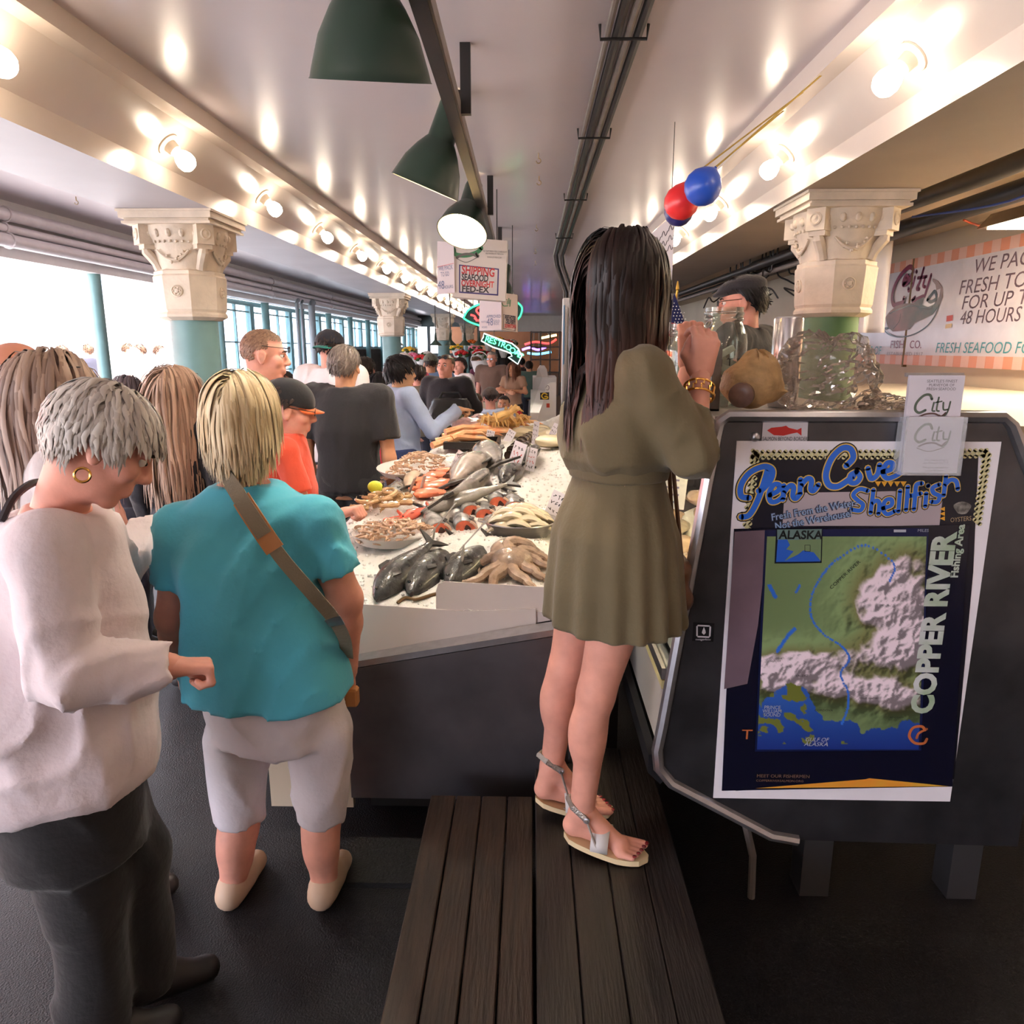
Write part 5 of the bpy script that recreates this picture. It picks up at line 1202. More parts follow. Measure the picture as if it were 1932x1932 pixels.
g.tube(smooth_path([(q_.x, q_.y, IZ(q_.x, q_.y) + .008) for q_ in P], 5), .006, 6); tag(g.build('kelp_strand', M('kelp', (110, 84, 54), rough=0.4), None, smooth=True), 'thin brown strand of kelp on the front ice', 'seaweed')
# crabs, crab legs, lobsters at the back
def crab(label, x, y, z, r, mat, seed):
    t = thing('crab', label, 'crab', (x, y, z), 'cooked crabs in a pile'); rs = random.Random(seed); a0 = rs.uniform(0, 6.28)
    g = G(); g.ball((0, 0, 0), r, 14, 8, (1.15, .85, .42)); g.build('shell', mat, t, smooth=True, local=True)
    for s in (-1, 1):
        for k in range(4):
            a = .35 + k * .42; g = G()
            g.tube([(s * r * .9 * math.cos(a - .9) * .9, r * .7 * math.sin(a - .9), 0), (s * r * 1.7 * math.cos(a - .9), r * 1.4 * math.sin(a - .9), r * .45), (s * r * 2.1 * math.cos(a - .9), r * 1.9 * math.sin(a - .9), -r * .25)], [r * .14, r * .12, r * .04], 6); g.build('leg', mat, t, smooth=True, local=True)
        g = G(); g.tube([(s * r * .7, r * .6, 0), (s * r * 1.2, r * 1.2, r * .2), (s * r * .7, r * 1.6, r * .15)], [r * .15, r * .22, r * .08], 7); g.build('claw', mat, t, smooth=True, local=True)
    t.rotation_euler = (rs.uniform(-.4, .4), rs.uniform(-.4, .4), a0); return t
m_crab = M('crab_orange', (240, 190, 120), rough=0.35, var=0.25, vscale=14); rs = random.Random(5); k = 0
for (px, py, zc) in ((925, 806, 1.06), (945, 808, 1.05), (962, 806, 1.06), (935, 795, 1.13), (955, 793, 1.14), (945, 785, 1.2), (968, 797, 1.12)):
    p = atz(px, py, zc); p = p if p.y < 6.7 else at(px, py, 6.6)
    crab(['yellow orange crab at the lower left of the crab pile', 'yellow orange crab at the bottom of the crab pile', 'yellow orange crab at the lower right of the crab pile', 'yellow orange crab at the left of the crab pile', 'yellow orange crab in the middle of the crab pile', 'yellow orange crab on top of the crab pile', 'yellow orange crab at the right of the crab pile'][k], p.x, p.y, p.z, .085, m_crab, k); k += 1
m_leg = M('crab_leg', (232, 132, 84), rough=0.35, col2=(246, 214, 164), vscale=10)
for i in range(16):
    px = 868 + i * 7 + rs.uniform(-4, 4); py = 842 - i * 2.0 + rs.uniform(-6, 6); p = on_ice(px, py); a = rs.uniform(.2, .9); L = rs.uniform(.3, .48)
    d = Vector((math.cos(a), math.sin(a), 0)) * L * .5; zz = IZ(p.x, p.y) + .035 + .012 * (i % 4)
    o = thing('king_crab', 'long orange king crab leg in the heap, %s from the left' % (ORD[i].replace('nearest', 'first')), 'crab', (p.x, p.y, zz), 'king crab legs')
    g = G(); g.tube([-d, -d * .3 + Vector((0, 0, .03)), d * .25 + Vector((0, 0, .02))], [.024, .02, .017], 7); g.build('upper_segment', m_leg, o, smooth=True, local=True)
    g = G(); g.tube([d * .25 + Vector((0, 0, .02)), d * .7 + Vector((0, 0, .015)), d + Vector((0, 0, -.01))], [.016, .013, .005], 7); g.build('lower_segment', m_leg, o, smooth=True, local=True)
m_lob = M('lobster_dark', (58, 44, 38), rough=0.25, var=0.45, vscale=20, coat=.5)
LBT = ['dark lobster tail beside the white price card', 'dark ridged lobster tail at the upper right', 'dark ridged lobster tail below the crab legs', 'dark lobster tail lying in the black tray', 'dark lobster tail left of the ice mound', 'dark lobster tail right of the ice mound']
for i, (a_, b_) in enumerate((((845, 905), (885, 868)), ((965, 850), (1000, 822)), ((960, 860), (990, 842)), ((880, 870), (905, 850)), ((862, 890), (890, 870)), ((905, 858), (925, 842)))):
    A_, B_ = on_ice(*a_, .03), on_ice(*b_, .03); o = thing('lobster_tail', LBT[i], 'lobster', (A_ + B_) / 2, 'lobster tails')
    h = (B_ - A_) / 2
    for j in range(7):
        u = -1 + j / 3; g = G(); g.tube([h * u, h * (u + .34)], [.042 * (1 - .25 * abs(u)), .036 * (1 - .3 * abs(u))], 10); g.build('ring', m_lob, o, smooth=True, local=True)
    g = G(); e = h * 1.1
    for s in (-.5, 0, .5): g.ball(e + Vector((s * .05, .02, 0)), .025, 8, 5, (.7, 1.2, .3))
    g.build('tail_fan', m_lob, o, smooth=True, local=True)
bt = on_ice(895, 850); o = thing('black_tray', 'shallow black plastic tray among the lobster tails', 'tray', (bt.x, bt.y, IZ(bt.x, bt.y)))
z = IZ(bt.x, bt.y) + .01
g = G(); g.box(bt.x - .2, bt.x + .16, bt.y - .02, bt.y, z, z + .045); g.box(bt.x - .2, bt.x + .16, bt.y + .3, bt.y + .32, z, z + .045); g.box(bt.x - .2, bt.x - .18, bt.y, bt.y + .3, z, z + .045); g.box(bt.x + .14, bt.x + .16, bt.y, bt.y + .3, z, z + .045); g.box(bt.x - .18, bt.x + .14, bt.y, bt.y + .3, z, z + .01); g.build('bin', M('black_plastic', (26, 20, 20), rough=0.4), o)
m_pk = M('pink_pack', (232, 190, 184), rough=0.1, var=0.2, vscale=20, coat=.8, bump=.4, bscale=50)
for i, (px, py) in enumerate(((890, 815), (905, 808), (915, 812), (880, 822))):
    p = on_ice(px, py); o = lump('shrimp_pack', (p.x, p.y, IZ(p.x, p.y) + .07), (.12, .1, .05), m_pk, 30 + i, None, i, .25)
    tag(o, ['pink wrapped pack beside the crabs, second from the left', 'pink wrapped pack beside the crabs, third from the left', 'pink wrapped pack nearest the crabs', 'pink wrapped pack farthest left of the crabs'][i], 'pack', 'pink wrapped packs')
m_wf = M('white_fillet', (240, 226, 188), rough=0.2, var=.06, coat=.4)
for i, (px, py) in enumerate(((995, 826), (1012, 820), (1025, 828), (1060, 830), (1052, 845))):
    p = on_ice(px, py); o = lump('white_fillet', (p.x, p.y, IZ(p.x, p.y) + .04), (.13, .11, .04), m_wf, 50 + i, None, i * .7, .2)
    tag(o, ['pale white fillet left of the oysters', 'pale white fillet behind the oysters', 'pale white fillet right of the oysters', 'pale white fillet by the tall cooler post', 'pale white fillet at the right edge of the ice'][i], 'fish', 'white fillets')
m_oy = M('oyster_shell', (120, 104, 84), rough=0.7, col2=(60, 50, 42), vscale=30, bump=.6, bscale=60)
for i in range(9):
    px, py = 990 + (i % 5) * 8, 832 + (i // 5) * 5; p = on_ice(px, py)
    o = lump('oyster', (p.x, p.y, IZ(p.x, p.y) + .02), (.04, .03, .016), m_oy, 70 + i, None, i, .35, 12, 8); tag(o, 'rough brown oyster in the cluster near the white fillets', 'oyster', 'oysters')
# price cards on sticks
m_card = M('card_white', (232, 226, 234), rough=0.4); m_stick = M('clear_stick', (200, 196, 190), rough=0.2); m_blk = ink('cardblack', (40, 36, 44)); m_redi = ink('cardredink', (196, 60, 60))
CD = [((846, 905), (872, 852), .05, 'white price card leaning beside the lobster tails', 0, 4.2), ((862, 872), (873, 835), .05, 'small pale card left of the orange crab legs', 0, 4.9), ((922, 836), (927, 812), .06, 'upright pale card in front of the crab legs', 1, 5.2), ((955, 836), (968, 812), .06, 'slanted pale card on the crab legs', 0, 5.2), ((966, 890), (984, 835), .075, 'big white price card with red and black numbers', 2, 3.9), ((998, 888), (1006, 845), .06, 'second price card with blue edge by the big one', 2, 4.0), ((1008, 838), (1013, 795), .04, 'tall narrow card in front of the white fillets', 1, 4.9), ((1034, 836), (1052, 800), .045, 'narrow card leaning near the cooler post', 1, 4.9), ((1036, 985), (1060, 930), .07, 'long price card leaning beside the squid bowl', 1, 2.98), ((905, 830), (915, 800), .05, 'slanted card among the pink packs', 0, 5.6)]
for (b_, t_, w, lb, kind, D) in CD:
    B_, T_ = at(*b_, D), at(*t_, D); o = thing('price_card', lb, 'price card', B_, 'price cards on the ice')
    Yd = (T_ - B_); h = Yd.length; Yd.normalize(); Xd = Vector((1, -.35 if kind != 2 else -.5, 0)); Xd = (Xd - Yd * Xd.dot(Yd)).normalized()
    g = G(); g.slab(B_ - Xd * w * .5, Xd, Yd, w, h, .003); g.build('card', m_card, o)
    zice = IZ(B_.x, B_.y)
    G().tube([B_ + Yd * .01, Vector((B_.x, B_.y, min(zice, B_.z) - .02))], .004, 5).build('stick', m_stick, o)
    g = G(); g2 = G(); rs = random.Random(int(b_[0]))
    for r in range(4 if kind else 2):
        gg = g2 if (kind == 2 and r in (1, 2)) else g
        O = B_ - Xd * w * .38 + Yd * (h * (.80 - .22 * r))
        for c in range(3):
            put_stroke(gg, [(c * w * .26 + rs.uniform(0, w * .2), rs.uniform(-.04, .1) * h) for _ in range(4)], O, Xd, Yd, w * .04, .0036, 4)
    g.build('figures', m_blk, o)
    if kind == 2: g2.build('red_figures', m_redi, o)
SK = [((815, 1003), (858, 950), 'thin clear card seen edge on above the cut salmon', 2.72), ((868, 1035), (930, 968), 'long clear card edge on in front of the steel bowl', 2.55), ((790, 938), (800, 898), 'narrow clear card by the salmon fillets', 3.4), ((762, 950), (782, 902), 'narrow clear card by the pale fish', 3.4), ((985, 900), (1000, 840), 'tall clear card stand beside the big price card', 3.9)]
for (b_, t_, lb, D) in SK:
    B_, T_ = at(*b_, D), at(*t_, D); o = thing('card_holder', lb, 'card holder', B_, 'clear card holders')
    Yd = (T_ - B_); h = Yd.length; Yd.normalize(); Xd = Vector((.12, 1, 0)); Xd = (Xd - Yd * Xd.dot(Yd)).normalized()
    g = G(); g.slab(B_ - Xd * .02, Xd, Yd, .05, h, .004); g.build('blade', M('holder_plastic', (206, 200, 196), rough=0.15, alpha=.75), o)
    G().tube([B_ + Yd * .02, B_ - Vector((0, 0, max(.02, B_.z - IZ(B_.x, B_.y) + .02)))], .004, 5).build('stick', m_stick, o)
g = G(); A_ = at(1075, 878, 4.6); B_ = at(1082, 905, 4.4); g.tube([A_, B_], .024, 14, cap=False); tag(g.build('hose_end', M('hose_steel', (110, 106, 96), rough=.35, metal=.8), None, smooth=True), 'open metal pipe end lying on the right ice bank', 'pipe')
# ------------------------------------------------------------------ wooden step boxes
m_wood = M('wet_wood', (42, 28, 20), rough=0.45, var=0.45, vscale=6, stretch=(9, 0.8, 9), bump=.4, bscale=12)
st = thing('wooden_step', 'low step of weathered brown planks before the counter', 'step', (-0.16, 1.6, 0))
for i in range(4):
    a = -0.318 + i * 0.0835
    G().box(a, a + 0.079, 0.95, 2.15, 0.252, 0.28, .003).build('plank', m_wood, st)
for y in (1.0, 1.55, 2.05): G().box(-0.315, 0.01, y, y + .05, 0.18, 0.252).build('crosspiece', m_wood, st)
for x in (-0.315, -0.03): G().box(x, x + .04, 0.98, 2.12, 0.0, 0.18).build('runner', m_wood, st)
st2 = thing('wooden_step', 'darker taller plank step under the sandals of the woman', 'step', (0.22, 1.7, 0))
m_wood2 = M('dark_wet_wood', (30, 23, 20), rough=0.45, var=0.4, vscale=6, stretch=(9, 0.8, 9), bump=.4, bscale=12)
for i in range(4):
    a = 0.02 + i * 0.1005
    G().box(a, a + 0.0985, 0.95, (2.28, 2.32, 2.42, 2.42)[i], 0.268, 0.30, .003).build('plank', m_wood2, st2)
for y in (1.0, 1.6, 2.2): G().box(0.025, 0.42, y, y + .05, 0.19, 0.268).build('crosspiece', m_wood2, st2)
for x in (0.03, 0.37): G().box(x, x + .04, 0.98, 2.28, 0.0, 0.19).build('runner', m_wood2, st2)
o = G().box(-0.62, -0.33, 2.06, 2.285, 0.0, 0.02).build('floor_mat', M('rubber_mat', (22, 22, 22), rough=.7, bump=.6, bscale=120)); tag(o, 'black rubber mat on the floor under the counter', 'mat')
# black crate at the left of the counter
cr = thing('plastic_crate', 'black slatted plastic crate left of the prawns', 'crate', (-1.2, 3.5, 0))
x0_, y0_, z0_ = -1.22, 3.35, 0.5
m_cr = M('crate_black', (30, 28, 32), rough=.5)
for r in range(5):
    z = z0_ + r * .075
    g = G(); g.box(x0_, x0_ + .3, y0_, y0_ + .012, z, z + .05); g.build('slat', m_cr, cr); g = G(); g.box(x0_, x0_ + .3, y0_ + .4, y0_ + .412, z, z + .05); g.build('slat', m_cr, cr)
    g = G(); g.box(x0_, x0_ + .012, y0_, y0_ + .412, z, z + .05); g.build('slat', m_cr, cr); g = G(); g.box(x0_ + .288, x0_ + .3, y0_, y0_ + .412, z, z + .05); g.build('slat', m_cr, cr)
for (a, b) in ((0, 0), (.27, 0), (0, .382), (.27, .382)): G().box(x0_ + a, x0_ + a + .03, y0_ + b, y0_ + b + .03, 0.0, z0_ + .36).build('corner_post', m_cr, cr)
# ------------------------------------------------------------------ farther stall: white case end, tall post panel
fe = thing('cooler_end', 'white angled end panel of the next fish case with stickers', 'display case', (0.2, 7.6, 0))
pts = [at(*p, 7.6) for p in ((1000, 832), (1010, 800), (1024, 760), (1032, 728), (1038, 722), (1048, 722), (1050, 832))]
pts = [(p.x, p.z) for p in pts]; pts = [(pts[0][0], 0.0)] + pts + [(pts[-1][0], 0.0)]
g = G(); g.prism(pts, 'y', 7.6, 7.64); g.build('panel', m_white, fe)
PF = Print(7.599)
PF.poly([(1019, 741), (1036, 740), (1036, 754), (1019, 754)], ink('stickerblack', (20, 20, 24)), 'black_sticker', fe, .001)
g = G(); PF.stroke(g, [(1032, 744), (1026, 742), (1022, 747), (1026, 752), (1033, 751), (1032, 748), (1028, 748)], .012, .002); g.build('gold_emblem', ink('goldlogo', (226, 190, 60)), fe)
PF.poly([(1031, 761), (1037, 761), (1037, 769), (1031, 769)], ink('cardred', (206, 80, 60)), 'red_sticker', fe, .001)
g = G(); PF.stroke(g, [(1030, 731), (1033, 727), (1036, 731), (1034, 736), (1031, 735)], .006, .001); g.build('grey_sketch', ink('greytype', (150, 140, 146)), fe)
G().box(pts[1][0], pts[-2][0] - .02, 7.64, 12.0, 0.0, 1.05).build('body', m_white, fe)
g = G(); g.add([(pts[1][0], 7.65, 1.05), (pts[1][0], 12, 1.05), (pts[1][0] + .12, 12, 1.4), (pts[1][0] + .12, 7.65, 1.4)], [(0, 1, 2, 3)]); g.build('glass', m_glass, fe)
pp_ = thing('cooler_post', 'tall white metal cooler upright beside the ice', 'post', (0.52, 9.3, 0))
xa, xb = at(1061, 700, 9.3).x, at(1086, 700, 9.3).x
G().box(xa, xb, 9.3, 9.6, 0, at(1075, 562, 9.3).z).build('upright', m_white, pp_)
G().box(xa + .02, xa + .05, 9.27, 9.3, .2, at(1075, 580, 9.3).z).build('chrome_edge', m_steel, pp_); G().box(xb - .05, xb - .02, 9.26, 9.3, .2, at(1075, 572, 9.3).z).build('chrome_edge', m_steel, pp_)
G().box(xa + .005, xa + .018, 9.285, 9.3, 1.5, 2.2).build('blue_label', ink('bluelabel', (90, 150, 190)), pp_)
o = thing('tall_cooler', 'tall grey cooler doors behind the dark haired woman', 'cooler', (0.8, 8.5, 0))
for i in range(3): G().box(0.62 + i * .3, 0.90 + i * .3, 8.0, 8.05, 0.1, 2.2).build('door', M('cooler_door', (176, 170, 166), rough=.4), o)
G().box(0.60, 1.52, 8.05, 8.6, 0.0, 2.25).build('cabinet', M('cooler_grey', (150, 146, 144), rough=.5), o)
# ================================================================== lamps, hanging signs, balloons
m_lampg = M('lamp_green', (44, 62, 52), rough=0.35, var=0.1, vscale=6)
m_lampw = M('lamp_inner', (250, 240, 214), rough=0.4)
A = atz(864, 242, 2.60); B = atz(926, 452, 2.60); dr = (B - A).normalized()
rail = thing('lamp_rail', 'dark metal rail under the ceiling carrying the green lamps', 'rail', A)
g = G(); S_, E_ = A - dr * 2.2, A + dr * 6.5
for (dx, z0_, z1_, mt, nm) in ((0.0, 2.58, 2.63, m_black, 'channel'), (0.026, 2.585, 2.635, m_grey, 'edge_strip')):
    w = .024 if nm == 'channel' else .006
    g = G(); g.add([(S_.x + dx - w, S_.y, z0_), (S_.x + dx + w, S_.y, z0_), (S_.x + dx + w, S_.y, z1_), (S_.x + dx - w, S_.y, z1_), (E_.x + dx - w, E_.y, z0_), (E_.x + dx + w, E_.y, z0_), (E_.x + dx + w, E_.y, z1_), (E_.x + dx - w, E_.y, z1_)], [(0, 1, 2, 3), (7, 6, 5, 4), (0, 4, 5, 1), (1, 5, 6, 2), (2, 6, 7, 3), (3, 7, 4, 0)]); g.build(nm, mt, rail)
for D in (3.15, 5.4, 7.6):
    c = A + dr * ((D - A.y) / dr.y)
    G().box(c.x + .03, c.x + .07, c.y, c.y + .03, 2.59, 2.84).build('hanger', m_black, rail)
def lamp(label, rim, r, ax, D0, power):
    "rim centre, rim radius, direction the shade opens to"
    ax = Vector(ax).normalized(); rim = Vector(rim)
    t = thing('pendant_lamp', label, 'lamp', rim, 'green shaded lamps on the rail')
    prof = [(.034, -.40), (.055, -.385), (.06, -.36), (.064, -.215), (.072, -.205), (.10, -.165), (.135, -.10), (r * .97, -.02), (r, 0), (r * 1.02, .004)]
    inn = [(r * .985, .004), (r * .955, -.018), (.128, -.097), (.095, -.158), (.06, -.19)]
    G().lathe(prof + inn[:1], rim, 36, ax, capa=False).build('shade', m_lampg, t, smooth=True)
    G().lathe(inn, rim, 36, ax, capa=False).build('shade_lining', m_lampw, t, smooth=True)
    G().lathe([(.02, -.19), (.05, -.17), (.062, -.13), (.055, -.10), (.03, -.085), (.005, -.08)], rim, 20, ax).build('bulb', M('lamp_bulb', (255, 244, 220), emit=30, ecol=(255, 226, 176)), t, smooth=True)
    neck = rim - ax * .40
    c = A + dr * ((neck.y - A.y) / dr.y)
    G().tube([neck, neck - ax * .04, Vector((c.x, c.y, 2.585))], .013, 8).build('arm', m_black, t, smooth=True)
    ld = bpy.data.lights.new('lamp_light', 'SPOT'); ld.energy = power; ld.color = (1.0, .92, .80); ld.spot_size = math.radians(125); ld.spot_blend = .6; ld.shadow_soft_size = .05
    lo = bpy.data.objects.new('lamp_light', ld); COL.objects.link(lo); lo.parent = t
    lo.location = -ax * .075; lo.rotation_euler = ax.to_track_quat('-Z', 'Y').to_euler()
    return t
lamp('dark green lamp nearest the viewer, seen from outside its shade', at(803, 352, 3.75), .165, (-.38, .12, -.92), 3.75, 52)
lamp('green lamp with glowing open shade, second on the rail', at(872, 437, 5.1), .165, (-.18, -.52, -.84), 5.1, 52)
lamp('green lamp half hidden behind the hanging carton, third on the rail', at(943, 566, 8.2), .16, (-.15, -.3, -.9), 8.2, 52)
lamp('green lamp on the rail directly above the viewer', at(700, 150, 2.25), .165, (-.05, .30, -.95), 2.25, 44)

# cartons hung as signs
def hang(t, x, y, z0_, z1_): G().tube([(x, y, z0_), (x, y, z1_)], .004, 5).build('cord', m_black, t)
m_cart = M('carton_white', (214, 204, 196), rough=.5); m_paper = M('paper_pink_white', (240, 228, 234), rough=.6)
Dc = 5.75; PB = Print(Dc)
bx = thing('hanging_carton', 'white carton sign about overnight shipping hung below the lamp rail', 'sign', at(907, 505, Dc))
f = [at(*p, Dc) for p in ((853, 560), (953, 568), (957, 454), (858, 447))]
g = G(); g.add([tuple(p) for p in f] + [(p.x, p.y + .2, p.z) for p in f], [(0, 1, 2, 3), (7, 6, 5, 4), (0, 4, 5, 1), (1, 5, 6, 2), (2, 6, 7, 3), (3, 7, 4, 0)]); g.build('carton', m_cart, bx)
l_ = [at(*p, Dc - .02) for p in ((825, 556), (858, 552), (856, 458), (825, 455))]
g = G(); g.add([tuple(p) for p in l_] + [(p.x, p.y + .01, p.z) for p in l_], [(0, 1, 2, 3), (7, 6, 5, 4), (0, 4, 5, 1), (1, 5, 6, 2), (2, 6, 7, 3), (3, 7, 4, 0)]); g.build('side_paper', m_paper, bx)
PB.poly([(866, 499), (941.5, 507), (940, 558), (866, 552.5)], ink('frameblue', (60, 50, 110)), 'frame', bx, .001)
PB.poly([(868.5, 501.5), (939, 509), (937.5, 555), (868.5, 550)], ink('cardgrey', (206, 196, 196)), 'card', bx, .002)
an = -.10
g = G(); PB.text(g, 'SHIPPING', 870.5, 516, 13, .003, 55, an, offset=.002); PB.text(g, 'OVERNIGHT', 870, 539, 9.5, .003, 55, an * .6, offset=.002); g.build('red_lettering', ink('signred', (190, 50, 56)), bx)
g = G(); PB.text(g, 'SEAFOOD', 870.5, 528, 10, .003, 45, an * .7, offset=.002); PB.text(g, 'FED-EX', 871, 550, 9.5, .003, 46, an * .5, offset=.002); g.build('black_lettering', ink('signblack', (52, 46, 56)), bx)
g = G(); PB.stroke(g, [(856, 470), (860, 480), (880, 482), (900, 476), (908, 468)], .03, .002); g.build('green_logo', ink('logogreen', (70, 130, 90)), bx)
g = G(); PB.stroke(g, [(862, 486), (875, 480), (890, 480), (902, 484), (898, 478)], .018, .003); PB.stroke(g, [(862, 488), (880, 495), (900, 486)], .005, .003); g.build('logo_fish', ink('logogrey', (110, 106, 100)), bx)
g = G(); PB.text(g, 'WE SHIP FRESH FISH OVERNIGHT', 911, 475, 2.6, .002, 40, an * .5); PB.text(g, 'ANYWHERE IN THE U.S.A', 916, 479.5, 2.6, .002, 30, an * .5); PB.text(g, 'WWW.CITYFISH.COM', 919, 486.5, 2.6, .002, 24, an * .5); g.build('small_lettering', ink('logogrey'), bx)
PC = Print(Dc - .021)
g = G(); PC.text(g, 'WE PACK', 828, 511, 7, .002, 24, .12); PC.text(g, 'TO GO', 832, 522, 7, .002, 14, .1); PC.text(g, '48', 826, 545, 13, .002, 11, 0); PC.text(g, 'HOURS', 837, 545, 5, .002, 16, .1); g.build('blue_lettering', ink('paleblue', (130, 136, 170)), bx)
PC.poly([(825, 503), (856, 496), (856, 497.5), (825, 505)], ink('palepink', (232, 170, 176)), 'pink_line', bx, .002)
hang(bx, f[3].x + .08, Dc + .1, f[3].z - .02, 2.842); hang(bx, f[2].x - .08, Dc + .1, f[2].z - .03, 2.842)
Dc = 7.4; PB = Print(Dc)
bx = thing('hanging_carton', 'tan and white carton sign about free hotel delivery, lower than the other', 'sign', at(940, 595, Dc))
f = [at(*p, Dc) for p in ((945, 622), (976, 626), (976, 556), (945, 552))]
g = G(); g.add([tuple(p) for p in f] + [(p.x, p.y + .3, p.z) for p in f], [(0, 1, 2, 3), (7, 6, 5, 4), (0, 4, 5, 1), (1, 5, 6, 2), (2, 6, 7, 3), (3, 7, 4, 0)]); g.build('carton', M('carton_tan', (196, 176, 156), rough=.6), bx)
l_ = [at(*p, Dc - .02) for p in ((904, 624), (946, 623), (946, 550), (905, 545))]
g = G(); g.add([tuple(p) for p in l_] + [(p.x, p.y + .012, p.z) for p in l_], [(0, 1, 2, 3), (7, 6, 5, 4), (0, 4, 5, 1), (1, 5, 6, 2), (2, 6, 7, 3), (3, 7, 4, 0)]); g.build('side_paper', m_paper, bx)
g = G()
for a_, b_ in (((950, 593.5), (972, 597)), ((972, 597), (972, 624)), ((972, 624), (950, 620)), ((950, 620), (950, 593.5))): PB.stroke(g, [a_, b_], .004, .002, 0)
PB.text(g, 'FREE HOTEL', 952, 602, 6, .003, 18, -.1, offset=.002); PB.text(g, 'DELIVERY', 954, 610, 6, .003, 16, -.1, offset=.002); g.build('black_lettering', ink('signblack'), bx)
g = G(); PB.text(g, 'DOWNTOWN', 952, 618, 6, .003, 19, -.08, offset=.002); g.build('red_lettering', ink('signred'), bx)
g = G()
for st_ in ([(957, 566), (951, 564), (947, 570), (950, 577), (958, 577)], [(957, 568), (957, 574)], [(960, 563), (960, 573)], [(963, 566), (962, 578)]): PB.stroke(g, st_, .008, .003)
g.build('green_logo', ink('logogreen'), bx)
PC = Print(Dc - .021)
g = G(); PC.text(g, 'APPROVED', 918, 600, 5, .002, 24, .02); PC.text(g, '48', 918, 614, 12, .002, 11, 0); PC.text(g, 'NOTICE', 908, 609, 3, .002, 10); PC.text(g, 'GOLD', 931, 608, 4, .002, 10); PC.text(g, 'BOX', 932, 613, 4, .002, 8); PC.text(g, 'HOURS', 909, 619, 3, .002, 9); g.build('blue_lettering', ink('paleblue'), bx)
hang(bx, f[2].x - .05, Dc + .1, f[2].z - .02, 2.842)
# neon signs
n_g = M('neon_green', (90, 255, 190), emit=.8, ecol=(70, 245, 180)); n_w = M('neon_white', (235, 255, 250), emit=1.1, ecol=(230, 255, 248)); n_r = M('neon_red', (255, 90, 90), emit=1.6, ecol=(255, 70, 70)); m_nb = M('neon_backing', (24, 58, 56), rough=.5)
Dn = 9.2; PN = Print(Dn)
ns = thing('neon_sign', 'round neon fish sign edged in green behind the hanging cartons', 'neon sign', at(930, 592, Dn))
ov = [(876, 597), (885, 584), (905, 574), (935, 566), (965, 566), (983, 577), (984, 590), (976, 603), (950, 616), (915, 616), (890, 609), (876, 601)]
P = [PN.uv(*p) for p in ov]
g = G(); g.prism([(p[0], p[1]) for p in P], 'y', Dn, Dn + .05); g.build('backing', m_nb, ns)
g = G(); g.tube([(p[0], Dn - .015, p[1]) for p in smooth_path(P, 5, True)], .013, 6, closed=True); g.build('green_tube', n_g, ns, smooth=True)
g = G()
for st_ in ([(912, 582), (904, 580), (899, 586), (904, 593), (908, 598), (903, 605), (895, 600)], [(888, 594), (896, 597), (900, 606)]): g.tube([(p[0], Dn - .015, p[1]) for p in smooth_path([PN.uv(*q) for q in st_], 5)], .013, 6)
g.build('red_tube', n_r, ns, smooth=True)
hang(ns, at(892, 575, Dn).x, Dn + .02, at(892, 575, Dn).z, 2.83); hang(ns, at(960, 566, Dn).x, Dn + .02, at(960, 566, Dn).z, 2.83)
Dn = 10.2; PN = Print(Dn)
ns = thing('neon_arrow_sign', 'green and white neon arrow sign pointing to the restrooms', 'neon sign', at(945, 655, Dn))
ar = [(913, 629), (945, 641), (966, 648), (978, 658), (983, 669), (986, 668), (977, 687), (959, 674), (966, 672), (964, 667), (955, 663), (930, 655), (908, 643), (912, 636)]
P = [PN.uv(*p) for p in ar]
g = G(); put_poly(g, P, (0, Dn, 0), PX, PZ, 0); put_poly(g, P, (0, Dn + .05, 0), PX, PZ, 0); n_ = len(P); g.add([(p[0], Dn, p[1]) for p in P] + [(p[0], Dn + .05, p[1]) for p in P], [(i, (i + 1) % n_, (i + 1) % n_ + n_, i + n_) for i in range(n_)]); g.build('backing', m_nb, ns)
g = G(); g.tube([(p[0], Dn - .012, p[1]) for p in P], .010, 6, closed=True); g.build('white_tube', n_w, ns, smooth=True)
LT = 'RESTROOMS'
for i, ch in enumerate(LT):
    u = i / 8; x = 914 + 60 * u + (3 if i > 6 else 0); y = 643.5 + 20 * u + 13 * max(0, u - .55) ** 1.2 * 1.6; a_ = -.30 - .75 * max(0, u - .45) * 1.5
    g = G(); PN.text(g, ch, x, y, 9.5, .012, None, a_, offset=.001, extrude=.003); g.build('neon_letter', M('neon_mint', (170, 255, 220), emit=1.0, ecol=(130, 255, 205)), ns)
hang(ns, at(932, 636, Dn).x, Dn + .02, at(932, 636, Dn).z, 2.83)
# balloons tied to the right beam
for px, py, r_, D, colr, lb in ((1327, 351, 33, 3.3, (38, 82, 190), 'blue balloon tied to the right beam'), (1286, 380, 31, 3.5, (236, 52, 56), 'red balloon behind the blue one'), (1281, 398, 26, 3.75, (44, 40, 110), 'dark blue balloon almost hidden behind the red one')):
    p = at(px, py, D); r = r_ / F_PX * D * 1.0
    t = thing('balloon', lb, 'balloon', p, 'party balloons on the beam')
    ax = Vector((.55, 0, .84)) if px > 1300 else Vector((.2, 0, 1))
    G().lathe([(.0035, r * 1.12), (.007, r * 1.10), (.004, r * 1.06), (r * .20, r * 1.0), (r * .55, r * .78), (r * .86, r * .42), (r * .98, 0), (r * .92, -r * .4), (r * .7, -r * .72), (r * .4, -r * .93), (r * .02, -r)], p, 28, ax).build('skin', M('balloon_%d' % px, colr, rough=.35, coat=.2), t, smooth=True)
    e = p + ax * r * 1.1
    G().tube([e, Vector((max(e.x + .03, 1.16), e.y, 2.77))], .0035, 5).build('ribbon', M('gold_ribbon', (206, 176, 96), rough=.25, metal=.6), t)
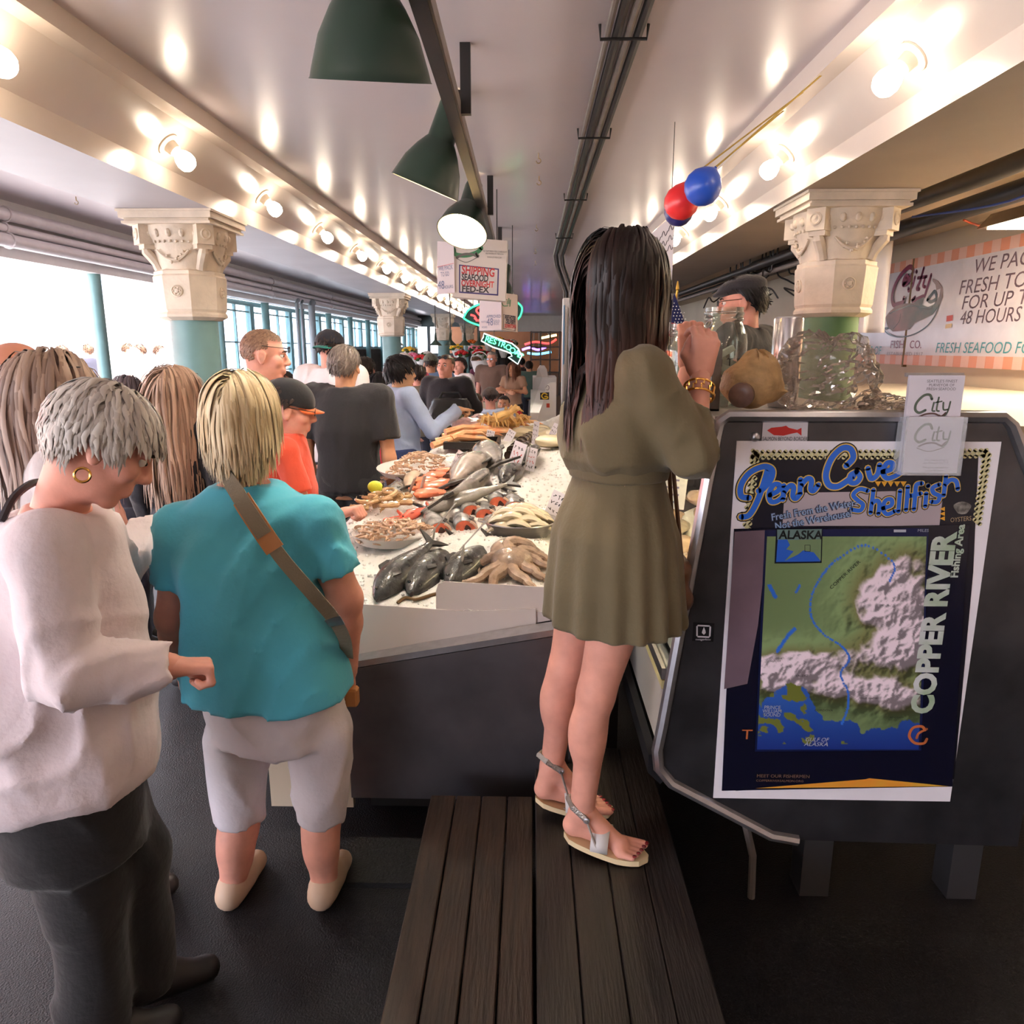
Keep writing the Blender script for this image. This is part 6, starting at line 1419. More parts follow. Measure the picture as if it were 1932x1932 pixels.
# ducts below the right soffit
for i, (x, z, r, y0_, y1_) in enumerate(((2.06, 2.43, .035, 4.9, 12.0), (2.12, 2.36, .02, 4.9, 12.0), (2.2, 2.40, .03, 5.2, 12.0))):
    tag(G().tube([(x, y0_, z), (x, 8.0, z), (x, y1_, z)], r, 10).build('side_duct', m_black if i != 1 else m_grey, None, smooth=True), ['thick black duct below the right beam', 'thin grey duct below the right beam', 'black duct nearest the stall wall'][i], 'pipe', 'ducts behind the fishmonger')
wrs = thing('tangled_wires', 'tangle of dark wires and clutter behind the fishmonger', 'wires', (2.1, 7.5, 2.2))
rs = random.Random(12)
for i in range(14):
    p = Vector((2.1 + rs.uniform(-.05, .15), 6.6 + rs.uniform(0, 2.2), 2.36)); P = [Vector((p.x, p.y, 2.655)), p]
    for k in range(5): P.append(P[-1] + Vector((rs.uniform(-.12, .12), rs.uniform(-.2, .2), rs.uniform(-.12, .05))))
    G().tube(smooth_path(P, 4), .008, 5).build('wire', m_black, wrs, smooth=True)

# ================================================================== railing, flower stalls, far hall
m_rail = M('railing_black', (30, 34, 40), rough=.4)
rl = thing('stair_railing', 'black metal railing around the stairs behind the boy', 'railing', atz(812, 845, 0))
p1, p2, p3 = atz(793, 845, 0), atz(828, 843, 0), atz(812, 826, 0)
def up(p, py, px): return at(px, py, p.y)
for p, (tx, ty) in ((p1, (793, 779)), (p2, (828, 745)), (p3, (811, 752))):
    t_ = at(tx, ty, p.y); G().box(p.x - .022, p.x + .022, p.y - .022, p.y + .022, 0, t_.z).build('post', m_rail, rl)
for a_, b_ in (((785, 783, p1), (829, 783, p2)), ((793, 808, p1), (812, 806, p3)), ((812, 806, p3), (829, 818, p2)), ((812, 755, p3), (829, 772, p2)), ((793, 800, p1), (829, 770, p3)), ((793, 822, p1), (829, 795, p3)), ((829, 818, p2), (846, 828, p2)), ((829, 772, p2), (845, 790, p2)), ((800, 842, p1), (829, 820, p3))):
    q1 = at(a_[0], a_[1], a_[2].y); q2 = at(b_[0], b_[1], b_[2].y); G().tube([q1, q2], .02, 6).build('bar', m_rail, rl)
q1, q2 = at(790, 748, p1.y), at(846, 722, p1.y + 1.8); G().tube([q1, q2], .03, 8).build('wooden_handrail', M('handrail_wood', (140, 112, 96), rough=.45), rl)
rl = thing('stair_railing', 'low black railing right of the man with the dark bag', 'railing', (HX1 + .06, HY0, 0))
for y in (HY0 + .05, 9.4, 10.5, 11.5): G().box(HX1 + .04, HX1 + .08, y, y + .04, 0, .9).build('post', m_rail, rl)
for z in (.5, .9): G().tube([(HX1 + .06, HY0, z), (HX1 + .06, 11.6, z)], .02, 6).build('bar', m_rail, rl)
# flower stalls
FCOL = {'red': (206, 40, 44), 'yellow': (240, 190, 50), 'orange': (236, 120, 40), 'pink': (226, 120, 150), 'white': (236, 230, 226), 'crimson': (170, 24, 50)}
m_leaf = M('leaf_green', (60, 92, 44), rough=.6, var=.3, vscale=20)
def bouquet(label, p, r, key, seed):
    t = thing('bouquet', label, 'flowers', p, 'bouquets on the flower stall'); rs = random.Random(seed)
    G().lathe([(r * .5, .951 - p[2]), (r * .55, min(0, .96 - p[2])), (r * .55, .0), (r * .4, .01)], p, 10).build('bucket', m_dark, t)
    G().lathe([(r * .25, .0), (r * .3, 0), (r * .75, r * 1.2), (r * .8, r * 1.25)], p, 10).build('paper_wrap', M('wrap_paper', (226, 224, 220), rough=.6), t)
    g = G()
    for k in range(10): a = rs.uniform(0, 6.28); q = Vector(p) + Vector((math.cos(a) * r * .8, math.sin(a) * r * .8, r * (1.2 + rs.uniform(-.1, .4)))); g.ball(q, r * .28, 6, 4, (1, 1, .5))
    g.build('leaves', m_leaf, t, smooth=True)
    for k in range(13):
        a = k * 2.4; rr = r * .85 * math.sqrt((k + .5) / 13); c = Vector(p) + Vector((math.cos(a) * rr, math.sin(a) * rr, r * (1.75 - .5 * (rr / r) ** 2)))
        g = G(); g.ball(c, r * .26, 8, 6, (1, 1, .75)); g.ball(c + Vector((0, 0, r * .1)), r * .16, 6, 4); g.build('blossom', M('petal_' + key, FCOL[key], rough=.6, var=.15, vscale=20), t, smooth=True)
def stall(label, x0_, x1_, y0_, y1_, z):
    t = thing('flower_table', label, 'table', ((x0_ + x1_) / 2, (y0_ + y1_) / 2, 0))
    G().box(x0_, x1_, y0_, y1_, z - .04, z).build('tabletop', m_dark, t); G().box(x0_ + .02, x1_ - .02, y0_ + .02, y1_ - .02, .02, z - .04).build('black_skirt', M('skirt_black', (24, 24, 28), rough=.8), t)
stall('long black flower stall table by the far columns', -1.8, -0.3, 17.0, 18.2, .95); stall('black flower stall table near the windows', -2.4, -1.25, 13.4, 14.4, .95); stall('black flower stall table in the far middle', -1.9, -.3, 21.0, 22.0, .95)
BQ = [(905, 678, 17.3, 'red', 'bright red bouquet nearest the man in brown'), (916, 682, 17.4, 'crimson', 'crimson bouquet behind the white basket'), (897, 670, 17.6, 'pink', 'pink bouquet beside the fourth column'), (922, 655, 17.9, 'yellow', 'yellow bouquet left of the man in brown'), (950, 668, 17.6, 'orange', 'orange bouquet right of the man in brown'), (958, 660, 17.9, 'red', 'red bouquet under the neon arrow'), (941, 650, 21.3, 'yellow', 'yellow bouquet behind the man in brown'), (966, 655, 21.4, 'white', 'white bouquet under the neon arrow'), (890, 655, 21.5, 'orange', 'small orange bouquet behind the fourth column'), (872, 680, 17.5, 'red', 'red bouquet between the third and fourth columns'), (862, 668, 17.8, 'yellow', 'yellow bouquet between the third and fourth columns'),
      (780, 684, 13.7, 'pink', 'pink bouquet above the maroon shirt'), (795, 688, 13.6, 'red', 'red bouquet beside the blue plaid shirt'), (772, 672, 14.0, 'yellow', 'yellow bouquet above the boy'), (805, 680, 14.1, 'white', 'white bouquet by the blue plaid shirt'), (850, 690, 13.9, 'crimson', 'crimson bouquet behind the man in black')]
for i, (px, py, D, key, lb) in enumerate(BQ):
    p = at(px, py + 8, D); p.z = max(p.z, .97); bouquet(lb, p, .13 if D < 16 else .17, key, i)
for i, px in enumerate((750, 822, 850, 877, 904)):
    p = at(px, 652, 14.5); t = thing('stall_lamp', 'small dark lamp over the flower stalls, %s from the left' % ORD[i].replace('nearest', 'first'), 'lamp', p, 'small lamps over the flower stalls')
    G().lathe([(.12, 0), (.115, .015), (.07, .06), (.03, .1), (.015, .24)], p, 14).build('shade', m_lampg, t, smooth=True)
    G().lathe([(.108, .0), (.03, .04)], p, 14).build('glow', M('stall_glow', (255, 210, 120), emit=4, ecol=(255, 200, 110)), t, smooth=True)
    G().tube([p + Vector((0, 0, .24)), Vector((p.x, p.y, 2.83 if p.x > -1.6 else (2.49 if p.x > -2.42 else 2.83)))], .01, 5).build('rod', m_black, t)
# far hall with glowing stalls
m_tube = M('far_tube', (255, 220, 160), emit=10, ecol=(255, 196, 120))
for i, (x, y0_) in enumerate(((-.9, 29.0), (-.3, 29.5), (.35, 30.0))):
    o = thing('tube_light', 'warm tube light in the far hall, %s from the left' % ORD[i].replace('nearest', 'first'), 'lamp', (x, y0_, 3.1), 'tube lights of the far hall')
    G().box(x - .05, x + .05, y0_, y0_ + 5, 3.08, 3.12).build('tube', m_tube, o); G().box(x - .08, x + .08, y0_, y0_ + 5, 3.12, 3.198).build('housing', m_white, o)
gp = thing('glazed_partition', 'metal framed glass partition at the far end beside the neon', 'partition', (.35, 27.5, 0))
xa, xb = at(1002, 650, 27.5).x, at(1056, 650, 27.5).x
for x in np.linspace(xa, xb, 4): G().box(x - .03, x + .03, 27.45, 27.55, 0, 2.28).build('stile', m_grey, gp)
for z in (.8, 1.25, 1.7, 2.22): G().box(xa, xb, 27.46, 27.54, z, z + .05).build('rail', m_grey, gp)
G().box(xa, xb, 27.495, 27.505, .8, 2.25).build('pane', clear('far_pane', (240, 240, 236), .2), gp)
G().box(xa, xb, 27.48, 27.52, .02, .8).build('kick_panel', M('kick_tan', (176, 140, 120), rough=.6), gp)
DnF = 31.0
for i, (pts, mt, lb) in enumerate(((((985, 660), (1000, 656), (1015, 660), (1030, 655)), M('neon_purple', (150, 110, 255), emit=6, ecol=(140, 90, 255)), 'purple neon squiggle in the far hall'), (((990, 650), (1010, 645), (1035, 648), (1050, 640)), n_r, 'red neon line in the far hall'), (((995, 666), (1015, 668), (1040, 664)), M('neon_blue', (90, 190, 255), emit=6, ecol=(80, 180, 255)), 'blue neon line in the far hall'), (((1020, 638), (1050, 632)), m_tube, 'warm neon line at the far right'))):
    t = thing('neon_script', lb, 'neon sign', at(*pts[0], DnF), 'neon lines of the far hall')
    P = [at(*p, DnF) for p in pts]
    G().tube(smooth_path(P, 6), .05, 6).build('tube', mt, t, smooth=True); c = sum(P, Vector()) / len(P); G().tube([c, (c.x, c.y, 3.19)], .015, 5).build('rod', m_black, t)
stl = thing('seafood_stall', 'pale stacked boxes and counter at the far stall', 'counter', (.2, 13.0, 0))
pxa, pxb = at(1005, 720, 13.0).x, at(1050, 720, 13.0).x
G().box(pxa, pxb, 13.0, 14.0, 0, at(1030, 712, 13).z).build('counter_body', m_white, stl)
pa_, pb2 = at(1012, 712, 13.1), at(1034, 690, 13.1); G().prism([(pa_.x, pa_.z), (pb2.x, pa_.z), (pb2.x - .02, pb2.z - .06), (pb2.x - .06, pb2.z), (pa_.x + .06, pb2.z), (pa_.x + .02, pb2.z - .06)], 'y', 13.05, 13.4).build('folded_carton', M('carton_white'), stl)
# ================================================================== people: bodies and clothes grown as smooth implicit surfaces
def rcone(a, b, ra, rb, fl=None):
    a = np.array(a, float); b = np.array(b, float)
    def f(X, Y, Z):
        ab = b - a; L2 = float(ab @ ab) + 1e-12
        px, py, pz = X - a[0], Y - a[1], Z - a[2]
        t = np.clip((px * ab[0] + py * ab[1] + pz * ab[2]) / L2, 0, 1)
        return np.sqrt((px - t * ab[0]) ** 2 + (py - t * ab[1]) ** 2 + (pz - t * ab[2]) ** 2) - (ra + (rb - ra) * t)
    r = max(ra, rb)
    return f, np.minimum(a, b) - r, np.maximum(a, b) + r
def ellip(c, r, R=None):
    c = np.array(c, float); r = np.array(r, float)
    def f(X, Y, Z):
        q = [X - c[0], Y - c[1], Z - c[2]]
        if R is not None: q = [R[0][i] * q[0] + R[1][i] * q[1] + R[2][i] * q[2] for i in range(3)]
        k0 = np.sqrt(sum((q[i] / r[i]) ** 2 for i in range(3))); k1 = np.sqrt(sum((q[i] / r[i] ** 2) ** 2 for i in range(3))) + 1e-9
        return k0 * (k0 - 1) / k1
    m = r.max(); return f, c - m, c + m
def loft(levels, pleat=None, ex=2.4):
    "levels: (z, cx, cy, a, b) elliptical sections up a leaning spine"
    Lv = sorted(levels); zs = [l[0] for l in Lv]
    def f(X, Y, Z):
        zf = np.broadcast_to(Z, np.broadcast(X, Y, Z).shape) if False else Z
        ip = lambda i: np.interp(zf, zs, [l[i] for l in Lv])
        cx, cy, a, b = ip(1), ip(2), ip(3), ip(4)
        dx, dy = X - cx, Y - cy
        if pleat is not None:
            n, amp, z1, z0 = pleat; th = np.arctan2(dy / b, dx / a); k = np.clip((z1 - zf) / (z1 - z0), 0, 1)
            m = 1 + amp * k * np.sin(n * th + 1.3 * np.sin(2 * th)); a = a * m; b = b * m
        d = ((np.abs(dx) / a) ** ex + (np.abs(dy) / b) ** ex) ** (1 / ex)
        d = (d - 1) * np.minimum(a, b)
        return np.maximum(d, np.maximum(zf - zs[-1], zs[0] - zf))
    am = max(max(l[3], l[4]) for l in Lv) * 1.15
    lo = np.array([min(l[1] for l in Lv) - am, min(l[2] for l in Lv) - am, zs[0]]); hi = np.array([max(l[1] for l in Lv) + am, max(l[2] for l in Lv) + am, zs[-1]])
    return f, lo, hi
def clip(pr, p, n):
    "keep the side of the plane through p that n points away from"
    f, lo, hi = pr[:3]; p = np.array(p, float); n = np.array(n, float); n = n / np.linalg.norm(n)
    return (lambda X, Y, Z: np.maximum(f(X, Y, Z), (X - p[0]) * n[0] + (Y - p[1]) * n[1] + (Z - p[2]) * n[2])), lo, hi
class Field:
    def __init__(s, prims, h, k=0.02, subs=(), noise=None):
        lo = np.min([p[1] for p in prims], 0) - 3 * h - k; hi = np.max([p[2] for p in prims], 0) + 3 * h + k
        n = np.ceil((hi - lo) / h).astype(int) + 1; s.o = lo; s.h = h
        ax = [(lo[i] + h * np.arange(n[i])).astype(np.float32) for i in range(3)]
        F_ = np.full(n, 0.5, np.float32)
        def put(pr, mode, kk):
            f, l, u = pr[:3]; i0 = np.clip(np.floor((l - kk - 2 * h - lo) / h).astype(int), 0, n - 1); i1 = np.clip(np.ceil((u + kk + 2 * h - lo) / h).astype(int) + 1, 1, n)
            sl = tuple(slice(i0[i], i1[i]) for i in range(3))
            X = ax[0][sl[0]][:, None, None]; Y = ax[1][sl[1]][None, :, None]; Z = ax[2][sl[2]][None, None, :]
            d = np.broadcast_to(f(X, Y, Z), F_[sl].shape)
            e = F_[sl]
            if mode == 'u':
                hh = np.clip(.5 + .5 * (e - d) / kk, 0, 1); F_[sl] = e * (1 - hh) + d * hh - kk * hh * (1 - hh)
            else:
                hh = np.clip(.5 - .5 * (e + d) / kk, 0, 1); F_[sl] = e * (1 - hh) - d * hh + kk * hh * (1 - hh)
        for p in prims: put(p, 'u', k if len(p) < 4 else p[3])
        for p in subs: put(p, 's', 0.008 if len(p) < 4 else p[3])
        if noise is not None:
            X = ax[0][:, None, None]; Y = ax[1][None, :, None]; Z = ax[2][None, None, :]
            F_ += noise(X, Y, Z)
        s.F = F_
    def mesh(s):
        F_ = s.F; ins = F_ < 0; n = np.array(F_.shape)
        c = np.zeros(n - 1, np.uint8)
        for dx in (0, 1):
            for dy in (0, 1):
                for dz in (0, 1): c += ins[dx:n[0] - 1 + dx, dy:n[1] - 1 + dy, dz:n[2] - 1 + dz]
        act = (c > 0) & (c < 8); ci = np.argwhere(act)
        if not len(ci): return np.zeros((0, 3)), np.zeros((0, 4), int)
        idx = -np.ones(n - 1, np.int64); idx[act] = np.arange(len(ci))
        acc = np.zeros((len(ci), 3)); cnt = np.zeros(len(ci))
        off = np.array([(a, b, d) for a in (0, 1) for b in (0, 1) for d in (0, 1)])
        for i in range(8):
            for j in range(i + 1, 8):
                if np.abs(off[i] - off[j]).sum() != 1: continue
                va = F_[tuple((ci + off[i]).T)]; vb = F_[tuple((ci + off[j]).T)]; m = (va < 0) != (vb < 0)
                t = np.where(m, va / np.where(m, va - vb, 1), 0)[:, None]
                acc += np.where(m[:, None], off[i] + t * (off[j] - off[i]), 0); cnt += m
        V = s.o + s.h * (ci + acc / cnt[:, None])
        Q = []
        for ax in range(3):
            b1, b2 = [(1, 2), (2, 0), (0, 1)][ax]
            sl0 = [slice(1, n[i] - 1) for i in range(3)]; sl0[ax] = slice(0, n[ax] - 1); sl1 = list(sl0); sl1[ax] = slice(1, n[ax])
            A_, B_ = ins[tuple(sl0)], ins[tuple(sl1)]; e = np.argwhere(A_ != B_)
            if not len(e): continue
            fl = A_[tuple(e.T)]; base = e.copy()
            for i in range(3):
                if i != ax: base[:, i] += 1
            def cell(d1, d2):
                q = base.copy(); q[:, b1] += d1; q[:, b2] += d2; return idx[tuple(q.T)]
            q = np.stack([cell(-1, -1), cell(0, -1), cell(0, 0), cell(-1, 0)], 1); q[~fl] = q[~fl][:, ::-1]; Q.append(q)
        return V, np.concatenate(Q)
def grow(name, prims, h, mat, parent, k=.02, subs=(), noise=None):
    V, Q = Field(prims, h, k, subs, noise).mesh()
    return link(name, new_mesh(name, V, Q, mat, True), parent)
def wrinkle(amp, seed=0, f=1.0, stretch=(1, 1, .7)):
    r = np.random.default_rng(seed); K = r.normal(size=(6, 3)) * np.array([16, 16, 16]) * f * np.array(stretch); ph = r.uniform(0, 6.28, 6)
    def n(X, Y, Z):
        l = [K[i, 0] * X + K[i, 1] * Y + K[i, 2] * Z + ph[i] for i in range(6)]; t = [np.sin(v) for v in l]
        r1 = (1 - np.abs(np.sin(l[0] * .9 + 1.6 * t[1]))) ** 2 * (.5 + .5 * t[3]); r2 = (1 - np.abs(np.sin(l[2] * 1.2 + 1.4 * t[4]))) ** 2 * (.5 + .5 * t[5])
        return (amp * (.6 * t[0] * t[1] - 1.5 * r1 - 1.1 * r2 + .6)).astype(np.float32)
    return n
def rotm(yaw=0, pitch=0, roll=0):
    return np.array(Matrix.Rotation(yaw, 3, 'Z') @ Matrix.Rotation(-pitch, 3, 'X') @ Matrix.Rotation(roll, 3, 'Y'))
def tf(pr, R, c, s):
    "move a primitive given in a small local frame (rotation R, scale s, origin c)"
    f, lo, hi = pr[:3]; Ri = R.T; c = np.array(c, float)
    cor = np.array([(x, y, z) for x in (lo[0], hi[0]) for y in (lo[1], hi[1]) for z in (lo[2], hi[2])]) * s
    cor = cor @ R.T + c
    def g(X, Y, Z):
        q = [X - c[0], Y - c[1], Z - c[2]]
        l = [(Ri[i][0] * q[0] + Ri[i][1] * q[1] + Ri[i][2] * q[2]) / s for i in range(3)]
        return f(*l) * s
    return (g, cor.min(0), cor.max(0)) + tuple(pr[3:])
def head_prims(R, c, s, neckbase, nr=.052, ears=True):
    P = [ellip((0, -.012, .035), (.075, .096, .087)), ellip((0, .028, -.035), (.057, .066, .078)), rcone((-.014, .066, -.09), (.014, .066, -.09), .02, .02),
         ellip((-.04, .056, -.014), (.026, .03, .028)), ellip((.04, .056, -.014), (.026, .03, .028)), rcone((-.034, .08, .03), (.034, .08, .03), .011, .011),
         rcone((0, .09, .022), (0, .110, -.017), .008, .0115), rcone((-.013, .1, -.022), (.013, .1, -.022), .0085, .0085),
         rcone((-.018, .088, -.05), (.018, .088, -.05), .008, .008), rcone((-.015, .088, -.062), (.015, .088, -.062), .009, .009)]
    P = [p + (.012,) for p in P]
    if ears:
        for e in (-1, 1): P += [ellip((e * .079, -.006, .004), (.010, .021, .032)) + (.006,), ellip((e * .082, -.002, -.02), (.009, .012, .014)) + (.006,)]
    S = [ellip((e * .031, .1, .014), (.016, .014, .010)) + (.008,) for e in (-1, 1)] + [rcone((-.02, .101, -.0555), (.02, .101, -.0555), .0025, .0025) + (.004,)]
    if ears: S += [ellip((e * .088, .0, .004), (.006, .011, .018)) + (.005,) for e in (-1, 1)]
    P = [tf(p, R, c, s) for p in P]; S = [tf(p, R, c, s) for p in S]
    top = np.array(c) + R @ (np.array((0, -.025, -.05)) * s)
    P.append(rcone(top, neckbase, nr, nr * 1.12) + (.03,))
    return P, S
CURL = {'relaxed': [(.35, .5, .3)] * 4, 'fist': [(1.3, 1.5, .9)] * 4, 'point': [(.02, .08, .05), (1.0, 1.3, .7), (1.15, 1.4, .8), (1.2, 1.4, .8)], 'grip': [(.7, .9, .5)] * 4, 'open': [(.12, .15, .1)] * 4}
def hand_prims(w, d, pn, side, pose, s):
    "w wrist, d finger direction, pn palm normal, side -1 left / +1 right"
    y = np.array(d, float); y /= np.linalg.norm(y); z = -np.array(pn, float); z = z - y * (z @ y); z /= np.linalg.norm(z); x = np.cross(y, z)
    R = np.stack([x, y, z], 1); th = -side; P = []
    xs = [-th * -.03, -th * -.01, th * -.01, th * -.029]     # index .. little, index on the thumb side
    xs = [th * .03, th * .010, -th * .010, -th * .028]; ln = [.95, 1.05, .98, .78]
    P.append(rcone((0, -.03, 0), (0, .02, 0), .026, .024) + (.02,))
    for i in range(4):
        P.append(rcone((xs[i] * .6, .01, 0), (xs[i], .085, .002), .0165, .0125) + (.012,))
        p = np.array((xs[i], .086, .002)); a = 0.0; sp = -xs[i] * .6
        for j, (l, r0) in enumerate(((.042, .0105), (.026, .0092), (.02, .0082))):
            a += CURL[pose][i][j]; q = p + np.array((xs[i] * .10 if j == 0 else 0, math.cos(a), -math.sin(a))) * l * ln[i]
            P.append(rcone(p, q, r0, r0 * .9) + (.004,)); p = q
    c1 = .5 if pose in ('fist', 'point', 'grip') else .1
    t0, t1 = np.array((th * .022, .012, -.006)), np.array((th * (.05 - .012 * c1), .045, -.016 - .012 * c1)); t2 = np.array((th * (.058 - .045 * c1), .075, -.022 - .018 * c1)); t3 = np.array((th * (.062 - .07 * c1), .095, -.026 - .02 * c1))
    P += [rcone(t0, t1, .017, .013) + (.014,), rcone(t1, t2, .0125, .0105) + (.004,), rcone(t2, t3, .0105, .009) + (.003,)]
    return [tf(p, R, w, s) for p in P]

def mesh_from_parts(name, fields, mat, parent):
    Vs, Qs, n = [], [], 0
    for fl in fields:
        V, Q = fl.mesh(); Vs.append(V); Qs.append(Q + n); n += len(V)
    return link(name, new_mesh(name, np.concatenate(Vs), np.concatenate(Qs), mat, True), parent)

# ---- hair made of tapering locks that follow the skull and then hang
def hair(parent, R, c, s, n, length, width, cols, region, flow, grav=.25, wave=0.0, thick=.45, steps=16, layers=.012, push=None, mat=None, seed=0, cap=True, tipcol=None, name='hair', body=.0, curl=12.0):
    n = int(n * 2.2); width = width * .62; thick = thick * .45; rg = np.random.default_rng(seed); e = np.array((.079, .100, .091)); ce = np.array((0, -.012, .036))
    i = np.arange(n * 3); ph = i * 2.39996; zz = 1 - 2 * (i + .5) / (n * 3)
    d = np.stack([np.sqrt(1 - zz ** 2) * np.cos(ph), np.sqrt(1 - zz ** 2) * np.sin(ph), zz], 1)
    d = d[region(d)]; d = d[rg.permutation(len(d))[:n]]; n = len(d)
    lay = rg.uniform(.0, 1, n)[:, None] * layers
    p = ce + d * (e + lay * .5); v = flow(d, rg); nn = d / e; nn /= np.linalg.norm(nn, axis=1)[:, None]
    v = v - nn * (v * nn).sum(1)[:, None]; v /= np.linalg.norm(v, axis=1)[:, None] + 1e-9
    gl = R.T @ np.array((0, 0, -1.0)); Ls = (length(d) if callable(length) else np.full(n, length)) * rg.uniform(.85, 1.08, n)
    st = (Ls / s / steps)[:, None]; P = [p]; phs = rg.uniform(0, 6.28, (n, 1)); NN = []
    for k in range(steps):
        u = k / steps
        q = (p - ce) / (e + layers * .3 + lay + body * np.minimum(1, u * 3)); r = np.linalg.norm(q, axis=1)[:, None]
        nn = (p - ce) / e ** 2; nn /= np.linalg.norm(nn, axis=1)[:, None]; NN.append(nn)
        g = min(.9, grav * (.7 + 1.6 * u))
        v = v * (1 - g) + gl * g
        if wave: v = v + wave * np.stack([np.sin(phs[:, 0] + u * curl), np.cos(phs[:, 0] * 1.7 + u * curl * .8), 0 * u + np.zeros(n)], 1)
        vn = (v * nn).sum(1)[:, None]; v = np.where((r < 1.03) & (vn < 0), v - nn * vn, v)
        v /= np.linalg.norm(v, axis=1)[:, None] + 1e-9
        p = p + v * st
        q = (p - ce) / (e + layers * .3 + lay + body * np.minimum(1, u * 3)); r = np.linalg.norm(q, axis=1)[:, None]
        p = np.where(r < 1, ce + (p - ce) / np.maximum(r, 1e-6), p)
        if push is not None:
            wv = (p * s) @ R.T + c; wv = push(wv); p = ((wv - c) @ R) / s
        P.append(p)
    NN.append(NN[-1]); P = np.stack(P, 1); NN = np.stack(NN, 1); K = steps + 1
    T = np.gradient(P, axis=1); T /= np.linalg.norm(T, axis=2)[..., None] + 1e-9
    S_ = np.cross(T, NN); S_ /= np.linalg.norm(S_, axis=2)[..., None] + 1e-9; Nn = np.cross(S_, T)
    u = np.linspace(0, 1, K)[None, :, None]; w = (width / s) * (.55 + .9 * u * (1 - u) * 1.6) * (1 - .75 * np.clip((u - .6) / .4, 0, 1) ** 1.5) * rg.uniform(.7, 1.25, (n, 1, 1))
    ang = [k * 2 * math.pi / 4 for k in range(4)]
    V = np.stack([P + S_ * w * math.cos(a) + Nn * w * thick * math.sin(a) for a in ang], 2)      # n, K, 6, 3
    V = (V * s) @ R.T + c
    id_ = np.arange(n * K * 4).reshape(n, K, 4)
    Q = np.stack([id_[:, 1:, :], np.roll(id_, -1, 2)[:, 1:, :], np.roll(id_, -1, 2)[:, :-1, :], id_[:, :-1, :]], -1).reshape(-1, 4)
    c0, c1 = np.array(lin(cols[0])[:3]), np.array(lin(cols[1])[:3]); m = rg.random((n, 1, 1, 1)) ** 1.2
    C = np.broadcast_to(c0 * (1 - m) + c1 * m, (n, K, 4, 3)).copy()
    if tipcol is not None:
        tc_ = np.array(lin(tipcol)[:3]); uu = np.clip((np.linspace(0, 1, K) - .5) / .5, 0, 1)[None, :, None, None] * rg.uniform(.5, 1, (n, 1, 1, 1)); C = C * (1 - uu) + tc_ * uu
    V = V.reshape(-1, 3); C = C.reshape(-1, 3)
    if cap:
        a = np.linspace(0, 2 * math.pi, 25)[:-1]; rings = np.linspace(.02, math.pi - .05, 14)
        D_ = np.stack([np.stack([np.sin(t) * np.cos(a), np.sin(t) * np.sin(a), np.cos(t) + 0 * a], 1) for t in rings])   # 14,24,3
        cv = ce + D_ * (e + .002); ok = region(D_.reshape(-1, 3)).reshape(14, 24)
        b0 = len(V); V = np.concatenate([V, (cv.reshape(-1, 3) * s) @ R.T + c]); C = np.concatenate([C, np.broadcast_to(c0 * .8, (14 * 24, 3))])
        qi = []
        for r_ in range(13):
            for k in range(24):
                k2 = (k + 1) % 24
                if ok[r_, k] and ok[r_, k2] and ok[r_ + 1, k] and ok[r_ + 1, k2]: qi.append((b0 + r_ * 24 + k, b0 + (r_ + 1) * 24 + k, b0 + (r_ + 1) * 24 + k2, b0 + r_ * 24 + k2))
        if qi: Q = np.concatenate([Q, np.array(qi)])
    me = new_mesh(name, V, Q, mat or M('hair_strands', (255, 255, 255), rough=.42, attr='Col', spec=.35), True)
    hn = NN.copy(); rad = P - np.array((0, -.02, 0)); rad[..., 2] = 0; rad /= np.linalg.norm(rad, axis=2)[..., None] + 1e-9
    below = np.clip((.0 - P[..., 2:3]) / .06, 0, 1); hn = hn * (1 - below) + rad * below
    own = np.stack([S_ * math.cos(a) + Nn * math.sin(a) for a in ang], 2); nrm = hn[:, :, None, :] * .8 + own * .3
    nrm = (nrm.reshape(-1, 3) @ R.T); ncap = len(V) - len(nrm)
    if ncap: nrm = np.concatenate([nrm, D_.reshape(-1, 3) @ R.T])
    nrm /= np.linalg.norm(nrm, axis=1)[:, None] + 1e-9
    me.normals_split_custom_set_from_vertices(nrm.astype(np.float32))
    color_attr(me, C); return link(name, me, parent)
REG_FULL = lambda d: ~((d[:, 1] > .25) & (d[:, 2] < .55)) & (d[:, 2] > -.55) & ~((d[:, 2] < -.1) & (d[:, 1] > -.05))
REG_SHORT = lambda d: ~((d[:, 1] > .35) & (d[:, 2] < .5)) & (d[:, 2] > -.5) & ~((d[:, 2] < .0) & (d[:, 1] > .0)) & ~((np.abs(d[:, 0]) > .7) & (d[:, 2] < .05) & (d[:, 1] > -.25))
def FLOW_BACK(d, rg): return np.stack([d[:, 0] * .5, -1 + 0 * d[:, 0], -.5 + 0 * d[:, 0]], 1) + rg.normal(0, .25, d.shape)
def FLOW_DOWN(d, rg): return np.stack([np.sign(d[:, 0]) * (.8 * np.exp(-np.abs(d[:, 0]) * 3) * np.clip(d[:, 2] * 1.5 - .3, 0, 1) + .3 * np.abs(d[:, 0])), -.25 + 0 * d[:, 0], -1.0 + 0 * d[:, 0]], 1) + rg.normal(0, .10, d.shape)
def FLOW_FWD(d, rg): return np.stack([d[:, 0] * .6, .8 + 0 * d[:, 0], -.6 + 0 * d[:, 0]], 1) + rg.normal(0, .3, d.shape)
SKIN = {'fair': (226, 170, 148), 'pink': (222, 158, 138), 'tan': (206, 150, 116), 'asian': (224, 178, 142), 'shade': (206, 140, 116)}
def skin(k): return M('skin_' + k, SKIN[k], rough=.5, var=.08, vscale=18, bump=.05, bscale=160, sss=.06, spec=.35)
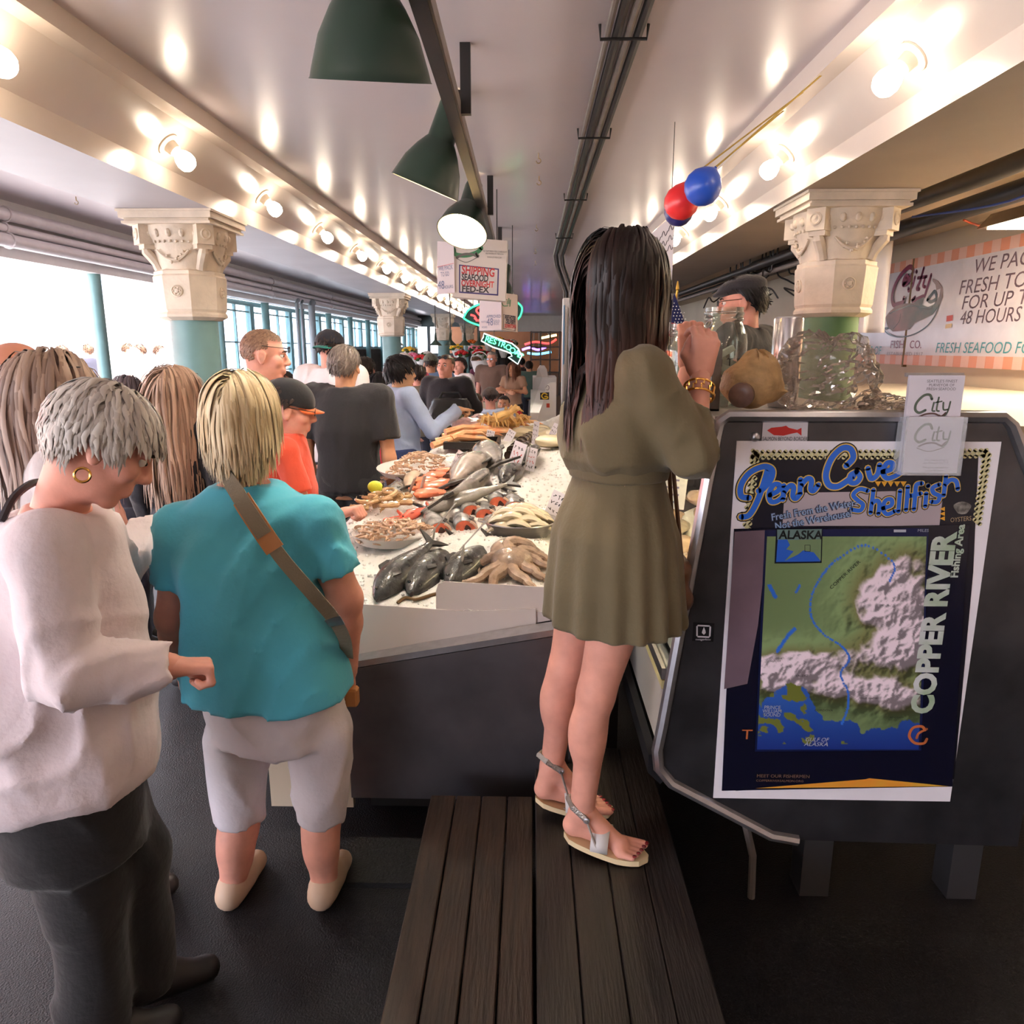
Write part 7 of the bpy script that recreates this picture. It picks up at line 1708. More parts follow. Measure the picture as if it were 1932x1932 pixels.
def cloth(name, col=(), var=.08, bump=.25, bs=45, rough=.85, **kw): return M('cloth_' + name, col, rough=rough, var=var, vscale=6, bump=bump, bscale=bs, sheen=.15, **kw)
BUILD = {'m': dict(hip=(.165, .12), waist=(.15, .115), chest=(.18, .125), sh=(.17, .095), arm=(.052, .042, .03), leg=(.085, .058, .04), shw=.125),
         'w': dict(hip=(.165, .12), waist=(.125, .10), chest=(.145, .115), sh=(.14, .085), arm=(.043, .036, .026), leg=(.082, .052, .036), shw=.108),
         'big': dict(hip=(.20, .16), waist=(.19, .155), chest=(.195, .145), sh=(.17, .105), arm=(.06, .05, .034), leg=(.095, .062, .044), shw=.125),
         'kid': dict(hip=(.13, .10), waist=(.12, .10), chest=(.135, .105), sh=(.125, .08), arm=(.038, .032, .024), leg=(.065, .047, .033), shw=.112)}
def person(label, base, yaw, H, build='m', sk='fair', top=None, bottom=None, shoes=(40, 38, 40), head=(0, 0, 0), J=None, hands=('relaxed', 'relaxed'), res=.016, hres=.007, hs=1.0, hairf=None, lean=0.0, group='people in the market', face=False, seed=0, palm=None, world=False, skinlegs=True):
    """a standing figure in its own frame (x right, y forward, z up). top / bottom are dicts of clothes.
    J overrides joints; with world=True they are given in place coordinates."""
    B = BUILD[build]; t = thing('person', label, 'person', base, group); t.rotation_euler = (0, 0, yaw)
    f = H / 1.72; Rz = np.array(Matrix.Rotation(yaw, 3, 'Z'))
    d = dict(pelvis=(0, 0, .53 * H), chest=(0, lean * .5, .715 * H), neck=(0, lean * .8, .855 * H), head=(0, lean + .015, H - .122 * hs))
    for s_, n_ in ((-1, 'L'), (1, 'R')):
        sw = B['shw'] * H
        d.update({'sh' + n_: (s_ * sw, lean * .72, .828 * H), 'el' + n_: (s_ * (sw + .05), lean * .72 - .02, .62 * H), 'wr' + n_: (s_ * (sw + .045), lean * .72 + .05, .475 * H), 'hip' + n_: (s_ * .055 * H, 0, .52 * H), 'kn' + n_: (s_ * .06 * H, .01, .28 * H), 'an' + n_: (s_ * .062 * H, -.01, .045 * H)})
    if J:
        for k, v in J.items():
            v = np.array(v, float); d[k] = tuple(Rz.T @ (v - np.array(base, float))) if world else tuple(v)
    d = {k: np.array(v, float) for k, v in d.items()}
    t['_j'] = 0; del t['_j']
    sp = [d['pelvis'] + (0, 0, -.06 * H), d['pelvis'], d['pelvis'] * .45 + d['chest'] * .55, d['chest'], d['neck'] + (0, 0, -.035 * H), d['neck'] + (0, 0, .01 * H)]
    ab = [np.array(B['hip']) * .9, np.array(B['hip']), np.array(B['waist']), np.array(B['chest']), np.array(B['sh']), np.array((.07, .065))]
    def levels(inf=0.0, z0=None, z1=None, extra=()):
        L = [(p[2], p[0], p[1], a[0] * f + inf, a[1] * f + inf) for p, a in zip(sp, ab)]
        return L
    t_lv = levels()
    Rh = rotm(*head); hc = d['head']
    hp, hsub = head_prims(Rh, hc, hs, d['neck'] + (0, 0, -.02), .05 * (1.08 if build in ('m', 'big') else .92) * f)
    arms = []; flds = []
    a0, a1, a2 = [r * f for r in B['arm']]
    for n_ in 'LR':
        S, E, W = d['sh' + n_], d['el' + n_], d['wr' + n_]
        arms += [rcone(S, E, a0, a1), rcone(E, E * .7 + W * .3, a1, a1 * .98), rcone(E * .7 + W * .3, W, a1 * .96, a2)]
    legs = []; l0, l1, l2 = [r * f for r in B['leg']]
    for n_ in 'LR':
        hp_, kn, an = d['hip' + n_], d['kn' + n_], d['an' + n_]
        legs += [rcone(hp_, kn, l0, l1), rcone(kn, an, l1 * .92, l2)]
        cdir = np.cross(np.cross(kn - an, (0, 1, 0)), kn - an); cb = kn * .68 + an * .32 + np.array((0, -.018, 0)); legs.append(ellip(cb, (l1 * .92, l1 * .98, .10 * f)))
    body = [loft(levels())] + arms + (legs if skinlegs else legs)
    flds.append(Field(body, res, .025)); flds.append(Field(hp, hres, .012, hsub))
    for n_, s_, ps, ix in (('L', -1, hands[0], 0), ('R', 1, hands[1], 1)):
        if ps is None: continue
        W, E = d['wr' + n_], d['el' + n_]; dr_ = d.get('hd' + n_); dr_ = (W - E) if dr_ is None else (dr_ if not world else dr_)
        if J and 'hd' + n_ in J: dr_ = Rz.T @ np.array(J['hd' + n_], float) if world else np.array(J['hd' + n_], float)
        pn = (-s_, .2, 0) if palm is None or palm[ix] is None else (Rz.T @ np.array(palm[ix], float) if world else palm[ix])
        flds.append(Field(hand_prims(W, dr_, pn, s_, ps, f * .98), .0042 if res < .0145 else (.006 if res < .02 else .009), .006))
    mesh_from_parts('body', flds, skin(sk), t)
    if face:
        for e in (-1, 1):
            ec = hc + Rh @ (np.array((e * .031, .078, .014)) * hs)
            g = G(); g.ball(ec, .0112 * hs, 12, 8); eo = g.build('eye', M('eye_white', (230, 224, 218), rough=.15), t, smooth=True, local=True)
            g = G(); g.ball(hc + Rh @ (np.array((e * .031, .0862, .014)) * hs), .0055 * hs, 10, 8); g.build('iris', M('eye_dark', (40, 26, 20), rough=.1), eo, smooth=True, local=True)
            g = G(); g.tube([hc + Rh @ (np.array(q) * hs) for q in ((e * .014, .093, .032), (e * .03, .094, .037), (e * .046, .083, .032))], [.003, .0045, .002], 6); g.build('eyebrow', M('brow_dark', (66, 48, 38), rough=.8), t, smooth=True, local=True)
    # ---- clothes
    if top:
        inf = top.get('inf', .016); L = levels(inf); hem = top.get('hem', .50) * H; nk = top.get('neck', .866) * H
        L = [l for l in L if hem < l[0] < nk]
        ipz = lambda z, i: float(np.interp(z, [l[0] for l in levels(inf)], [l[i] for l in levels(inf)]))
        L = [(hem,) + tuple(ipz(hem, i) + (top.get('flare', .01) if i > 2 else 0) for i in (1, 2, 3, 4))] + L + [(nk,) + tuple(ipz(nk, i) for i in (1, 2, 3, 4))]
        if top.get('levels'): L = top['levels'](L, ipz)
        P = [loft(L, top.get('pleat'))]
        for n_ in 'LR':
            S, E, W = d['sh' + n_], d['el' + n_], d['wr' + n_]; sl = top.get('sleeve', 'short'); si = top.get('sinf', inf)
            inS = np.array((d['chest'][0], d['chest'][1], S[2] - .02)) * .35 + S * .65
            P.append(rcone(inS, S, a0 * 1.15 + si, a0 * 1.08 + si))
            if sl == 'short':
                e_ = S * (1 - top.get('slen', .6)) + E * top.get('slen', .6); P.append(clip(rcone(S, e_ + (e_ - S) * .2, a0 + si, a0 + si * 1.25), e_, e_ - S) + (.02,))
            elif sl == 'long':
                u = top.get('slen', 1.0); e_ = E * (1 - u) + W * u if u < 1 else W + (W - E) * .0
                P.append(rcone(S, E, a0 + si, a1 + si)); P.append(clip(rcone(E, e_ + (e_ - E) * .1, a1 + si, a2 + si + .004), e_, e_ - E) + (.02,))
        grow(top.get('name', 'shirt'), P, res if res > .02 else min(res, .012), top['mat'], t, .03, (), wrinkle(top.get('wr', .006), seed, top.get('wf', 1.0)))
        if 'neckband' in top: pass
    if bottom:
        inf = bottom.get('inf', .014); hem = bottom.get('hem', .04) * H; wz = bottom.get('waist', .58) * H
        lv = levels(inf); ipz = lambda z, i: float(np.interp(z, [l[0] for l in lv], [l[i] for l in lv]))
        pl = d['pelvis']
        P = [loft([(z,) + tuple(ipz(z, i) for i in (1, 2, 3, 4)) for z in (pl[2] - .02, pl[2], max(wz, pl[2] + .06))] + [(min(d['hipL'][2], d['hipR'][2]) - bottom.get('crotch', .05), pl[0], pl[1], ipz(pl[2], 3) * .95, ipz(pl[2], 4) * .93)])]
        for n_ in 'LR':
            hp_, kn, an = d['hip' + n_], d['kn' + n_], d['an' + n_]
            P.append(rcone(hp_, kn, l0 + inf, l1 + inf * 1.3)); P.append(clip(rcone(kn, an, l1 + inf * 1.3, l2 + inf * bottom.get('cuff', 2.0)), (0, 0, hem), (0, 0, -1)) + (.05,))
            if hem > kn[2]: P[-2] = clip(P[-2], (0, 0, hem), (0, 0, -1)) + (.02,); P.pop()
        grow(bottom.get('name', 'trousers'), P, res if res > .02 else min(res, .012), bottom['mat'], t, bottom.get('k', .05), (), wrinkle(bottom.get('wr', .006), seed + 5))
    if shoes is not None:
        ms = M('shoe_%d_%d_%d' % tuple(shoes), shoes, rough=.5)
        for n_ in 'LR':
            an = d['an' + n_]; zf = an[2] - .045 * H
            grow('shoe', [rcone((an[0], an[1] - .03, zf + .045), (an[0], an[1] + .15, zf + .035), .042, .036), rcone((an[0], an[1], zf + .07), (an[0], an[1] + .06, zf + .06), .045, .04), ], res if res > .012 else .012, ms, t, .03) if True else None
    if hairf: hairf(t, Rh, hc, hs, d)
    t2 = dict(d); t2['R'] = Rh; t2['hs'] = hs
    return t, t2
def short_hair(cols, ln=.05, n=260, w=.011, flow=FLOW_BACK, seed=0, layers=.012, grav=.12):
    return lambda t, R, c, s, d: hair(t, R, c, s, n, ln, w, cols, REG_SHORT, flow, grav, .25, .5, 6, layers, seed=seed)
def buzz(cols, seed=0): return lambda t, R, c, s, d: hair(t, R, c, s, 420, .016, .008, cols, REG_SHORT, FLOW_BACK, .2, .1, .5, 3, .003, seed=seed)
def long_hair(cols, ln=.42, n=260, w=.014, seed=0, grav=.3, layers=.02, push=None, tip=None, body=.008): return lambda t, R, c, s, d: hair(t, R, c, s, n, ln, w, cols, REG_FULL, FLOW_DOWN, grav, .06, .45, 18, layers, push, seed=seed, tipcol=tip, body=body)
def bob(cols, ln=.17, n=420, seed=0): return lambda t, R, c, s, d: hair(t, R, c, s, n, ln, .010, cols, REG_FULL, FLOW_DOWN, .22, .05, .45, 12, .014, seed=seed, body=.004)
def cap(t, d, col, bill=True, back=False, nm='cap', bcol=None, und=None):
    R, c, s = d['R'], d['head'], d['hs']; m = cloth('cap_%d_%d_%d' % tuple(col), col, bump=.1)
    o = grow(nm, [clip(tf(ellip((0, -.01, .045), (.093, .115, .097)), R, c, s), np.array(c) + R @ (np.array((0, 0, .035)) * s), R @ np.array((0, -.12, -1.0)))], .009, m, t, .005)
    if bill:
        y = -1 if back else 1
        g = G(); V = []; n = 11
        for (rr, dz) in ((0, 0), (1, -.004), (1, -.009), (0, -.006)):
            for k in range(n):
                u = -1 + 2 * k / (n - 1); x = .068 * u; yy = y * (.082 * math.sqrt(max(0, 1 - (u * .8) ** 2)) + rr * .075 * math.sqrt(max(0.02, 1 - u * u * .85))) - .01
                V.append(np.array(c) + R @ (np.array((x, yy, .038 + dz - rr * .012 - .012 * u * u)) * s))
        g.add(V, [(i * n + k, i * n + k + 1, ((i + 1) % 4) * n + k + 1, ((i + 1) % 4) * n + k) for i in range(4) for k in range(n - 1)])
        g.build('cap_bill', m if bcol is None else cloth('bill_%d_%d_%d' % tuple(bcol), bcol), o, smooth=True, local=True)
    g = G(); g.ball(np.array(c) + R @ (np.array((0, -.01, .136)) * s), .007, 8, 6); g.build('cap_button', m, o, smooth=True, local=True)
    return o
def glasses(t, d, z=.016, y0=0.0, tilt=0.0, lens=None, nm='glasses'):
    R, c, s = d['R'], d['head'], d['hs']; g = G(); q = lambda x, y, zz: np.array(c) + R @ (np.array((x, y + y0, zz)) * s)
    for e in (-1, 1):
        g.tube([q(e * .031 + .021 * math.cos(a), .108, z + .015 * math.sin(a)) for a in [k * math.pi / 6 for k in range(12)]], .0018, 5, closed=True)
        g.tube([q(e * .052, .106, z + .004), q(e * .08, .09, z + .006), q(e * .084, -.005, z + .008)], .0018, 5)
    g.tube([q(-.011, .11, z + .004), q(.011, .11, z + .004)], .0018, 5)
    o = g.build(nm, M('frame_black', (20, 18, 20), rough=.3), t, smooth=True, local=True)
    if lens:
        for e in (-1, 1):
            g = G(); g.add([q(e * .031 + .02 * math.cos(a), .108, z + .0145 * math.sin(a)) for a in [k * math.pi / 6 for k in range(12)]], [tuple(range(12))]); g.build('lens', M('dark_lens', (14, 12, 14), rough=.08, coat=.8), o, local=True)
    return o
# ================================================================== the people of the photograph
def wl_(p, base, yaw): return np.array(Matrix.Rotation(-yaw, 3, 'Z')) @ (np.array(p, float) - np.array(base, float))
def torso_push(d, H, ax, ay, z1):
    def push(w):
        zs = [d['pelvis'][2], d['chest'][2], d['neck'][2]]; cx = np.interp(w[:, 2], zs, [d[k][0] for k in ('pelvis', 'chest', 'neck')]); cy = np.interp(w[:, 2], zs, [d[k][1] for k in ('pelvis', 'chest', 'neck')])
        a = np.interp(w[:, 2], [d['pelvis'][2], d['chest'][2], d['neck'][2] - .05, d['neck'][2] + .01], [ax, ax, ax * .9, .06]); b = np.interp(w[:, 2], [d['pelvis'][2], d['chest'][2], d['neck'][2] - .05, d['neck'][2] + .01], [ay, ay, ay * .8, .06])
        q = np.stack([(w[:, 0] - cx) / a, (w[:, 1] - cy) / b], 1); r = np.linalg.norm(q, axis=1); ins = (r < 1) & (w[:, 2] < z1)
        k = np.where(ins, 1 / np.maximum(r, .05), 1.0); w = w.copy(); w[:, 0] = cx + (w[:, 0] - cx) * k; w[:, 1] = cy + (w[:, 1] - cy) * k
        return w
    return push
# ---------------- woman in the olive dress
OY = -1.08; OB = Vector((at(1120, 1500, 1.92).x, 1.92, 0.30))
m_olive = cloth('olive', (104, 92, 66), bump=.15, bs=90)
OJ = dict(head=at(1180, 540, 1.92), neck=at(1168, 655, 1.94), chest=at(1172, 770, 1.93), pelvis=at(1160, 1000, 1.92), shR=at(1216, 705, 1.80), shL=at(1140, 700, 2.06), elR=at(1306, 862, 1.78), wrR=at(1322, 705, 1.92), elL=at(1278, 820, 2.10), wrL=at(1300, 690, 2.14),
          hipR=at(1182, 1090, 1.85), hipL=at(1112, 1080, 2.0), knR=at(1124, 1310, 1.84), knL=at(1068, 1262, 1.98), anR=at(1098, 1530, 1.87), anL=at(1042, 1442, 2.02), hdR=(.03, .03, .2), hdL=(.0, -.02, .2))
def olive_hair(t, R, c, s, d):
    reg = lambda q: ~((q[:, 1] > .55) & (q[:, 2] < .45)) & (q[:, 2] > -.5) & ~((q[:, 2] < -.2) & (q[:, 1] > .2))
    flow = lambda q, rg: np.stack([np.sign(q[:, 0] + .02) * (.9 * np.exp(-np.abs(q[:, 0]) * 2.5) + .25), -.8 + .5 * (q[:, 1] > .3), -1.0 + 0 * q[:, 0]], 1) + rg.normal(0, .06, q.shape)
    hair(t, R, c, s, 620, lambda q: np.where(q[:, 1] > .1, .27, .395), .0125, ((24, 15, 14), (40, 26, 23)), reg, flow, .36, .075, .42, 20, .012, torso_push(d, 1.66, .15, .145, 9), seed=3, tipcol=(92, 54, 44), body=.002, curl=15)
lv = lambda L, ip: L
t, d = person('woman in an olive dress leaning on the display case, seen from behind', OB, OY, 1.66, 'w', 'pink', None, None, None, (.05, .15, .0), OJ, ('grip', 'grip'), .012, .006, 1.0, olive_hair, world=True, palm=((0, 1, .1), (-.2, .9, .1)), seed=4)
lz = lambda px, py, D=1.92: wl_(at(px, py, D), OB, OY)
zn, zc_, zw, zh = d['neck'][2] + .0, d['chest'][2], lz(1170, 885)[2], lz(1150, 1168)[2]
pv, ch, nk = d['pelvis'], d['chest'], d['neck']
ci = lambda z, i: float(np.interp(z, [pv[2], ch[2], nk[2]], [pv[i], ch[i], nk[i]]))
P = [loft([(z, ci(z, 0), ci(z, 1), a, b) for z, a, b in ((zw - .015, .128, .108), (zw + .03, .158, .140), (zw + .10, .168, .148), (zc_, .168, .135), (nk[2] - .07, .145, .095), (nk[2] - .01, .075, .065))])]
for n_ in 'LR':
    S, E, W = d['sh' + n_], d['el' + n_], d['wr' + n_]; e_ = E * .52 + W * .48
    P += [rcone(S * .7 + np.array((ch[0], ch[1], S[2] - .02)) * .3, S, .062, .064), rcone(S, E, .062, .058), clip(rcone(E, e_, .056, .050), e_, e_ - E) + (.02,)]
grow('dress_bodice', P, .009, m_olive, t, .035, (), wrinkle(.007, 8, 1.1))
grow('waistband', [loft([(z, ci(z, 0), ci(z, 1), a, b) for z, a, b in ((zw - .022, .134, .114), (zw, .138, .118), (zw + .022, .134, .114))])], .007, m_olive, t, .01)
grow('dress_skirt', [loft([(zh, pv[0], pv[1], .205, .178), (zh + .10, pv[0], pv[1], .196, .172), (pv[2], pv[0], pv[1], .178, .158), (zw - .06, ci(zw, 0), ci(zw, 1), .142, .122), (zw - .01, ci(zw, 0), ci(zw, 1), .128, .108)], (15, .05, zw, zh), 2.1)], .009, m_olive, t, .02, (), wrinkle(.003, 9, .8))
m_goldb = M('gold_metal', (226, 172, 92), rough=.22, metal=1.0)
wr = d['wrR']; fd = d['elR'] - wr; fd /= np.linalg.norm(fd); bc = wr + fd * .055
u_ = np.cross(fd, (0, 0, 1)); u_ /= np.linalg.norm(u_); v_ = np.cross(fd, u_)
br_ = thing('bracelet', 'wide pierced gold cuff bracelet on the wrist of the olive dress woman', 'bracelet', OB); br_.rotation_euler = (0, 0, OY)
for h_ in (-.014, .014): G().tube([bc + fd * h_ + (u_ * math.cos(a) + v_ * math.sin(a)) * .037 for a in np.linspace(0, 6.283, 25)[:-1]], .003, 6, closed=True).build('band', m_goldb, br_, smooth=True, local=True)
g = G()
for k in range(12):
    a = k * math.pi / 6; q = bc + (u_ * math.cos(a) + v_ * math.sin(a)) * .037; w_ = -u_ * math.sin(a) + v_ * math.cos(a)
    g.tube([q - fd * .014, q - fd * .014 + w_ * .006, q + w_ * .006, q + w_ * .012, q + fd * .014 + w_ * .012], .0022, 5)
g.build('fretwork', m_goldb, br_, local=True)
# sandals
m_sole = M('sandal_cream', (222, 200, 158), rough=.5); m_strap = M('sandal_white', (206, 200, 196), rough=.5); m_glit = M('strap_silver', (170, 160, 150), rough=.3, metal=.7, bump=.4, bscale=200)
def sandal(label, an, toe_dir, heel_up):
    an = Vector(an); td = Vector(toe_dir); td.z = 0; td.normalize(); sd = Vector((td.y, -td.x, 0)); z0_ = OB.z + .004
    hl = Vector((an.x, an.y, z0_ + heel_up)) - td * .05; bl = Vector((an.x, an.y, z0_)) + td * .115; tp = bl + td * .075
    s = thing('sandal', label, 'sandal', (an.x, an.y, z0_), 'cream sandals')
    g = G(); V = []; n = 13
    for lay in (0, 1):
        for e in (-1, 1):
            for k in range(n):
                u = k / (n - 1); q = hl * (1 - min(1, u / .7)) + bl * min(1, u / .7) if u < .7 else bl * (1 - (u - .7) / .3) + tp * ((u - .7) / .3)
                wd = (.030 + .014 * math.sin(u * 3.0)) * math.sqrt(max(.04, 1 - (2 * u - 1) ** 8)); V.append(q + sd * e * wd + Vector((0, 0, .016 * lay)))
    ix = lambda l, e, k: (l * 2 + e) * n + k; Fc = []
    for k in range(n - 1): Fc += [(ix(1, 0, k), ix(1, 1, k), ix(1, 1, k + 1), ix(1, 0, k + 1)), (ix(0, 0, k), ix(0, 0, k + 1), ix(0, 1, k + 1), ix(0, 1, k)), (ix(0, 0, k), ix(1, 0, k), ix(1, 0, k + 1), ix(0, 0, k + 1)), (ix(0, 1, k + 1), ix(1, 1, k + 1), ix(1, 1, k), ix(0, 1, k))]
    Fc += [(ix(0, 0, 0), ix(0, 1, 0), ix(1, 1, 0), ix(1, 0, 0)), (ix(0, 1, n - 1), ix(0, 0, n - 1), ix(1, 0, n - 1), ix(1, 1, n - 1))]
    g.add(V, Fc); g.build('sole', m_sole, s)
    ins = hl * .35 + bl * .65
    g = G(); P_ = [ins + sd * (.046 * math.cos(a)) + Vector((0, 0, .02 + .05 * math.sin(a))) for a in np.linspace(0, math.pi, 9)]; W_ = td * .022
    g.add([p - W_ for p in P_] + [p + W_ * 1.2 for p in P_], [(i, i + 1, i + 10, i + 9) for i in range(8)]); o = g.build('instep_strap', m_strap, s, smooth=True); md = o.modifiers.new('t', 'SOLIDIFY'); md.thickness = .004
    G().tube([an + td * .02 + sd * .036 + Vector((0, 0, .0)), an - td * .02 + sd * .034 + Vector((0, 0, .03)), an - td * .042 + Vector((0, 0, .035)), an - td * .02 - sd * .034 + Vector((0, 0, .03)), an + td * .02 - sd * .036], .006, 6, flat=1.6).build('ankle_strap', m_glit, s, smooth=True)
    G().tube([an + td * .02 + sd * .036, ins + sd * .046 + Vector((0, 0, .02)), hl * .5 + bl * .5 + sd * .03 + Vector((0, 0, .016))], .0035, 6).build('side_strap', m_glit, s, smooth=True)
    G().lathe([(.009, -.003), (.009, .003), (.005, .004), (.005, -.004)], an + td * .022 + sd * .04, 14, sd).build('buckle', m_alu, s, smooth=True)
    # foot of the wearer
    return hl, bl, tp, td, sd, an
feet = []
wp = lambda v: Vector(OB) + Vector(np.array(Matrix.Rotation(OY, 3, 'Z')) @ np.array(v))
for n_, lb in (('R', 'cream sandal on the right foot of the woman in the olive dress, nearest the viewer'), ('L', 'cream sandal on the left foot of the woman in the olive dress, farther back')):
    an = wp(d['an' + n_]); hl, bl, tp, td, sd, an = sandal(lb, an, (.95, -.28 if n_ == 'R' else .1, 0), .028 if n_ == 'R' else .05)
    up_ = Vector((0, 0, .016)); R_ = lambda v: wl_(v, OB, OY)
    Pf = [rcone(R_(an), R_(hl + td * .025 + up_ + Vector((0, 0, .026))), .034, .028), rcone(R_(an), R_(bl + up_ + Vector((0, 0, .022)) - td * .01), .033, .022), rcone(R_(hl + td * .03 + up_ + Vector((0, 0, .024))), R_(bl + up_ + Vector((0, 0, .018))), .026, .018), rcone(R_(bl + up_ + sd * .026 + Vector((0, 0, .014))), R_(bl + up_ - sd * .026 + Vector((0, 0, .014))), .016, .014)]
    for k in range(5):
        o_ = sd * ((.030 - .0155 * k) if n_ == 'L' else (-.030 + .0155 * k)); ln = (.058, .054, .05, .044, .036)[k]
        Pf.append(rcone(R_(bl + o_ + up_ + Vector((0, 0, .013))), R_(bl + o_ * 1.1 + td * ln + up_ + Vector((0, 0, .010))), .011 if k else .0135, .0085 if k else .012) + (.004,))
    feet.append((Pf, bl, sd, td, up_, n_))
flds = [Field(fp[0], .005, .018) for fp in feet]
bo = [c_ for c_ in t.children if c_.name.startswith('body')][0]
Vb = np.zeros(len(bo.data.vertices) * 3, np.float32); bo.data.vertices.foreach_get('co', Vb); Qb = np.zeros(len(bo.data.polygons) * 4, np.int32); bo.data.polygons.foreach_get('vertices', Qb)
Vs, Qs, n0 = [Vb.reshape(-1, 3)], [Qb.reshape(-1, 4)], len(Vb) // 3
for fl in flds:
    V, Q = fl.mesh(); Vs.append(V); Qs.append(Q + n0); n0 += len(V)
bo.data = new_mesh('body', np.concatenate(Vs), np.concatenate(Qs), skin('pink'), True)
for (Pf, bl, sd, td, up_, n_) in feet:
    for k in range(5):
        o_ = sd * ((.030 - .0155 * k) if n_ == 'L' else (-.030 + .0155 * k)); ln = (.058, .054, .05, .044, .036)[k]
        g = G(); g.ball(wl_(bl + o_ * 1.1 + td * (ln + .006) + up_ + Vector((0, 0, .016)), OB, OY), .007 if k else .009, 8, 6, (1, 1, .5)); g.build('toenail', M('nail_red', (120, 24, 30), rough=.15, coat=.6), t, smooth=True, local=True)
g = G(); rp = d['wrR'] + np.array((0, 0, .085)) ; g.tube([wl_(at(1337, 612, 1.95), OB, OY) + np.array((.011 * math.cos(a), .004 * math.sin(a), .009 * math.sin(a))) for a in np.linspace(0, 6.283, 13)[:-1]], .0015, 5, closed=True); g.build('ring', m_alu, t, smooth=True, local=True)
ph = at(1335, 650, 2.0)
hb = thing('handbag', 'small brown handbag hanging at the far side of the olive dress', 'handbag', at(1280, 1075, 1.95)); c_ = at(1277, 1085, 1.96)
grow('bag_body', [rcone((0, -.05, .03), (0, .05, .03), .03, .03), rcone((0, -.06, -.05), (0, .06, -.05), .036, .036)], .01, M('brown_leather', (92, 58, 38), rough=.4, var=.2), hb, .05)
hb.location = (c_.x, c_.y, c_.z); G().tube([(0, -.06, .05), (-.03, -.03, .3), (-.04, 0, .42), (-.03, .03, .3), (0, .06, .05)], .006, 6).build('bag_strap', M('brown_leather'), hb, smooth=True, local=True)

# ---------------- woman in the turquoise T-shirt
TB = Vector((at(500, 1690, 2.02).x, 2.02, 0)); TY = -.10
m_turq = cloth('turquoise', (86, 186, 210), bump=.12, bs=80, var=.06); m_capri = cloth('capri', (214, 204, 208), bump=.2, bs=60)
TJ = dict(head=at(458, 792, 2.03), neck=at(464, 918, 2.03), chest=at(468, 1050, 2.02), pelvis=at(515, 1330, 2.02), shL=at(345, 1000, 2.03), shR=at(595, 985, 2.0), elL=at(326, 1165, 2.05), wrL=at(345, 1262, 2.22), elR=at(652, 1130, 2.02), wrR=at(655, 1268, 2.12), hipL=at(446, 1392, 2.02), hipR=at(604, 1380, 2.02), knL=at(452, 1560, 2.03), knR=at(606, 1548, 2.03), anL=at(440, 1664, 2.0), anR=at(612, 1664, 2.0))
def turq_lv(L, ip): return [(L[0][0], L[0][1] + .0, L[0][2], .248, .19), (L[0][0] + .12, L[0][1] - .01, L[0][2], .235, .185), (1.0, ip(1.0, 1), ip(1.0, 2), .205, .165)] + [l for l in L if l[0] > 1.08]
t, d = person('woman in a turquoise T-shirt and white capri trousers, seen from behind', TB, TY, 1.62, 'big', 'pink', dict(mat=m_turq, hem=.435, neck=.822, inf=.026, flare=.02, slen=.60, sinf=.018, wr=.008, wf=1.0, levels=turq_lv), dict(mat=m_capri, hem=.165, inf=.014, cuff=2.8, wr=.008, k=.02, crotch=-.02, name='capri_trousers'), (206, 176, 150), (.0, .12, .0), TJ, ('relaxed', 'fist'), .013, .006, .98, bob(((206, 180, 138), (240, 220, 180)), .175, 620, 5), world=True, palm=(None, None), seed=2)
# shoulder strap of her bag
SB = [at(408, 872, 1.99), at(440, 915, 1.90), at(475, 970, 1.855), at(530, 1050, 1.845), at(590, 1120, 1.86), at(628, 1165, 1.90), at(650, 1205, 1.97), at(655, 1240, 2.05)]
sb = thing('crossbody_bag', 'olive crossbody bag strap with tan leather patch across the turquoise back', 'bag strap', SB[0])
P = [Vector(p) for p in smooth_path([tuple(p) for p in SB], 6)]
def ribbon(pts, w, off, u0=0.0, u1=1.0):
    g = G(); n = len(pts); i0, i1 = int(u0 * (n - 1)), int(u1 * (n - 1)); V = []
    for i in range(i0, i1 + 1):
        tdir = (pts[min(i + 1, n - 1)] - pts[max(i - 1, 0)]).normalized(); nrm = Vector((0, -1, .1)); sdv = tdir.cross(nrm).normalized()
        V += [pts[i] + sdv * w + nrm * off, pts[i] - sdv * w + nrm * off, pts[i] - sdv * w + nrm * (off + .004), pts[i] + sdv * w + nrm * (off + .004)]
    m = i1 - i0 + 1
    return g.add(V, [(4 * i + k, 4 * i + (k + 1) % 4, 4 * i + 4 + (k + 1) % 4, 4 * i + 4 + k) for i in range(m - 1) for k in range(4)] + [(3, 2, 1, 0), (4 * m - 4, 4 * m - 3, 4 * m - 2, 4 * m - 1)])
ribbon(P, .019, 0).build('webbing', cloth('webbing', (128, 118, 98), bump=.3, bs=200), sb); ribbon(P, .026, .003, .22, .42).build('leather_patch', M('tan_leather', (176, 120, 72), rough=.5, var=.1), sb)
ribbon(P, .021, .006, .12, .36).build('webbing_top', cloth('webbing', ()), sb); ribbon(P, .022, .004, .72, .78).build('buckle', m_alu, sb)
hnd = at(664, 1308, 2.13); g = G(); g.box(hnd.x - .02, hnd.x + .02, 2.11, 2.15, hnd.z - .04, hnd.z + .02, .006); tag(g.build('tan_purse', M('tan_leather')), 'small tan purse held beside the turquoise shirt', 'purse')

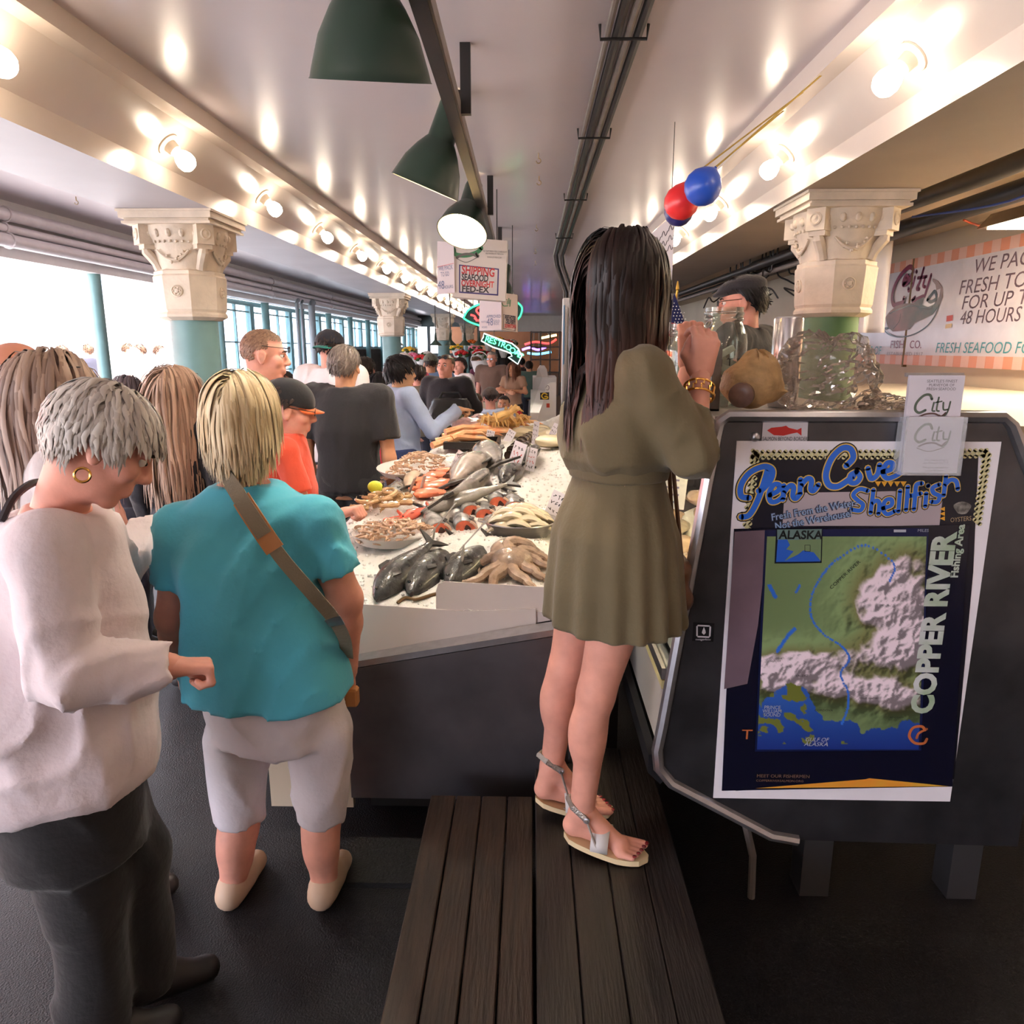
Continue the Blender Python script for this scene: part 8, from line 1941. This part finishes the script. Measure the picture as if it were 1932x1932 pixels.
# ---------------- woman in the white sweater, head bowed
GB = Vector((at(120, 1500, 1.5).x, 1.55, 0)); GY = -1.05
m_sweat = cloth('sweater', (226, 210, 212), bump=.35, bs=35, var=.05)
GJ = dict(head=at(190, 842, 1.52), neck=at(105, 962, 1.55), chest=at(105, 1120, 1.55), pelvis=at(125, 1430, 1.55), shR=at(85, 1040, 1.38), shL=at(165, 1015, 1.72), elR=at(125, 1270, 1.34), wrR=at(318, 1258, 1.46), elL=at(218, 1085, 1.98), wrL=at(284, 995, 2.2), hipR=at(110, 1520, 1.48), hipL=at(175, 1510, 1.62), knR=(GB.x + .03, 1.48, .45), knL=(GB.x + .07, 1.62, .45), anR=(GB.x + .03, 1.46, .075), anL=(GB.x + .06, 1.62, .075), hdR=(.1, .05, -.02), hdL=(.05, .06, .03))
def sweat_lv(L, ip): return [(L[0][0], L[0][1], L[0][2], .205, .19), (L[0][0] + .04, L[0][1], L[0][2], .222, .205), (L[0][0] + .25, L[0][1], L[0][2], .225, .205), (1.1, ip(1.1, 1), ip(1.1, 2), .20, .185), (1.22, ip(1.22, 1), ip(1.22, 2), .185, .16)] + [l for l in L if l[0] > 1.25]
gh = lambda t, R, c, s, d: hair(t, R, c, s, 520, .075, .010, ((176, 166, 158), (220, 212, 202)), REG_SHORT, lambda q, rg: FLOW_BACK(q, rg) * .3 + FLOW_FWD(q, rg) * .7 * (q[:, 1:2] > -.2) + FLOW_DOWN(q, rg) * .5, .2, .30, .5, 8, .009, seed=4, body=.004)
t, d = person('grey haired woman in a white sweater bowing her head at the left', GB, GY, 1.60, 'big', 'pink', dict(mat=m_sweat, hem=.44, neck=.845, inf=.035, sleeve='long', slen=.97, sinf=.022, wr=.010, wf=.8, levels=sweat_lv, name='sweater'), dict(mat=cloth('black_trousers', (26, 24, 26)), hem=.03, inf=.02), (36, 32, 32), (.0, .62, .0), GJ, ('relaxed', 'fist'), .012, .005, 1.0, gh, world=True, palm=((0, -.3, -1), (-.2, -.2, -1)), face=True, seed=6)
R, c = d['R'], d['head']; e_ = c + R @ np.array((.088, -.004, -.045)); g = G(); g.tube([e_ + R @ np.array((.004, .014 * math.sin(a), -.012 + .014 * math.cos(a))) for a in np.linspace(0, 6.283, 17)[:-1]], .003, 6, closed=True); g.build('earring', m_goldb, t, smooth=True, local=True)
for sx in (-1,):
    g = G(); P = [at(2, 985, 1.42), at(25, 940, 1.46), at(60, 912, 1.52), at(95, 908, 1.6)]; g.tube([wl_(p, GB, GY) for p in smooth_path([tuple(q) for q in P], 5)], .008, 6); g.build('purse_strap', M('strap_dark', (40, 34, 40), rough=.5), t, smooth=True, local=True)

# ---------------- generic people placed by where they stand
def stand(label, px, ptop, D, yaw, build, sk, top, bottom, hairf, z0=0.0, head=(0, 0, 0), J=None, hands=('relaxed', 'relaxed'), shoes=(50, 46, 46), lean=0.0, hs=None, face=False, seed=0, palm=None):
    p = at(px, ptop, D); H = p.z - z0; res = .014 if D < 4 else (.018 if D < 6.5 else .026)
    hs = hs if hs is not None else (1.0 if H > 1.5 else .94)
    return person(label, (p.x, D, z0), math.radians(yaw), H, build, sk, top, bottom, shoes, head, J, hands, res, .006 if D < 4 else (.008 if D < 8 else .011), hs, hairf, lean, face=face, seed=seed, palm=palm)
tee = lambda n, c, **k: dict(mat=cloth(n, c), inf=k.pop('inf', .02), **k)
pants = lambda n, c, **k: dict(mat=cloth(n, c), **k)
BLD = ((124, 100, 88), (176, 150, 132)); DKB = ((34, 26, 24), (60, 46, 40)); BRN = ((80, 58, 44), (120, 92, 70)); BLK = ((16, 15, 18), (34, 30, 34)); GRYB = ((92, 80, 74), (140, 128, 120))
stand('bald man at the left frame edge behind the long haired blonde', 22, 646, 2.6, -30, 'm', 'shade', tee('navy_polo', (60, 58, 70)), pants('dark_jeans', (44, 46, 58)), None, seed=11)
t, d = stand('blonde woman with sunglasses pushed up, behind the bowed grey haired woman', 82, 670, 2.02, -55, 'w', 'pink', tee('pale_grey', (196, 186, 184), sleeve='long'), pants('teal_capri', (120, 160, 160), hem=.16), long_hair(BLD, .42, 420, .013, 6), seed=12)
glasses(t, d, .085, -.03, lens=1, nm='sunglasses')
t, d = stand('blonde woman with very long straight hair and a black top', 322, 695, 3.5, -12, 'w', 'pink', tee('black_top', (30, 27, 32), sleeve='long'), pants('black_leggings', (26, 25, 30)), long_hair(((150, 118, 98), (206, 170, 144)), .62, 420, .013, 7, .34), seed=13)
glasses(t, d, .09, -.02, lens=1, nm='sunglasses')
t, d = stand('man with shaved sandy hair in profile wearing a tan shirt', 490, 624, 3.55, -78, 'm', 'pink', tee('tan_shirt', (190, 166, 150), inf=.03), pants('khaki_trousers', (120, 108, 92)), buzz(((124, 92, 74), (150, 116, 94))), face=True, head=(0, .10, 0), seed=14)
glasses(t, d, .045, .0, nm='glasses')
bb_ = (at(534, 722, 3.15).x, 3.15, 0); ba_ = math.radians(-75)
t, d = stand('boy in an orange T-shirt and black cap with bright brim', 534, 722, 3.15, -75, 'kid', 'pink', tee('orange_tee', (226, 84, 58)), pants('dark_shorts', (50, 48, 56), hem=.3), short_hair(DKB, .04, 160, seed=8), face=True, head=(0, .18, 0), J=dict(elR=wl_(at(585, 985, 2.98), bb_, ba_), wrR=wl_(at(646, 968, 2.92), bb_, ba_)), hands=('relaxed', 'fist'), palm=(None, (0, .1, -1)), seed=15)
cap(t, d, (28, 26, 30), True, False, 'cap', (226, 110, 60)); glasses(t, d)
RB = dict(hipR=(.1, 0, .9))
t, d = stand('man in a white T-shirt with a dark backwards cap', 620, 626, 5.3, -25, 'm', 'pink', tee('white_tee', (232, 222, 222), inf=.03), pants('grey_trousers', (80, 78, 84)), short_hair(DKB, .03, 120, seed=9), seed=16)
cap(t, d, (30, 32, 44), True, True, 'cap', (40, 120, 112))
stand('stocky man in a black T-shirt with grey brown hair, seen from behind', 648, 655, 4.45, -8, 'm', 'tan', tee('black_tee', (34, 32, 36), inf=.034, slen=.7, sinf=.03), pants('charcoal_trousers', (46, 46, 48), inf=.03), short_hair(GRYB, .055, 360, seed=10), seed=17, J=None)
stand('dark haired person in a black top behind the man in the black T-shirt', 688, 676, 6.6, 0, 'm', 'pink', tee('black_top2', (34, 34, 42)), pants('dark_jeans', ()), short_hair(DKB, .04, 160, seed=11), seed=18)
stand('small dark haired girl facing the viewer by the windows', 536, 702, 7.6, 165, 'kid', 'pink', tee('pale_grey', ()), pants('dark_jeans', ()), short_hair(DKB, .07, 200, seed=12), face=True, seed=19, hs=.95)
t, d = stand('boy in a pale blue long sleeved shirt pointing to the right', 752, 675, 5.75, -62, 'm', 'asian', tee('pale_blue', (170, 186, 218), sleeve='long', inf=.03, hem=.46, sinf=.02), pants('blue_jeans', (54, 66, 108), inf=.03), short_hair(BLK, .075, 320, .011, FLOW_FWD, 13, .02), face=True, seed=20, hands=('relaxed', 'point'), palm=(None, (0, .1, -1)), J=dict(elR=(.26, .16, 1.08), wrR=(.20, .40, 1.235), hdR=(-.02, .2, -.02), elL=(-.26, -.05, 1.05)))
g = G()
for k in range(3):
    u = .45 + .12 * k; S, E = d['elL'], d['wrL']; q = S * (1 - u) + E * u; ax = (E - S) / np.linalg.norm(E - S); a1_ = np.cross(ax, (1, 0, 0)); a1_ /= np.linalg.norm(a1_); a2_ = np.cross(ax, a1_)
    g.tube([q + (a1_ * math.cos(a) + a2_ * math.sin(a)) * (.062 - .007 * k) for a in np.linspace(0, 6.283, 17)[:-1]], .008, 6, closed=True)
g.build('sleeve_stripes', cloth('navy_stripe', (36, 40, 78)), t, smooth=True, local=True)
t, d = stand('black haired person in a white top with red sweatshirt at the waist', 716, 706, 6.3, -30, 'w', 'asian', tee('white_tee', ()), pants('grey_jeans', (84, 82, 92)), long_hair(BLK, .22, 200, .013, 14), seed=21)
grow('red_sweatshirt', [loft([(z, 0, 0, a, .15) for z, a in ((.70, .19), (.80, .195), (.92, .18))])], .02, cloth('red_sweat', (220, 62, 74)), t, .02, (), wrinkle(.006, 3))
t, d = stand('man in a black jacket looking up, carrying a dark bag', 842, 670, 7.4, 155, 'm', 'pink', tee('black_jacket', (30, 28, 34), sleeve='long', inf=.04, sinf=.03, hem=.47, name='jacket'), pants('light_jeans', (92, 106, 138), inf=.025), buzz(BRN, 15), face=True, seed=22, head=(.1, -.12, 0), J=dict(elL=(-.30, -.04, 1.12), wrL=(-.12, .17, 1.02), elR=(.30, 0, 1.08), wrR=(.14, .2, .98)))
glasses(t, d, .09, -.03, lens=1, nm='sunglasses')
b_ = at(850, 790, 7.1); bg = thing('shoulder_bag', 'big dark green and black bag held by the man in the black jacket', 'bag', (b_.x, 7.12, b_.z - .2))
grow('bag_body', [loft([(0, 0, 0, .17, .11), (.08, 0, 0, .235, .14), (.25, 0, 0, .225, .13), (.40, 0, 0, .17, .09)])], .018, M('bag_black', (34, 36, 38), rough=.35, var=.2, vscale=8), bg, .02, (), wrinkle(.012, 5))
G().ball((.03, -.115, .2), .1, 14, 10, (1.1, .35, 1.1)).build('green_panel', M('bag_green', (66, 76, 40), rough=.5), bg, smooth=True, local=True); G().tube([(-.12, 0, .37), (-.08, .03, .44), (.08, .03, .44), (.12, 0, .37)], .012, 6).build('bag_handle', M('bag_black'), bg, smooth=True, local=True)
t, d = stand('person in a maroon shirt and white cap beyond the pointing boy', 762, 668, 8.6, 10, 'm', 'pink', tee('maroon', (140, 44, 64), inf=.04, sleeve='long'), pants('dark_jeans', ()), short_hair(BRN, .03, 100, seed=16), seed=23); cap(t, d, (226, 214, 210), True)
stand('short haired youth in an olive brown T-shirt, seen from behind', 787, 690, 8.0, 5, 'kid', 'pink', tee('olive_tee', (122, 112, 96)), pants('dark_jeans', ()), short_hair(DKB, .045, 140, seed=17), seed=24)
t, d = stand('man in a blue plaid shirt and grey green cap, seen from behind', 812, 669, 9.2, 8, 'm', 'tan', tee('blue_plaid', (112, 144, 190), inf=.04), pants('dark_jeans', ()), short_hair(DKB, .03, 100, seed=18), seed=25); cap(t, d, (96, 100, 88), False)
stand('dark haired person half hidden behind the man in the black jacket', 868, 676, 10.8, 150, 'w', 'pink', tee('white_tee', ()), pants('dark_jeans', ()), short_hair(DKB, .06, 160, seed=19), seed=26)
t, d = stand('man in a brown polo shirt and khaki shorts with sunglasses', 928, 665, 12.4, 165, 'm', 'pink', tee('brown_polo', (112, 88, 76), inf=.035, hem=.5), pants('khaki_shorts', (180, 166, 140), hem=.28, inf=.03), short_hair(((150, 140, 130), (190, 180, 170)), .02, 120, seed=20), seed=27); glasses(t, d, lens=1, nm='sunglasses')
t, d = stand('woman in a maroon shirt holding a white basket at the flower stall', 899, 674, 14.0, -110, 'w', 'pink', tee('maroon2', (104, 46, 70)), pants('black_leggings', ()), short_hair(BRN, .08, 140, seed=21), seed=28)
q_ = at(905, 702, 13.6); o = thing('white_basket', 'white basket held at the flower stall', 'basket', q_); G().lathe([(.10, 0), (.16, .2), (.165, .2), (.155, .19), (.09, .01)], q_, 16, capa=False).build('tub', m_white, o, smooth=True); G().tube([q_ + Vector((.16 * math.cos(a), 0, .2 + .16 * math.sin(a))) for a in np.linspace(0, math.pi, 9)], .008, 6).build('handle', m_white, o, smooth=True)
stand('long haired woman with folded arms wearing a tan top', 969, 684, 11.8, 150, 'w', 'tan', tee('tan_top', (160, 128, 104)), pants('black_leggings', ()), long_hair(((92, 58, 44), (132, 88, 64)), .3, 140, .016, 22), seed=29, J=dict(elL=(-.24, .02, 1.02), wrL=(.05, .2, 1.06), elR=(.24, .02, 1.02), wrR=(-.05, .2, 1.02)))
stand('person in a green checked shirt near the neon, seen from behind', 998, 682, 15.0, 0, 'm', 'tan', tee('green_check', (70, 92, 84)), pants('dark_jeans', ()), short_hair(DKB, .04, 100, seed=23), seed=30)
stand('dark haired person in black farther back by the neon', 984, 676, 17.5, 10, 'm', 'pink', tee('black_tee', ()), pants('dark_jeans', ()), short_hair(BLK, .05, 100, seed=24), seed=31)
stand('man in a dark red T-shirt with cropped hair on the stairs', 898, 743, 9.5, -15, 'm', 'pink', tee('dark_red', (92, 32, 44), inf=.03), pants('dark_jeans', ()), buzz(BRN, 25), z0=-.55, seed=32)
t, d = stand('man in a pale blue T-shirt with a navy jumper over his shoulder', 925, 733, 8.9, 10, 'm', 'pink', tee('blue_grey', (156, 164, 190), inf=.03), pants('dark_jeans', ()), short_hair(DKB, .03, 80, seed=26), z0=-.55, seed=33, J=dict(elL=(-.34, .05, 1.1), wrL=(-.3, .28, 1.05))); cap(t, d, (60, 48, 46), False, nm='brown_cap')
grow('navy_jumper', [rcone((.02, -.13, 1.42), (.10, -.15, 1.18), .06, .075), rcone((-.05, -.08, 1.44), (.12, -.02, 1.47), .05, .05)], .02, cloth('navy_jumper', (34, 40, 84)), t, .03)
stand('man with dark hair in a red T-shirt coming up the stairs', 951, 747, 10.2, 170, 'm', 'tan', tee('red_tee', (206, 54, 50)), pants('dark_jeans', ()), buzz(DKB, 27), z0=-.5, face=True, seed=34)
stand('woman with shoulder length dark hair outside by the post', 236, 712, 5.6, -60, 'w', 'pink', tee('white_tee', ()), pants('red_shorts', (180, 40, 50), hem=.33), long_hair(((70, 58, 60), (104, 88, 86)), .2, 180, .014, 28), seed=35)
stand('person in dark trousers half hidden behind the bowed woman', 212, 742, 4.0, -70, 'kid', 'pink', tee('navy_polo', ()), pants('slate_trousers', (52, 56, 74), inf=.03), short_hair(DKB, .05, 140, seed=29), seed=36, hs=.92)
# fishmonger behind the case, on a duckboard
db = thing('duckboard', 'slatted wooden duckboard behind the case', 'duckboard', (1.1, 3.8, 0))
for i in range(7): G().box(.55 + i * .16, .69 + i * .16, 3.52, 4.15, .22, .25).build('slat', m_wood, db)
for y in (3.55, 4.08): G().box(.55, 1.65, y, y + .05, 0, .22).build('bearer', m_wood, db)
t, d = stand('fishmonger in a black shirt and flat cap looking left behind the jar', 1446, 524, 3.72, 56, 'm', 'pink', tee('black_work', (30, 29, 33), inf=.035), pants('dark_jeans', ()), short_hair(BLK, .06, 260, seed=30), z0=.25, face=True, seed=37, head=(.42, .08, 0), J=dict(elL=(-.26, .10, 1.10), wrL=(-.22, .34, 1.08), elR=(.26, .1, 1.10), wrR=(.2, .34, 1.06)), lean=.10)
R, c, s = d['R'], d['head'], d['hs']; mfc = cloth('flat_cap', (44, 42, 46), bump=.3, bs=90)
o = grow('flat_cap', [tf(ellip((0, -.008, .085), (.09, .115, .05), rotm(0, .12, 0)), R, c, s), tf(ellip((0, -.035, .075), (.086, .085, .055)), R, c, s), tf(ellip((0, .085, .065), (.062, .05, .014), rotm(0, .25, 0)), R, c, s)], .007, mfc, t, .02)
glasses(t, d)
# people out in the sunlight, far beyond the posts
for i, (px, py, D, yw, cl, lb) in enumerate(((115, 652, 12.5, 90, 'white_tee', 'person in white out in the sun, leftmost of the street crowd'), (165, 650, 13.5, 60, 'navy_polo', 'person in dark blue out in the sunlit street'), (240, 648, 14.0, -60, 'white_tee', 'person in white out in the sun, middle of the street crowd'), (262, 650, 12.8, 120, 'pale_grey', 'person in pale grey out in the sunlit street'), (300, 652, 13.2, -90, 'white_tee', 'person in white out in the sun, rightmost of the street crowd'))):
    stand(lb, px, py, D, yw, 'm', 'fair', tee(cl, ()), pants('khaki_trousers', ()), short_hair(BRN, .05, 60, .018, seed=40 + i), seed=50 + i, hs=1.0)
# ================================================================== lettering: one part for each word
def explode(o):
    me = o.data; n = len(me.vertices); par = list(range(n))
    def fd(a):
        while par[a] != a: par[a] = par[par[a]]; a = par[a]
        return a
    for p in me.polygons:
        v = p.vertices
        for q in v[1:]: par[fd(q)] = fd(v[0])
    isl = {}
    for p in me.polygons: isl.setdefault(fd(p.vertices[0]), []).append(p.index)
    co = np.array([v.co for v in me.vertices]); B = []
    for k, ps in isl.items():
        ix = sorted({i for p in ps for i in me.polygons[p].vertices}); c = co[ix]; B.append([c.min(0), c.max(0), ps])
    hgt = float(np.median([b[1][2] - b[0][2] for b in B])) or .01; wid = float(np.median([max(b[1] - b[0]) for b in B])); gap = .28 * max(hgt, wid)
    m = len(B); gp = list(range(m))
    def fg(a):
        while gp[a] != a: a = gp[a]
        return a
    for i in range(m):
        for j in range(i + 1, m):
            if np.all(B[i][0] - gap < B[j][1]) and np.all(B[j][0] - gap < B[i][1]): gp[fg(i)] = fg(j)
    cl = {}
    for i in range(m): cl.setdefault(fg(i), []).extend(B[i][2])
    if len(cl) < 2: return
    for ps in cl.values():
        ix = sorted({i for p in ps for i in me.polygons[p].vertices}); mp_ = {a: b for b, a in enumerate(ix)}
        link(o.name.split('.')[0], new_mesh(o.name, co[ix], [[mp_[i] for i in me.polygons[p].vertices] for p in ps], me.materials[0]), o.parent)
    bpy.data.objects.remove(o)
for o in [q for q in bpy.data.objects if q.type == 'MESH' and 'lettering' in q.name]: explode(o)
